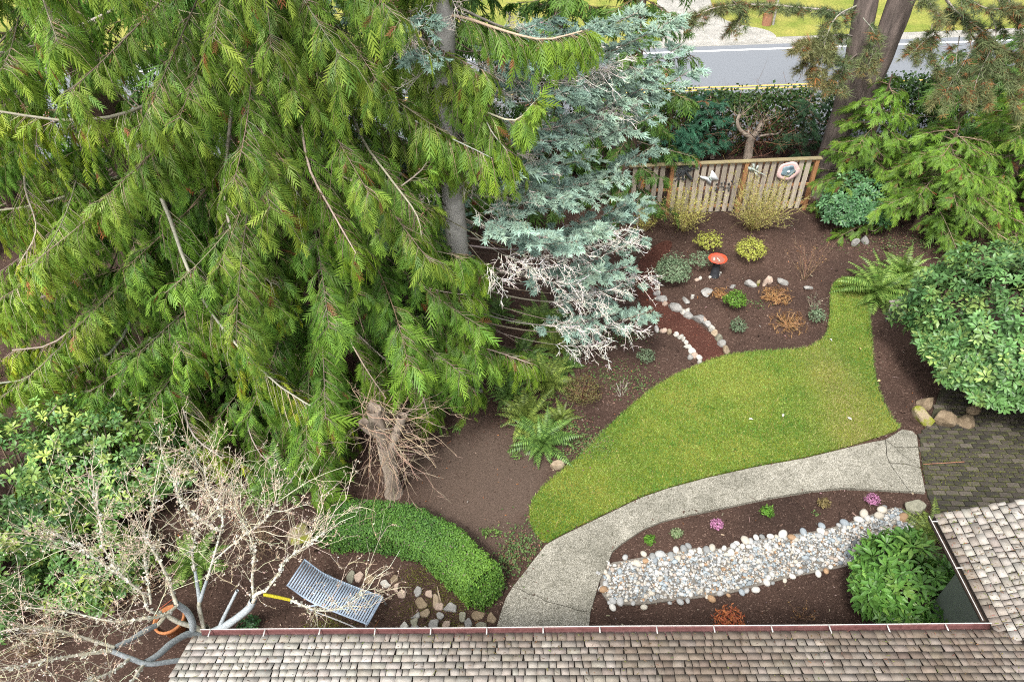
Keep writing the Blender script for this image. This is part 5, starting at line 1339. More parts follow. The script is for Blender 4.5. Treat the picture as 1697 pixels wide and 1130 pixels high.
tm = (np.array([[0, 0, 0], [-0.013, 0.018, 0], [0, 0.04, -0.004], [0.013, 0.018, 0]]), np.array([[0, 2, 1], [0, 3, 2]]), None)
C = np.clip(lerp((0.05, 0.11, 0.03), (0.17, 0.25, 0.08), rng.random(n)), 0, 1); k_ = rng.random(n) < 0.25; C[k_] = jit((0.20, 0.11, 0.07), k_.sum(), 0.2)
gc = Geo().inst(tm, axis_frames(norm(UP + rng.normal(0, 0.4, (n, 3)))) * rng.uniform(0.6, 1.3, n)[:, None, None], p3, C).build('ground_cover', M_leaf, stuff=True)
tag(gc, 'patchy low green ground cover creeping over the mulch', 'ground cover')

# ================================================================== BARE TREES
# --- hard-pruned old trunk with wild shoots
stp = thing('pruned_tree', 'hard-pruned pale old tree with a spray of thin bare shoots', 'tree')
b0 = G(652, 815); yb = b0[1]
fk = PY(640, 735, yb)
trunk_geo([b0 - UP * 0.1, PY(648, 790, yb), PY(642, 760, yb), fk], [0.15, 0.125, 0.125, 0.15], 14, M_barkpale, stp, n=18, flare=0.5, rough=0.1)
heads = []
for pts_, r in (([(640, 742, 0), (630, 715, 0), (622, 690, 0.05), (620, 678, 0.08)], [.11, .10, .10, .11]), ([(640, 742, 0), (632, 725, -.1), (612, 712, -.2), (602, 700, -.25)], [.08, .07, .07, .085]),
                ([(644, 742, 0), (654, 722, .05), (662, 705, .05), (667, 688, .05)], [.09, .075, .075, .085]), ([(636, 730, 0), (640, 705, .2), (630, 680, .25), (612, 672, .25)], [.07, .065, .07, .08])):
    pp_ = [PY(x, y, yb + d) for x, y, d in pts_]
    trunk_geo(pp_, r, 10, M_barkpale, stp, 'limb', n=14, flare=0, rough=0.2); heads += pp_[1:]
heads = np.array(heads)
n = 115; P0 = heads[rng.integers(0, len(heads), n)] + rng.normal(0, 0.07, (n, 3)); low_ = rng.random(n) < 0.3; P0[low_] = lerp(b0, fk, rng.uniform(0.1, 1, low_.sum())) + rng.normal(0, 0.06, (low_.sum(), 3))
az = rng.uniform(0, 6.28, n); D = norm(np.stack([np.cos(az) + 0.45, np.sin(az) * 0.9, rng.uniform(-0.2, 0.6, n)], 1))
LL = rng.uniform(0.35, 1.15, n); Q, R = twigs(P0, D, LL, np.full(n, 0.0065), n, 6, 0.25, 0.35, 0.05)
g_ = Geo(); tubes(Q, R, 3, jit((0.36, 0.27, 0.19), n, 0.2), g_)
m = np.repeat(np.arange(n), 5); p2, t2_ = along(Q, m, rng.uniform(0.3, 1, len(m))); Q2, R2 = twigs(p2, norm(t2_ + rng.normal(0, 0.5, (len(m), 3))), LL[m] * rng.uniform(0.12, 0.3, len(m)), np.full(len(m), 0.0035), len(m), 4, 0.2, 0.1)
tubes(Q2, R2, 3, jit((0.40, 0.30, 0.22), len(m), 0.2), g_)
g_.build('shoots', M_twig, stp, stuff=True)

# --- bare lichen-covered small tree by the eave, lower limbs wrapped in grey-blue netting
mag = thing('bare_tree', 'bare spreading tree with lichen-white twigs and limbs wrapped in grey-blue netting', 'tree')
M_wrap = solid('netting_wrap', [(0.35, (0.27, 0.305, 0.32)), (0.65, (0.42, 0.455, 0.47))], 30, 0.7, 0.3, 0.6, 0.01, stretch=(1, 1, 1))
M_moss = solid('yellow_moss', [(0.3, (0.22, 0.20, 0.02)), (0.7, (0.50, 0.42, 0.03))], 40, 0.95, 0.1, 1.0, 0.02)
M_lich = solid('lichen_bark', [(0.3, (0.30, 0.27, 0.19)), (0.48, (0.50, 0.47, 0.37)), (0.7, (0.68, 0.66, 0.58))], 14, 0.95, 0.1, 0.6, 0.01)
gz = lambda *a: [G(x, y, z) for x, y, z in a]
root = G(345, 1048, 0.0)
segs = [  # (points with heights, r0, r1, material, name)
    (gz((348, 1062, -.05), (345, 1050, .15), (340, 1040, .35)), .13, .11, M_lich, 'trunk'),
    (gz((340, 1046, .3), (320, 1038, .55), (295, 1030, .8), (275, 1018, 1.0)), .075, .06, M_lich, 'limb'),
    (gz((320, 1042, .5), (318, 1028, .75), (308, 1012, 1.0), (292, 1000, 1.25)), .07, .06, M_wrap, 'wrapped_limb'),
    (gz((292, 1000, 1.25), (287, 985, 1.4), (280, 962, 1.7), (265, 930, 2.1), (250, 905, 2.4), (238, 885, 2.6)), .05, .02, M_lich, 'limb'),
    (gz((338, 1044, .35), (334, 1025, .6), (330, 1005, .85), (331, 992, 1.0)), .055, .05, M_lich, 'limb'),
    (gz((331, 995, 1.0), (328, 975, 1.2), (325, 955, 1.4), (323, 945, 1.5)), .042, .03, M_wrap, 'wrapped_limb'),
    (gz((332, 995, 1.0), (338, 975, 1.25), (343, 960, 1.45)), .04, .03, M_wrap, 'wrapped_limb'),
    (gz((343, 960, 1.45), (352, 930, 1.8), (366, 880, 2.3), (368, 850, 2.6), (345, 810, 2.9), (338, 770, 3.1)), .032, .012, M_lich, 'limb'),
    (gz((323, 945, 1.5), (318, 915, 1.8), (325, 880, 2.2), (318, 845, 2.5)), .025, .012, M_lich, 'limb'),
    (gz((350, 1048, .25), (368, 1040, .5), (395, 1022, .85), (412, 1008, 1.1), (420, 995, 1.25)), .085, .075, M_wrap, 'wrapped_limb'),
    (gz((362, 1042, .45), (372, 1020, .8), (382, 1000, 1.1), (393, 978, 1.35)), .04, .03, M_wrap, 'wrapped_limb'),
    (gz((420, 997, 1.25), (424, 985, 1.4), (440, 978, 1.5)), .055, .045, M_lich, 'limb'),
    (gz((438, 985, 1.45), (455, 988, 1.5), (482, 994, 1.55)), .034, .03, M_moss, 'mossy_limb'),
    (gz((482, 994, 1.55), (505, 1004, 1.6), (535, 1012, 1.65), (570, 1005, 1.75), (600, 985, 1.9)), .03, .01, M_lich, 'limb'),
    (gz((420, 992, 1.3), (418, 950, 1.7), (422, 915, 2.1), (412, 885, 2.4), (400, 860, 2.6)), .035, .012, M_lich, 'limb'),
    (gz((440, 980, 1.5), (462, 950, 1.8), (472, 930, 2.0), (505, 905, 2.2), (540, 880, 2.4)), .03, .01, M_lich, 'limb'),
    (gz((340, 1052, .2), (312, 1050, .5), (285, 1065, .75), (262, 1085, .95), (240, 1098, 1.1)), .07, .06, M_wrap, 'wrapped_limb'),
    (gz((258, 1036, 1.0), (240, 1045, 1.15), (215, 1060, 1.3), (190, 1072, 1.45)), .05, .045, M_wrap, 'wrapped_limb'),
    (gz((310, 1092, .6), (280, 1096, .85), (245, 1100, 1.1), (215, 1090, 1.3), (185, 1078, 1.5)), .05, .045, M_wrap, 'wrapped_limb'),
    (gz((275, 1018, 1.0), (266, 1030, 1.0), (258, 1038, 1.0)), .055, .05, M_lich, 'limb'),
    (gz((335, 1050, .25), (325, 1075, .4), (310, 1092, .6)), .06, .05, M_lich, 'limb'),
    (gz((275, 1018, 1.0), (245, 1010, 1.3), (238, 985, 1.5), (215, 965, 1.8), (195, 945, 2.1), (170, 905, 2.5)), .04, .015, M_lich, 'limb'),
    (gz((292, 1005, 1.25), (270, 1020, 1.4), (235, 1025, 1.6), (190, 1030, 1.8), (120, 1015, 2.1), (40, 1005, 2.4)), .045, .012, M_lich, 'limb'),
    (gz((190, 1072, 1.45), (150, 1060, 1.7), (100, 1045, 2.0), (40, 1040, 2.3), (-20, 1050, 2.5)), .045, .014, M_lich, 'limb'),
    (gz((185, 1078, 1.5), (130, 1085, 1.8), (70, 1095, 2.1), (0, 1110, 2.4)), .045, .014, M_lich, 'limb'),
    (gz((240, 1098, 1.1), (225, 1120, 1.3), (205, 1150, 1.5), (180, 1185, 1.8)), .045, .014, M_lich, 'limb'),
    (gz((215, 1090, 1.3), (190, 1110, 1.5), (140, 1130, 1.8), (80, 1140, 2.2)), .04, .014, M_lich, 'limb'),
    (gz((250, 1000, 1.4), (245, 960, 1.7), (240, 920, 2.1), (250, 860, 2.6), (255, 820, 2.9)), .03, .01, M_lich, 'limb'),
    (gz((215, 965, 1.8), (165, 930, 2.2), (130, 905, 2.5), (80, 880, 2.8)), .025, .01, M_lich, 'limb'),
    (gz((366, 880, 2.3), (330, 860, 2.5), (300, 830, 2.8), (290, 800, 3.0)), .022, .008, M_lich, 'limb'),
    (gz((352, 930, 1.8), (400, 890, 2.2), (440, 860, 2.5), (460, 830, 2.7)), .022, .008, M_lich, 'limb'),
    (gz((170, 905, 2.5), (165, 860, 2.8), (155, 810, 3.0)), .02, .008, M_lich, 'limb'),
]
src = []
for pts_, r0, r1, mt, nm in segs:
    f_ = 0.52 if mt is M_lich else 0.7
    trunk_geo(pts_, [r0 * f_, (r0 + r1) / 2 * f_, r1 * f_], 9, mt, mag, nm, n=16, flare=0, rough=0.10)
    if mt is M_lich and r1 < 0.04: src.append(spline(pts_, 14))
S = np.stack(src); gt = Geo(); TW = (0.60, 0.55, 0.42)
Ls = np.linalg.norm(np.diff(S, axis=1), axis=2).sum(1)
nb = (Ls * 13).astype(int); b_ = np.repeat(np.arange(len(S)), nb); n = len(b_); tt = 0.2 + 0.8 * rng.random(n) ** 0.8
p, tg = along(S, b_, tt)
out = norm((p - root) * [1, 1, 0.2])
D = norm(tg * 0.6 + out * 0.25 + rng.normal(0, 0.55, (n, 3)) + UP * 0.3); LL = rng.uniform(0.35, 0.95, n)
Q, R = twigs(p, D, LL, np.full(n, 0.005), n, 5, 0.18, -0.05, 0.06); tubes(Q, R, 3, jit(TW, n, 0.18), gt)
m = np.repeat(np.arange(n), 5); p2, t2_ = along(Q, m, rng.uniform(0.2, 1, len(m)))
D2 = norm(t2_ * 0.8 + rng.normal(0, 0.6, (len(m), 3))); L2 = LL[m] * rng.uniform(0.2, 0.5, len(m)); Q2, R2 = twigs(p2, D2, L2, np.full(len(m), 0.0032), len(m), 4, 0.2, 0.0, 0.06)
tubes(Q2, R2, 3, jit(lerp(TW, (0.46, 0.36, 0.24), 0.35), len(m), 0.2), gt)
m3 = np.repeat(np.arange(len(m)), 2); p3_, t3 = along(Q2, m3, rng.uniform(0.25, 1, len(m3))); Q3, R3 = twigs(p3_, norm(t3 + rng.normal(0, 0.6, (len(m3), 3))), L2[m3] * rng.uniform(0.2, 0.5, len(m3)), np.full(len(m3), 0.0024), len(m3), 3, 0.2)
tubes(Q3, R3, 3, jit((0.55, 0.45, 0.33), len(m3), 0.22), gt)
gt.build('twigs', M_twig, mag, stuff=True)
n = 9000; w_ = rng.integers(0, len(m3), n); p4, t4 = along(Q3, w_, rng.uniform(0.3, 1, n))
tm = (np.array([[0, 0, 0], [-0.006, 0.009, 0], [0, 0.022, 0], [0.006, 0.009, 0]]), np.array([[0, 2, 1], [0, 3, 2]]), None)
Cb = jit((0.52, 0.38, 0.29), n, 0.2); k_ = rng.random(n) < 0.4; Cb[k_] = jit((0.62, 0.58, 0.50), k_.sum(), 0.1)
Geo().inst(tm, axis_frames(rng.normal(size=(n, 3))) * rng.uniform(0.7, 1.3, n)[:, None, None], p4, Cb).build('buds', M_leaf, mag, stuff=True)
n = 1600; w_ = rng.integers(0, len(S), n); p4, t4 = along(S, w_, rng.random(n)); p4 = p4 + rng.normal(0, 0.016, (n, 3))
tm = (np.array([[-1, -1, 0], [1, -1, 0.3], [1, 1, 0], [-1, 1, 0.3]]) * 0.014, np.array([[0, 1, 2], [0, 2, 3]]), None)
Geo().inst(tm, axis_frames(rng.normal(size=(n, 3)) + UP) * rng.uniform(0.5, 1.4, n)[:, None, None], p4, jit((0.66, 0.65, 0.57), n, 0.1)).build('lichen', M_leaf, mag, stuff=True)

# ================================================================== FENCE AND WHAT HANGS ON IT
fen = thing('fence', 'weathered cedar slat fence with orange-brown posts and gaps between slats', 'fence')
F0, F1 = G(1040, 358), G(1332, 346)
F0[2] = F1[2] = 0; FD = norm(F1 - F0); FN = np.array([FD[1], -FD[0], 0]); FL = np.linalg.norm(F1 - F0); FH = 1.47
FM = np.stack([FD, FN, UP], 1)
M_slat = solid('weathered_slat', [(0.3, (0.22, 0.185, 0.145)), (0.55, (0.36, 0.31, 0.25)), (0.75, (0.46, 0.41, 0.34))], 6, 0.9, 0.15, 0.4, 0.006, stretch=(6, 6, 0.5), ovar=0.22)
M_post = solid('orange_cedar_post', [(0.3, (0.23, 0.105, 0.045)), (0.7, (0.35, 0.185, 0.09))], 6, 0.85, 0.2, 0.4, 0.006, stretch=(6, 6, 0.5))
M_cap = solid('mossy_cap_rail', [(0.35, (0.20, 0.16, 0.10)), (0.65, (0.27, 0.23, 0.12))], 3, 0.9, 0.15, 0.4, 0.006)
def fbox(s, off, z, sx, sy, sz, name, mat, par=fen, bev=0.006, tilt=0.0):
    bm = bmesh.new(); bmesh.ops.create_cube(bm, size=1)
    for v in bm.verts: v.co = Vector((v.co.x * sx, v.co.y * sy, v.co.z * sz))
    bmesh.ops.bevel(bm, geom=bm.edges[:], offset=bev, segments=1, affect='EDGES')
    me = bpy.data.meshes.new(name); bm.to_mesh(me); bm.free()
    o = link(name, me, mat, par); c0 = F0 + FD * s + FN * off + UP * z
    o.matrix_local = Matrix([[*FM[0], c0[0]], [*FM[1], c0[1]], [*FM[2], c0[2]], [0, 0, 0, 1]]) @ Matrix.Rotation(tilt, 4, 'Y')
    return o
def s_at(px, py): return float((G(px, py) - F0) @ FD)
for s in (s_at(1104, 354), s_at(1221, 350), FL):
    fbox(s, 0.0, FH / 2 - 0.1, 0.10, 0.10, FH + 0.2, 'post', M_post)
for z in (FH - 0.06, 0.73, 0.18): fbox(FL / 2, -0.035, z, FL, 0.035, 0.08, 'rail', M_post)
fbox(FL / 2 + 0.01, 0.01, FH + 0.022, FL + 0.16, 0.14, 0.036, 'cap_rail', M_cap)
s = 0.1; sl_n = 0
posts_s = (s_at(1104, 354), s_at(1221, 350), FL)
while s < FL - 0.09:
    w = 0.125 + random.uniform(-.006, .006)
    if all(abs(s - q_) > 0.11 for q_ in posts_s):
        fbox(s, -0.002, FH / 2 + random.uniform(-.006, .006), w, 0.02, FH - 0.05, 'slat', M_slat, tilt=random.uniform(-.006, .006))
    s += 0.178
M_blackmetal = solid('black_metal', [(0.3, (0.025, 0.028, 0.03)), (0.7, (0.06, 0.065, 0.07))], 12, 0.5, 0.5, 0.2, 0.004)
M_whitemetal = solid('pale_metal', [(0.3, (0.58, 0.60, 0.62)), (0.7, (0.74, 0.76, 0.78))], 10, 0.5, 0.4, 0.2, 0.004)
M_greymetal = solid('verdigris_metal', [(0.3, (0.28, 0.33, 0.30)), (0.7, (0.44, 0.48, 0.43))], 10, 0.6, 0.4, 0.2, 0.004)
def on_fence(px, py, off=0.035):
    """point on the fence face under this spot of the photograph"""
    r = ray(px, py); o = np.array([0, 0, CAM_H]); q = F0 + FN * off
    return o + r * (((q - o) @ FN) / (r @ FN))
def flat_piece(poly_px, off, th, name, mat, par):
    P = np.array([on_fence(x, y, off) for x, y in poly_px]); n = len(P)
    v = np.concatenate([P, P - FN * th]); F = [list(range(n)), list(range(n, 2 * n))[::-1]]
    g_ = Geo().add(v, [np.array([F[0]]), np.array([F[1]]), np.array([[i_, i_ + n, (i_ + 1) % n + n, (i_ + 1) % n] for i_ in range(n)])])
    return g_.build(name, mat, par)
art = thing('metal_wall_tree', 'black metal tree silhouette hung on the fence', 'wall art')
g_ = Geo(); tb = on_fence(1146, 297); tp = on_fence(1136, 283)
tubes(spline([tb, on_fence(1140, 290), tp], 6), np.linspace(0.045, 0.03, 6), 6, geo=g_); g_.build('trunk', M_blackmetal, art)
g_ = Geo(); cr_ = [(1118, 285), (1120, 275), (1128, 273), (1136, 274), (1146, 277), (1152, 280), (1122, 297), (1117, 292), (1130, 300), (1140, 276)]
for x, y in cr_:
    e = on_fence(x, y); md = (tp + e) / 2 + FD * random.uniform(-.05, .05); c_ = spline([tp, md, e], 7); tubes(c_, 0.011, 4, geo=g_)
    for j in range(9):
        p = c_[random.randint(2, 6)]; d = FD * random.uniform(-.12, .12) + UP * random.uniform(-.1, .1); tubes(spline([p, p + d * 0.6 + UP * .02, p + d], 4), 0.008, 3, geo=g_)
        box(g_, p + d, 0.05, 0.004, 0.028, FM @ np.array([[math.cos(j), 0, -math.sin(j)], [0, 1, 0], [math.sin(j), 0, math.cos(j)]]))
g_.build('branches', M_blackmetal, art, stuff=True)
bf = thing('metal_butterfly', 'white metal butterfly hung on the fence', 'wall art')
for nm, pl in (('wing', [(1176, 294.5), (1180, 282), (1185, 288), (1191, 297), (1189, 299), (1178, 298.5)]), ('wing', [(1175, 295), (1170, 293), (1161, 292), (1159, 292), (1163, 297), (1169, 298.5), (1172, 303), (1178, 307.5), (1179, 301), (1177.5, 298)])):
    flat_piece(pl, 0.05, 0.006, nm, M_whitemetal, bf)
g_ = Geo(); tubes(spline([on_fence(1174.5, 292, .06), on_fence(1177, 296, .065), on_fence(1180, 300, .06)], 6), np.array([.012, .02, .022, .02, .016, .008]), 6, geo=g_); g_.build('body', M_greymetal, bf)
sc = thing('metal_branch', 'thin black metal branch with leaves below the butterfly on the fence', 'wall art')
g_ = Geo(); c_ = spline([on_fence(1183, 312), on_fence(1195, 309), on_fence(1207, 311), on_fence(1218, 303)], 16); tubes(c_, 0.009, 4, geo=g_); g_.build('stem', M_blackmetal, sc)
for j in range(12):
    p = c_[2 + j]; d = (UP if j % 2 else -UP) * random.uniform(0.06, 0.13) + FD * random.uniform(-.06, .06); g_ = Geo(); tubes(spline([p, p + d * .6 + FD * .02, p + d], 4), .006, 3, geo=g_)
    box(g_, p + d, 0.055, 0.004, 0.035, FM @ np.array([[math.cos(j), 0, -math.sin(j)], [0, 1, 0], [math.sin(j), 0, math.cos(j)]])); g_.build('leaf', M_blackmetal, sc)
dr = thing('metal_dragonfly', 'grey-green metal dragonfly hung on the fence', 'wall art')
for pl in ([(1249, 280), (1240, 276), (1239, 279), (1243, 284), (1250, 285)], [(1248, 281), (1247, 272), (1250, 271), (1252, 280)], [(1252, 281), (1255, 274), (1258, 275), (1255, 283)], [(1250, 285), (1254, 294), (1257, 294), (1254, 284)]):
    flat_piece(pl, 0.05, 0.005, 'wing', M_greymetal, dr)
g_ = Geo(); tubes(spline([on_fence(1246, 279, .06), on_fence(1252, 283, .06), on_fence(1267, 290, .055)], 8), np.array([.02, .03, .028, .022, .018, .016, .014, .01]), 6, geo=g_); g_.build('body', M_greymetal, dr)
fl = thing('flower_plaque', 'round pink flower plaque with a dark blue-grey centre on the fence', 'wall art')
M_pink = solid('glazed_pink', [(0.3, (0.55, 0.36, 0.34)), (0.7, (0.68, 0.50, 0.47))], 8, 0.4, 0.5, 0.2, 0.004)
M_blue = solid('glazed_blue_grey', [(0.35, (0.06, 0.085, 0.11)), (0.7, (0.26, 0.38, 0.42))], 5, 0.35, 0.5, 0.2, 0.004)
fc = on_fence(1305.5, 282.5, 0.04)
def disc(rad, depth, lobes, amp, off, name, mat, hump=0.0, par=fl):
    n, rs = 40, (0.0, 0.4, 0.75, 1.0); v = []
    for r_ in rs:
        for k in range(n):
            a = k * 2 * math.pi / n; R_ = rad * r_ * (1 + amp * math.cos(lobes * a + 0.4) * r_); v.append(fc + FD * R_ * math.cos(a) * 1.05 + UP * R_ * math.sin(a) * 0.95 + FN * (off + depth * r_ ** 2 + hump * (1 - r_)))
    for k in range(n): v.append(v[3 * n + k] - FN * 0.02)
    F = [[i_ * n + k, i_ * n + (k + 1) % n, (i_ + 1) * n + (k + 1) % n, (i_ + 1) * n + k] for i_ in range(4) for k in range(n)]
    return Geo().add(np.array(v), np.array(F)).build(name, mat, par, smooth=True)
disc(0.275, 0.03, 5, 0.045, 0.03, 'petals', M_pink); disc(0.165, 0.012, 5, 0.10, 0.046, 'centre', M_blue, 0.03)
disc(0.035, 0.0, 3, 0.0, 0.085, 'eye', M_whitemetal, 0.02)

# ================================================================== BIRDBATH
bb = thing('birdbath', 'birdbath with glossy red bowl on a dark pedestal', 'birdbath')
def lathe(c, prof, n=28, name='p', mat=None, par=None, lean=(0, 0)):
    v = [[c[0] + r * math.cos(k * 2 * math.pi / n) + lean[0] * z, c[1] + r * math.sin(k * 2 * math.pi / n) + lean[1] * z, c[2] + z] for r, z in prof for k in range(n)]
    F = [[i_ * n + k, i_ * n + (k + 1) % n, (i_ + 1) * n + (k + 1) % n, (i_ + 1) * n + k] for i_ in range(len(prof) - 1) for k in range(n)]
    return Geo().add(np.array(v), np.array(F)).build(name, mat, par, smooth=True)
M_red = solid('red_glaze', [(0.3, (0.50, 0.045, 0.018)), (0.7, (0.66, 0.085, 0.03))], 5, 0.2, 0.6, 0.05, 0.002)
M_char = solid('charcoal_pedestal', [(0.3, (0.018, 0.02, 0.024)), (0.7, (0.045, 0.048, 0.055))], 9, 0.55, 0.4, 0.2, 0.004)
M_water = new_mat('basin_water')[0]; wb = M_water.node_tree.nodes['Principled BSDF']; wb.inputs['Base Color'].default_value = (0.30, 0.10, 0.06, 1); wb.inputs['Roughness'].default_value = 0.06; wb.inputs['Specular IOR Level'].default_value = 0.6
cb = G(1184, 457)
K_ = 0.68
sc2 = lambda L_: [(r * K_, z * K_ * 1.06) for r, z in L_]
lathe(cb, sc2([(0.165, -.02), (0.17, 0.03), (0.155, 0.06), (0.145, 0.2), (0.125, 0.42), (0.115, 0.52), (0.13, 0.58), (0.0, 0.585)]), 24, 'pedestal', M_char, bb)
lathe(cb, sc2([(0.0, 0.586), (0.14, 0.59), (0.24, 0.63), (0.305, 0.685), (0.325, 0.70), (0.318, 0.712), (0.295, 0.70), (0.22, 0.655), (0.10, 0.625), (0.0, 0.622)]), 36, 'bowl', M_red, bb)
lathe(cb, sc2([(0.0, 0.668), (0.236, 0.668)]), 30, 'water', M_water, bb)

# ================================================================== STONES
def stone_mat(name, stops, scale=7, moss=None):
    m = solid(name, stops, scale, 0.9, 0.2, 0.5, 0.02, ovar=0.18, bscale=26)
    if moss:
        nt = m.node_tree; b = nt.nodes['Principled BSDF']; old = b.inputs['Base Color'].links[0].from_socket
        nz = noise_tex(nt, 3.2, 6, 0.7).outputs[0]
        nt.links.new(mixc(nt, ramp(nt, nz, [(moss[0], (0, 0, 0)), (moss[0] + 0.1, (1, 1, 1))]), old, moss[1]), b.inputs['Base Color'])
    return m
M_tan = stone_mat('tan_stone', [(0.3, (0.20, 0.15, 0.095)), (0.55, (0.33, 0.26, 0.18)), (0.75, (0.42, 0.35, 0.26))])
M_brownst = stone_mat('brown_stone', [(0.3, (0.13, 0.095, 0.06)), (0.55, (0.23, 0.175, 0.115)), (0.75, (0.30, 0.24, 0.165))])
M_mossy = stone_mat('mossy_stone', [(0.3, (0.19, 0.15, 0.095)), (0.7, (0.32, 0.26, 0.18))], moss=(0.46, (0.19, 0.20, 0.03)))
M_gst = stone_mat('grey_stone', [(0.3, (0.16, 0.155, 0.145)), (0.55, (0.29, 0.28, 0.26)), (0.75, (0.40, 0.39, 0.37))])
M_olst = stone_mat('olive_grey_stone', [(0.3, (0.15, 0.145, 0.105)), (0.55, (0.25, 0.24, 0.18)), (0.75, (0.33, 0.32, 0.25))])
M_wst = stone_mat('white_stone', [(0.3, (0.32, 0.30, 0.26)), (0.7, (0.52, 0.50, 0.45))])
M_pkst = stone_mat('pinkish_stone', [(0.3, (0.30, 0.22, 0.17)), (0.7, (0.47, 0.37, 0.30))])
def rock_mesh(seed, sx, sy, sz, cuts=7, sub=3, lump=0.06, smooth=True, cut=(0.5, 0.8)):
    r = np.random.default_rng(seed); bm = bmesh.new(); bmesh.ops.create_icosphere(bm, subdivisions=sub, radius=1)
    co = np.array([v.co[:] for v in bm.verts])
    for k in range(cuts):
        d = norm(r.normal(size=3)); lim = r.uniform(*cut); ex = np.maximum(co @ d - lim, 0); co = co - ex[:, None] * d * 0.9
    co = co * (1 + lump * wob(co + seed * 3.1, 1.4, seed % 4) + 0.35 * lump * wob(co + seed, 4.5, (seed + 1) % 4))[:, None]
    for v, c in zip(bm.verts, co): v.co = Vector(c * [sx, sy, sz])
    for f in bm.faces: f.smooth = smooth
    me = bpy.data.meshes.new('rock'); bm.to_mesh(me); bm.free()
    return me
def rock(name, label, px, py, sx, sy, sz, mat, seed, rot=0.0, cat='stone', group=None, sink=0.35, cuts=7, z=0.0, sub=3, lump=0.06, tilt=0.0, cut=(0.45, 0.78), smooth=None):
    """px, py: the middle of the stone as seen"""
    p = G(px, py, z + sz * (1 - sink) * 0.5)
    o = link(name, rock_mesh(seed, sx, sy, sz, cuts + (3 if cuts > 4 else 0), sub, lump, cuts <= 4 if smooth is None else smooth, cut), mat)
    o.location = (p[0], p[1], z + sz * (1 - 2 * sink) * 0.98); o.rotation_euler = (tilt, tilt * 0.5, rot)
    return tag(o, label, cat, group)
ORD = ['first', 'second', 'third', 'fourth', 'fifth', 'sixth', 'seventh', 'eighth', 'ninth', 'tenth', 'eleventh', 'twelfth', 'thirteenth', 'fourteenth', 'fifteenth', 'sixteenth', 'seventeenth', 'eighteenth', 'nineteenth', 'twentieth'] + ['twenty-' + w for w in ('first', 'second', 'third', 'fourth', 'fifth', 'sixth', 'seventh', 'eighth', 'ninth')] + ['thirtieth'] + ['thirty-' + w for w in ('first', 'second', 'third', 'fourth', 'fifth', 'sixth', 'seventh', 'eighth', 'ninth')]
BR = 'boulders'
rock('boulder', 'tan angular boulder at the lawn edge near the ferns', 921, 770, .17, .12, .13, M_tan, 1, 0.3, 'boulder', BR, cuts=9)
rock('boulder', 'round boulder with green moss beside the bare twigs', 500, 887, .23, .22, .2, M_mossy, 2, 0, 'boulder', BR, cuts=3)
rock('boulder', 'flat grey-olive boulder with a split face near the wing roof corner', 1518, 838, .23, .17, .14, M_olst, 3, 0.2, 'boulder', BR, cuts=10)
rock('boulder', 'brown boulder with bright yellow moss patch beside the patio', 1530, 692, .17, .27, .2, M_mossy, 4, 0.3, 'boulder', 'boulders edging the patio', cuts=8)
rock('boulder', 'big brown boulder in the middle of the patio edge', 1563, 697, .24, .2, .24, M_brownst, 5, -0.2, 'boulder', 'boulders edging the patio', cuts=7)
rock('boulder', 'brown rounded boulder right of the big patio boulder', 1602, 698, .19, .16, .19, M_brownst, 6, 0.5, 'boulder', 'boulders edging the patio', cuts=7)
rock('boulder', 'small brown stone wedged between two patio boulders', 1587, 700, .08, .08, .1, M_brownst, 7, 0, 'boulder', 'boulders edging the patio')
rock('boulder', 'flat brown boulder behind the patio boulders', 1610, 682, .2, .12, .16, M_brownst, 8, 0.4, 'boulder', 'boulders edging the patio')
rock('boulder', 'upright brown boulder at the mouth of the dark gap', 1621, 666, .1, .14, .2, M_brownst, 9, 0.2, 'boulder', 'boulders edging the patio')
rock('boulder', 'brown block deep under the rhododendron at the patio', 1640, 652, .2, .14, .2, M_brownst, 10, 0.1, 'boulder', 'boulders edging the patio', cuts=10)
rock('boulder', 'dark brown boulder under the rhododendron edge above the mossy one', 1534, 667, .16, .15, .2, M_brownst, 11, 0.1, 'boulder', 'boulders edging the patio')
for k, (px, py, lab) in enumerate(((1417, 403, 'pointed grey stone below the dark corner rhododendron'), (1408, 384, 'grey stone half hidden by the corner rhododendron'), (1434, 398, 'grey stone right of the pointed stone'))):
    rock('boulder', lab, px, py, .12, .1, .16, M_gst, 20 + k, k, 'boulder', BR)
RG = 'stones of the broken ridge in the upper bed'
for k, (px, py, sx, sy, sz, mt, lab) in enumerate(((1244, 471, .17, .11, .13, M_gst, 'pale grey block at the ridge, next to the thin upright slab'), (1268, 469, .07, .07, .2, M_pkst, 'pinkish upright slab in the ridge'), (1275, 465, .10, .09, .17, M_pkst, 'pale rounded stone touching the upright slab'),
                                                   (1297, 467, .17, .1, .1, M_gst, 'grey split stone right of the upright slab'), (1338, 477, .13, .07, .07, M_gst, 'flat grey stone at the right end of the ridge'), (1215, 474, .12, .07, .07, M_gst, 'low dark grey stone at the left end of the ridge'),
                                                   (1171, 483, .21, .14, .11, M_gst, 'broad flat grey stone apart from the ridge'), (1137, 498, .14, .08, .07, M_gst, 'narrow grey stone above the edging row'), (1148, 491, .06, .09, .08, M_wst, 'small pale stone above the edging row'), (1256, 470, .06, .05, .14, M_mossy, 'small mossy stone between grey block and slab'))):
    rock('ridge_stone', lab, px, py, sx, sy, sz, mt, 30 + k, k * 0.7, 'stone', RG, cuts=9)
E1G = 'edging stones on the upper side of the bark path'
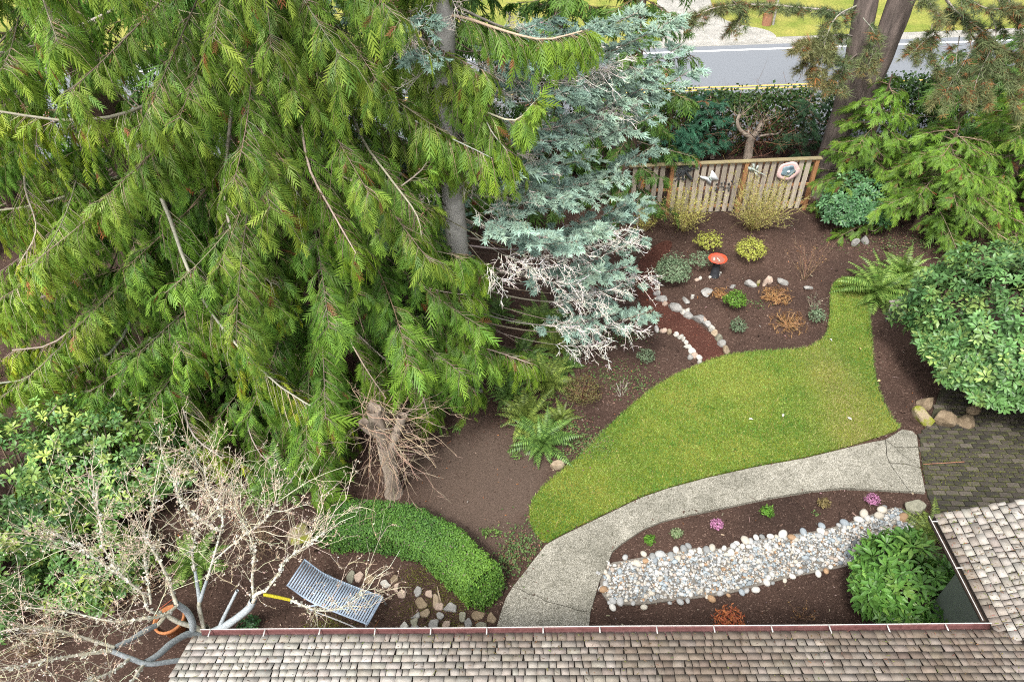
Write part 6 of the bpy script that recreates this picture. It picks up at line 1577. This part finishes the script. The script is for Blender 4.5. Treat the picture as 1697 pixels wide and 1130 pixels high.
lst = [(1086, 462, .09, .08, M_gst), (1087, 470, .09, .06, M_gst), (1088, 478, .10, .05, M_wst), (1089, 487, .1, .07, M_gst), (1096, 496, .15, .11, M_gst), (1103, 504, .08, .06, M_pkst), (1119, 509, .22, .13, M_gst), (1133, 517, .08, .08, M_wst), (1139, 523, .13, .11, M_gst), (1140, 515, .06, .06, M_wst),
       (1158, 527, .17, .15, M_gst), (1167, 531, .06, .08, M_pkst), (1171, 537, .1, .08, M_gst), (1181, 545, .09, .09, M_wst), (1184, 552, .08, .08, M_tan), (1190, 561, .1, .12, M_olst), (1197, 570, .11, .09, M_gst), (1203, 580, .12, .11, M_tan)]
names1 = ['dark grey', 'flat grey', 'pale flat', 'small grey', 'large grey wedge', 'small pinkish', 'longest grey block', 'white', 'round grey', 'small white', 'biggest oval grey', 'thin pinkish', 'blue-grey', 'white lumpy', 'small tan', 'olive grey', 'grey slanted', 'tan pointed']
for k, (px, py, sx, sy, mt) in enumerate(lst):
    rock('edging_stone', '%s stone, %s from the grey-green shrub in the upper edging row' % (names1[k], ORD[k]), px, py, sx, sy, 0.09 + 0.2 * sx, mt, 50 + k, -0.5 + 0.3 * (k % 3), 'stone', E1G, cuts=5)
E2G = 'edging stones on the lower side of the bark path'
lst = [(1088, 545, .06, .14, M_gst), (1096, 548, .05, .05, M_pkst), (1101, 548, .09, .07, M_pkst), (1109, 550, .1, .07, M_tan), (1120, 554, .09, .07, M_wst), (1128, 558, .09, .06, M_wst), (1133, 562, .06, .06, M_wst), (1137, 567, .08, .06, M_wst), (1139, 574, .1, .06, M_wst), (1143, 575, .06, .06, M_wst), (1147, 582, .1, .1, M_wst), (1151, 589, .09, .09, M_pkst), (1158, 593, .09, .08, M_wst), (1160, 599, .07, .06, M_wst), (1144, 592, .08, .07, M_gst)]
for k, (px, py, sx, sy, mt) in enumerate(lst):
    rock('edging_stone', 'small %s stone, %s from the spruce twigs in the lower edging row' % ({M_wst: 'white', M_gst: 'grey', M_pkst: 'pinkish', M_tan: 'tan'}[mt], ORD[k]), px, py, sx * 0.85, sy * 0.85, 0.07, mt, 80 + k, 0.4 * (k % 4), 'stone', E2G, cuts=3)
for k, (px, py) in enumerate(((1054, 447), (1050, 458), (1047, 466))):
    rock('edging_stone', ('top', 'middle', 'bottom')[k] + ' of three pale stones at the spruce tips', px, py, .09, .08, .1, M_pkst if k == 0 else M_gst, 100 + k, k, 'stone', E2G, cuts=4)
for k, (px, py) in enumerate(((1177, 459), (1187, 459), (1191, 456), (1193, 452))):
    rock('white_stone', ('first', 'second', 'third', 'last')[k] + ' white stone from the left at the foot of the birdbath', px, py, .05, .04, .035, M_wst, 110 + k, k, 'stone', 'white stones at the birdbath foot', cuts=3, sub=2)
for k, (px, py) in enumerate(((1155, 464), (1160, 461))):
    rock('white_stone', ('pinkish' if k == 0 else 'pale grey') + ' pebble below the thin shrub left of the birdbath', px, py, .06, .05, .05, M_pkst if k == 0 else M_wst, 115 + k, k, 'stone', None, cuts=3, sub=2)
for k, (dx, dy) in enumerate(((-.13, -.02), (-.11, .06), (.03, -.10), (.01, .02))):
    o = link('bath_stone', rock_mesh(120 + k, .034, .025, .028, 3, 2), M_wst); o.location = (cb[0] + dx * K_, cb[1] + dy * K_, 0.672 * K_ * 1.06); o.rotation_euler = (0, 0, k)
    tag(o, 'pale stone in the red birdbath bowl, ' + ('nearest its left rim', 'behind the one at the left rim', 'closest to the near rim', 'at the middle of the bowl')[k], 'stone', 'stones in the birdbath bowl')
# flagstones set in the soil
FSG = 'flagstones between bench and path'
fs = [(755, 370, 40, 30, 'w'), (835, 395, 30, 28, 'p'), (873, 442, 33, 30, 'p'), (985, 420, 30, 34, 'g'), (1070, 437, 40, 24, 'p'), (1010, 500, 52, 38, 'b'), (1108, 486, 42, 46, 't'), (1135, 527, 32, 28, 'p'), (1215, 545, 46, 36, 'g'), (968, 586, 34, 26, 'bl'), (1038, 575, 38, 28, 't'), (1143, 590, 28, 24, 'g'), (970, 643, 44, 30, 'o'), (890, 675, 30, 36, 'w'),
      (962, 695, 36, 36, 'g'), (1047, 712, 44, 36, 'w'), (1100, 655, 36, 40, 'g'), (1190, 657, 36, 28, 'p'), (1302, 598, 28, 34, 'o'), (1410, 586, 46, 32, 'b'), (1508, 612, 36, 36, 'b'), (1341, 645, 28, 32, 'g'), (1434, 670, 42, 32, 'o'), (1285, 676, 30, 22, 'b'), (820, 718, 26, 16, 't'), (1325, 720, 26, 16, 'p'), (645, 330, 44, 34, 'b'), (570, 320, 36, 34, 'p'), (515, 320, 36, 40, 'o'), (820, 330, 34, 24, 'b')]
FLAB = ['pale flagstone alone beyond the foot of the lounger', 'pinkish flagstone just right of the lone pale one', 'pinkish wedge-shaped flagstone below the pair beyond the lounger', 'grey half-sunk flagstone above the largest brown one', 'pinkish flagstone at the top of the patch beside the moss', 'largest brown flagstone, sunk in the soil at the patch centre', 'tan flagstone with a weed in the middle of the patch', 'small pinkish flagstone touching the tan one with the weed', 'broad grey flagstone below the hedge, right of the moss', 'blue-grey angular flagstone left of a tan one', 'tan flagstone right of the blue-grey one', 'small grey flagstone between tan and broad grey ones', 'olive-grey flagstone below the blue-grey one', "pale narrow flagstone closest to the lounger's foot leg", 'grey flagstone at the gutter between two pale ones', 'pale flagstone cut off by the gutter', 'grey flagstone above the moss at the gutter', 'pinkish flagstone inside the lower moss patch', 'olive-grey flagstone straight below the hedge tip', 'brown sunk flagstone second from the path edge', 'brown sunk flagstone touching the path edge', 'rounded grey flagstone above the lower moss near the path', 'olive-grey flagstone at the gutter, nearest the path', 'small brown flagstone left of the rounded grey one', 'small tan flagstone at the gutter near the lounger', 'small pinkish flagstone at the gutter below the rounded grey one', 'brown flagstone under the twigs, nearest the lone pale one', 'pinkish flagstone in the middle under the bare twigs', 'olive-grey flagstone under the twigs nearest the lounger', 'brown sunk flagstone above the pinkish pair']
fmat = {'w': M_wst, 'p': M_pkst, 'g': M_gst, 'b': M_brownst, 't': M_tan, 'bl': M_gst, 'o': M_olst}; fnm = {'w': 'pale', 'p': 'pinkish', 'g': 'grey', 'b': 'brown half-buried', 't': 'tan', 'bl': 'blue-grey', 'o': 'olive-grey'}
ordr = sorted(range(len(fs)), key=lambda k: fs[k][0]); rank = {k: i_ for i_, k in enumerate(ordr)}
for k, (x, y, w_, h_, t_) in enumerate(fs):
    px, py = 460 + x / 4.2425, 880 + y / 4.2425; sc_ = 1 / 4.2425 / 104
    r = np.random.default_rng(300 + k); n = 7 + k % 3; a = np.sort(r.uniform(0, 6.28, n) * 0.35 + np.arange(n) * 6.28 / n * 0.9)
    p = G(px, py, 0.02); rx, ry = w_ * sc_, h_ * sc_ * 1.22
    poly = np.stack([p[0] + rx * np.cos(a) * r.uniform(0.82, 1.1, n), p[1] + ry * np.sin(a) * r.uniform(0.82, 1.1, n)], 1)
    bm = bmesh.new(); vs = [bm.verts.new((q_[0] - p[0], q_[1] - p[1], 0.0)) for q_ in poly]; f = bm.faces.new(vs); ex = bmesh.ops.extrude_face_region(bm, geom=[f])
    for v in ex['geom']:
        if isinstance(v, bmesh.types.BMVert): v.co.z += 0.05
    bmesh.ops.recalc_face_normals(bm, faces=bm.faces[:]); bmesh.ops.bevel(bm, geom=bm.edges[:], offset=0.009, segments=2, affect='EDGES')
    me = bpy.data.meshes.new('flagstone'); bm.to_mesh(me); bm.free()
    o = link('flagstone', me, fmat[t_]); o.location = (p[0], p[1], -0.026 + 0.012 * r.random() + (0 if t_ != 'b' else -0.005)); o.rotation_euler = (r.normal(0, .025), r.normal(0, .025), 0)
    tag(o, FLAB[k], 'flagstone', FSG)

# ================================================================== DRY CREEK OF RIVER STONES
CREEK_PX = [(1004, 934), (1050, 926), (1097, 918), (1150, 907), (1203, 910), (1249, 895), (1309, 886), (1362, 879), (1416, 863), (1479, 840), (1497, 843), (1512, 858), (1522, 880), (1500, 905), (1426, 934), (1362, 946), (1309, 957), (1256, 971), (1203, 985), (1132, 994), (1097, 997), (1066, 1002), (1010, 1001), (994, 978), (995, 958)]
CREEK = np.array([G(*p)[:2] for p in CREEK_PX])
M_silt = solid('creek_silt', [(0.3, (0.10, 0.085, 0.07)), (0.7, (0.22, 0.2, 0.17))], 30, 0.95)
structure(link('creek_bed', slab_mesh('creek_bed', smooth_poly(CREEK, 1), -0.03, 0.012), M_silt), 'gritty bed under the river stones', 'creek bed')
M_peb = solid('river_stone', [(0.3, (0.82, 0.82, 0.82)), (0.7, (1.08, 1.08, 1.08))], 20, 0.75, 0.3, 0.15, 0.004, attr=True)
M_cob = solid('river_cobble', [(0.3, (0.40, 0.39, 0.36)), (0.5, (0.55, 0.53, 0.49)), (0.7, (0.64, 0.62, 0.58))], 5, 0.75, 0.3, 0.15, 0.004)
def cob_mat(name, c):
    return solid(name, [(0.3, tuple(np.array(c) * 0.82)), (0.7, tuple(np.minimum(np.array(c) * 1.1, 0.8)))], 9, 0.75, 0.3, 0.15, 0.004, ovar=0.12)
COB = [cob_mat('cobble_white', (0.53, 0.51, 0.47)), cob_mat('cobble_cream', (0.45, 0.41, 0.34)), cob_mat('cobble_grey', (0.22, 0.225, 0.22)), cob_mat('cobble_blue_grey', (0.26, 0.29, 0.31)), cob_mat('cobble_tan', (0.33, 0.21, 0.12)), cob_mat('cobble_pale_grey', (0.35, 0.35, 0.34))]
cob_names = ['white', 'cream', 'grey', 'blue-grey', 'tan', 'pale grey']
cob_me = []
for s in range(6):
    me = rock_mesh(200 + s, 1, 0.78, 0.6, 0, 2, 0.06); cob_me.append(me)
mv = {}
def cobble(x, y, r, ci, s, z=None, flat=1.0):
    if (s, ci) not in mv:
        me = cob_me[s].copy(); me.materials.clear(); me.materials.append(COB[ci]); mv[(s, ci)] = me
    o = link('cobble', mv[(s, ci)]); o.location = (x, y, r * 0.27 if z is None else z); o.scale = (r, r, r * flat); o.rotation_euler = (random.uniform(-.2, .2), random.uniform(-.2, .2), random.uniform(0, 6.28))
    return o
def edge_walk(i0, i1, step):
    P = np.array([CREEK[i_ % len(CREEK)] for i_ in range(i0, i1 + 1)]); d = np.concatenate([[0], np.cumsum(np.linalg.norm(np.diff(P, axis=0), axis=1))]); s, out = 0.0, []
    while s < d[-1]:
        out.append([np.interp(s, d, P[:, 0]), np.interp(s, d, P[:, 1])]); s += step * random.uniform(0.8, 1.3)
    return out
cobs = []
wts = [0.3, 0.2, 0.15, 0.12, 0.05, 0.18]
for (i0, i1, step, rmin, rmax, lab) in ((0, 9, 0.11, 0.045, 0.095, 'upper'), (14, 22, 0.13, 0.035, 0.075, 'lower'), (22, 25, 0.10, 0.04, 0.065, 'left')):
    for x, y in edge_walk(i0, i1, step):
        for rep in range(2 if lab == 'upper' else 1):
            ci = int(rng.choice(6, p=wts)); cobs.append((x + random.gauss(0, .035), y + random.gauss(0, .04) - (0.09 * rep if lab == 'upper' else 0), random.uniform(rmin, rmax) * (0.8 if rep else 1), ci, lab))
placed = []; cnt = {}
cobs.sort(key=lambda c: c[0] if c[4] != 'left' else -c[1])
for x, y, r, ci, lab in cobs:
    if any((x - a) ** 2 + (y - b_) ** 2 < ((r + c) * 0.55) ** 2 for a, b_, c in placed): continue
    placed.append((x, y, r))
    o = cobble(x, y, r, ci, random.randint(0, 5))
    kk = cnt[(ci, lab)] = cnt.get((ci, lab), -1) + 1
    tag(o, ('%s %s cobble from the path along the ' + lab + ' edge of the dry creek' if lab != 'left' else '%s %s cobble from the lawn side at the path end of the dry creek') % (ORD[kk], cob_names[ci]), 'cobble', '%s cobbles on the %s edge of the dry creek' % (cob_names[ci], {'left': 'path'}.get(lab, lab)))
for px, py, r, ci, lab in ((1000, 975, 0.075, 4, 'orange-brown cobble at the path end of the dry creek'), (1498, 857, 0.11, 4, 'long tan cobble below the flat boulder'), (1514, 862, 0.07, 2, 'dark grey cobble under the flat boulder'), (1524, 868, 0.075, 4, 'tan cobble at the head of the dry creek beside the fern')):
    p = G(px, py, 0.04); o = cobble(p[0], p[1], r, ci, 2); tag(o, lab, 'cobble', 'odd coloured creek cobbles'); placed.append((p[0], p[1], r))
# the small stones filling the bed
n = 5800; q = scatter(inset(CREEK, 0.04), n); r = np.exp(rng.normal(math.log(0.0175), 0.4, n)).clip(0.009, 0.05)
pa = np.array(placed); ok = np.ones(n, bool)
for a, b_, c in placed: ok &= (q[:, 0] - a) ** 2 + (q[:, 1] - b_) ** 2 > (c * 0.8) ** 2
q, r = q[ok], r[ok]; n = len(q)
bm = bmesh.new(); bmesh.ops.create_icosphere(bm, subdivisions=1, radius=1); pv = np.array([v.co[:] for v in bm.verts]); pf = np.array([[v.index for v in f.verts] for f in bm.faces]); bm.free()
pal = np.array([(0.48, 0.47, 0.44), (0.42, 0.385, 0.325), (0.20, 0.21, 0.21), (0.29, 0.33, 0.35), (0.34, 0.22, 0.13), (0.37, 0.37, 0.36), (0.42, 0.35, 0.29)])
C = np.clip(pal[rng.choice(7, n, p=[.26, .16, .15, .15, .05, .15, .08])] * np.exp(rng.normal(0, 0.12, (n, 1))), 0, 1)
sc3 = np.stack([r * rng.uniform(0.9, 1.35, n), r * rng.uniform(0.75, 1, n), r * rng.uniform(0.5, 0.8, n)], 1)
Mx = axis_frames(UP + rng.normal(0, 0.25, (n, 3))) * sc3[:, None, :]
og = Geo().inst((pv, pf, None), Mx, np.concatenate([q, (0.012 + r * 0.4 + rng.uniform(0, 0.012, n))[:, None]], 1), C).build('pebbles', M_peb, smooth=True, stuff=True)
tag(og, 'mixed white grey and cream pebbles filling the dry creek', 'pebbles')

# ================================================================== LOUNGER, POT, POLE AND ODDS AND ENDS
lng = thing('chaise_lounge', 'blue-grey slatted metal garden chaise with raised curved head', 'lounger')
M_blmetal = solid('blue_grey_paint', [(0.3, (0.26, 0.33, 0.42)), (0.7, (0.38, 0.46, 0.56))], 12, 0.45, 0.5, 0.15, 0.003)
M_frm = solid('worn_frame_paint', [(0.3, (0.28, 0.28, 0.27)), (0.7, (0.46, 0.46, 0.44))], 16, 0.5, 0.5, 0.2, 0.003)
zs = 0.38
c_r, c_l = G(634, 988, zs), G(609, 1033, zs)          # the two corners of the foot end
h_r, h_l = G(540, 966, zs), G(520, 1003, zs)            # direction of the bed
wd = norm(c_r - c_l); wd[2] = 0; ln = norm(h_l - c_l); ln = norm(ln - wd * (ln @ wd)); ln[2] = 0
W_ = np.linalg.norm(c_r - c_l)
LT = 1.42
def bed(t_):
    """height and distance along the bed: flat seat, then a curve up to the head"""
    flat = 0.86
    if t_ < flat: return t_, zs - 0.02 * math.sin(t_ / flat * math.pi)
    u = t_ - flat; ang = min(u / 0.30, 1) * 0.75
    if u < 0.30: return flat + 0.30 / 0.75 * math.sin(ang), zs + 0.30 / 0.75 * (1 - math.cos(ang))
    return flat + 0.30 / 0.75 * math.sin(0.75) + (u - 0.3) * math.cos(0.75), zs + 0.30 / 0.75 * (1 - math.cos(0.75)) + (u - 0.3) * math.sin(0.75)
def bp_(t_, w_, dz=0.0):
    a, z_ = bed(t_); q_ = c_l + ln * a + wd * w_; return np.array([q_[0], q_[1], z_ + dz])
for k in range(34):
    t_ = 0.02 + k * (LT - 0.04) / 33
    d = norm(bp_(t_ + 0.01, 0) - bp_(t_ - 0.01 if t_ > 0.01 else 0, 0)); nn = norm(np.cross(d, wd)); nn = nn if nn[2] > 0 else -nn
    g_ = Geo(); box(g_, bp_(t_, W_ / 2), W_, 0.027, 0.006, np.stack([wd, d, nn], 1)); g_.build('slat', M_blmetal, lng)
for w_ in (0.0, W_):
    g_ = Geo(); P = np.array([bp_(t_, w_, -0.012) for t_ in np.linspace(0, LT, 30)]); P[0] -= UP * 0.02; tubes(P, 0.014, 6, geo=g_); g_.build('side_rail', M_blmetal, lng)
    for t_ in (0.03, 0.92):
        g_ = Geo(); a = bp_(t_, w_, -0.02); a[2] = zs - 0.03; f_ = a.copy(); f_[2] = 0.0; f_ -= wd * (0.05 if w_ == 0 else -0.05); tubes(spline([a, (a + f_) / 2 + ln * 0.01, f_], 6), 0.013, 6, geo=g_, caps=True); g_.build('leg', M_frm, lng)
    off = wd * (-0.045 if w_ == 0 else 0.045)
    g_ = Geo(); P = np.array([np.array([*(c_l + ln * a + wd * w_ + off)[:2], 0.17 + 0.03 * math.sin(a * 3)]) for a in np.linspace(0.03, 0.92, 14)]); tubes(P, 0.011, 6, geo=g_); g_.build('lower_rail', M_frm, lng)
    g_ = Geo(); tubes(spline([bp_(0.86, w_, -0.02), np.array([*(c_l + ln * 1.0 + wd * w_ + off)[:2], 0.3]), np.array([*(c_l + ln * 1.12 + wd * w_ + off)[:2], 0.24]), np.array([*(c_l + ln * 0.95 + wd * w_ + off)[:2], 0.20])], 12), 0.013, 6, geo=g_); g_.build('arm_loop', M_blmetal, lng)
g_ = Geo(); tubes(np.array([bp_(0.0, 0, -0.015), bp_(0.0, W_, -0.015)]), 0.014, 6, geo=g_); g_.build('end_bar', M_blmetal, lng)

pot = thing('flower_pot', 'terracotta pot with dark soil under the bare tree limbs', 'flower pot')
M_terra = solid('terracotta', [(0.3, (0.38, 0.14, 0.055)), (0.7, (0.52, 0.22, 0.09))], 8, 0.8, 0.25, 0.2, 0.004)
pc_ = G(287, 1034, 0.15)
lathe([pc_[0], pc_[1], 0], [(0.0, 0.005), (0.15, 0.005), (0.2, 0.27), (0.225, 0.275), (0.228, 0.33), (0.2, 0.335), (0.192, 0.25), (0.0, 0.245)], 32, 'pot', M_terra, pot)
lathe([pc_[0], pc_[1], 0], [(0.0, 0.268), (0.1, 0.272), (0.193, 0.26)], 28, 'soil', M_mulch, pot)

pole = thing('utility_pole', 'reddish-brown wooden utility pole across the road', 'utility pole')
pp0 = G(1270, 42)
M_pole = bark('pole_wood', (0.22, 0.10, 0.06), (0.36, 0.19, 0.12), 8, (3, 3, 0.2))
trunk_geo([pp0 - UP * 0.2, pp0 + UP * 5, pp0 + UP * 10], [0.2, 0.18, 0.15], 14, M_pole, pole, 'pole', n=20, flare=0, rough=0.02)
g_ = Geo(); cpt = pp0 + np.array([0.27, -0.05, 0]); tubes(np.array([cpt, cpt + UP * 4, cpt + UP * 8]), 0.05, 8, geo=g_); g_.build('conduit', M_gst, pole)

stk = thing('fallen_stick', 'short pale broken stick lying on the mulch near the cedar', 'stick')
p0, p1 = G(734, 670, .03), G(751, 681, .03)
trunk_geo([p0, (p0 + p1) / 2 + UP * 0.01, p1], [0.012, 0.022, 0.03], 8, M_barkpale, stk, 'wood', n=8, flare=0, rough=0.15)
rod = thing('fallen_stick', 'long thin reddish stick lying across the brick patio', 'stick')
p0, p1 = G(1530, 769, .055), G(1598, 765, .055)
trunk_geo([p0, (p0 + p1) / 2, p1], [0.006, 0.008, 0.01], 6, M_pole, rod, 'wood', n=8, flare=0, rough=0.1)

# weathered wooden frame poking out between fern and rhododendron
wf = thing('wooden_trellis', 'weathered grey wooden frame poking out beside the rhododendron', 'trellis')
M_oldw = solid('old_grey_wood', [(0.3, (0.20, 0.175, 0.15)), (0.7, (0.36, 0.33, 0.29))], 8, 0.95, 0.1, 0.4, 0.006, stretch=(4, 4, 0.6))
b0 = G(1476, 530)
for dx, tl_ in ((-0.10, 0.12), (0.02, 0.16), (0.12, 0.2)):
    g_ = Geo(); d = norm(np.array([tl_ - 0.1, 0.12, 1.0])); x_ = norm(np.cross(d, [0, 1, 0])); box(g_, b0 + np.array([dx, 0, 0.25]) , 0.06, 0.025, 0.56, np.stack([x_, np.cross(d, x_), d], 1)); g_.build('upright', M_oldw, wf)
g_ = Geo(); box(g_, b0 + np.array([0.02, 0.03, 0.50]), 0.40, 0.05, 0.03); g_.build('cross_bar', M_oldw, wf)

# ================================================================== LITTER: bark chips and fallen bits nobody could count
n = 30000
poly = np.array([G(*p)[:2] for p in ((-200, 1060), (-200, 700), (300, 560), (700, 420), (1020, 330), (1340, 330), (1480, 400), (1560, 640), (1520, 840), (1440, 1060))])
q = scatter(poly, n); dcam = np.hypot(q[:, 0], q[:, 1])
pat = inside(patio_poly, *q.T); worn = np.exp(-(((q - G(800, 800)[:2]) / [1.3, 1.4]) ** 2).sum(1))
bad = inside(LAWN, *q.T) | inside(CREEK, *q.T) | (pat & (rng.random(n) < 0.55)) | (rng.random(n) < worn * 0.8)
onp = np.zeros(n, bool)
for s_ in sl[:2]:
    pp_ = np.array([G(*p)[:2] for p in s_]); i_ = inside(pp_, *q.T); near = edge_dist(pp_, q) < np.abs(rng.normal(0, 0.05, n)); onp |= i_ & near; bad |= i_ & ~near
pat = pat * 0.035 + onp * 0.042; q, pat = q[~bad], pat[~bad]; n = len(q)
tm = (np.array([[-1, -0.35, 0], [1, -0.3, 0.1], [0.9, 0.35, 0], [-0.9, 0.3, 0.12]]), np.array([[0, 1, 2], [0, 2, 3]]), None)
C = lerp((0.03, 0.018, 0.013), (0.14, 0.088, 0.066), rng.random(n) ** 1.3); k_ = rng.random(n) < 0.07; C[k_] = jit((0.30, 0.23, 0.18), k_.sum(), 0.3); k_ = rng.random(n) < np.where((q[:, 0] < 2) & (q[:, 1] > 6.5), 0.07, 0.015); C[k_] = jit((0.26, 0.10, 0.04), k_.sum(), 0.2)
on_bark = inside(smooth_poly([G(*p) for p in bp], 2), *q.T); C[on_bark] = C[on_bark] * [1.5, 0.75, 0.62]
lng_ = np.where(rng.random(n) < 0.08, 3.5, 1.0); sz_ = np.exp(rng.normal(math.log(0.012), 0.5, n))
Mx = axis_frames(UP + rng.normal(0, 0.5, (n, 3)) * np.where(lng_ > 1, 0.15, 1.0)[:, None]) * np.stack([sz_ * lng_, sz_ / np.sqrt(lng_), sz_], 1)[:, None, :]
oc = Geo().inst(tm, Mx, np.concatenate([q, rng.uniform(0.002, 0.02, (n, 1)) + pat[:, None]], 1), np.clip(C, 0, 1)).build('bark_chips', M_twig, stuff=True)
tag(oc, 'loose bark chips and leaf bits strewn over the mulch beds', 'bark chips')
# moss between the flagstones and by the lounger
n = 5200; q = []
for px, py, rx, ry, w_ in ((690, 955, 0.25, 0.22, 1), (735, 975, 0.2, 0.25, 1), (700, 1010, 0.35, 0.2, 1), (745, 1040, 0.4, 0.15, 1.2), (545, 1035, 0.28, 0.12, 0.9), (760, 1000, 0.2, 0.2, .6), (560, 1045, 0.4, 0.1, .4)):
    q.append(G(px, py)[:2] + rng.normal(0, 0.6, (int(w_ * 700), 2)) * [rx, ry])
zb = [0.0] * sum(len(a) for a in q)
for px, py, rx, ry, w_ in ((1570, 760, 0.5, 0.3, 1.2), (1650, 780, 0.6, 0.35, 1.6), (1600, 800, 0.5, 0.2, 1.0), (1545, 790, 0.2, 0.3, 0.6), (1680, 740, 0.3, 0.3, 0.6)):
    q.append(G(px, py)[:2] + rng.normal(0, 0.6, (int(w_ * 500), 2)) * [rx, ry]); zb += [0.034] * len(q[-1])
zb = np.array(zb)
q = np.concatenate(q); n = len(q); tm = (np.array([[-0.5, 0, 0], [0.5, 0, 0], [0, 1, 0]]), np.array([[0, 1, 2]]), None)
Mx = frames(norm(UP + rng.normal(0, 0.7, (n, 3))), rng.normal(size=(n, 3))) * np.stack([rng.uniform(.01, .018, n), rng.uniform(.012, .024, n), np.ones(n)], 1)[:, None, :]
om = Geo().inst(tm, Mx, np.concatenate([q, zb[:, None]], 1), np.clip(lerp((0.09, 0.11, 0.02), (0.22, 0.22, 0.04), rng.random(n)), 0, 1)).build('moss', M_leaf, stuff=True)
tag(om, 'patches of yellow-green moss between flagstones, by the lounger and on the patio', 'moss')
# fallen pale leaves on the lawn
for k, (px, py, lab) in enumerate(((1427, 580, 'yellow fallen leaf on the narrow arm of the lawn'), (1249, 695, 'white fallen petal left of centre on the lawn'), (1299, 685, 'white fallen petal at the centre of the lawn'), (1404, 691, 'white fallen petal near the worn patch of lawn'), (1454, 632, 'pale fallen leaf at the lawn edge under the rhododendron'), (1379, 565, 'tiny white petal at the inner bend of the lawn'))):
    p = G(px, py, 0.065); lv, lf = leaf5(0.09, 0.022, 0.3, 0.2); o = Geo().add(lv, lf, (0.62, 0.5, 0.22) if 'leaf' in lab else (0.72, 0.70, 0.66)).build('fallen_leaf', M_leaf)
    o.location = p; o.rotation_euler = (0.1, 0.2, k * 1.3); tag(o, lab, 'leaf', 'fallen leaves on the lawn')
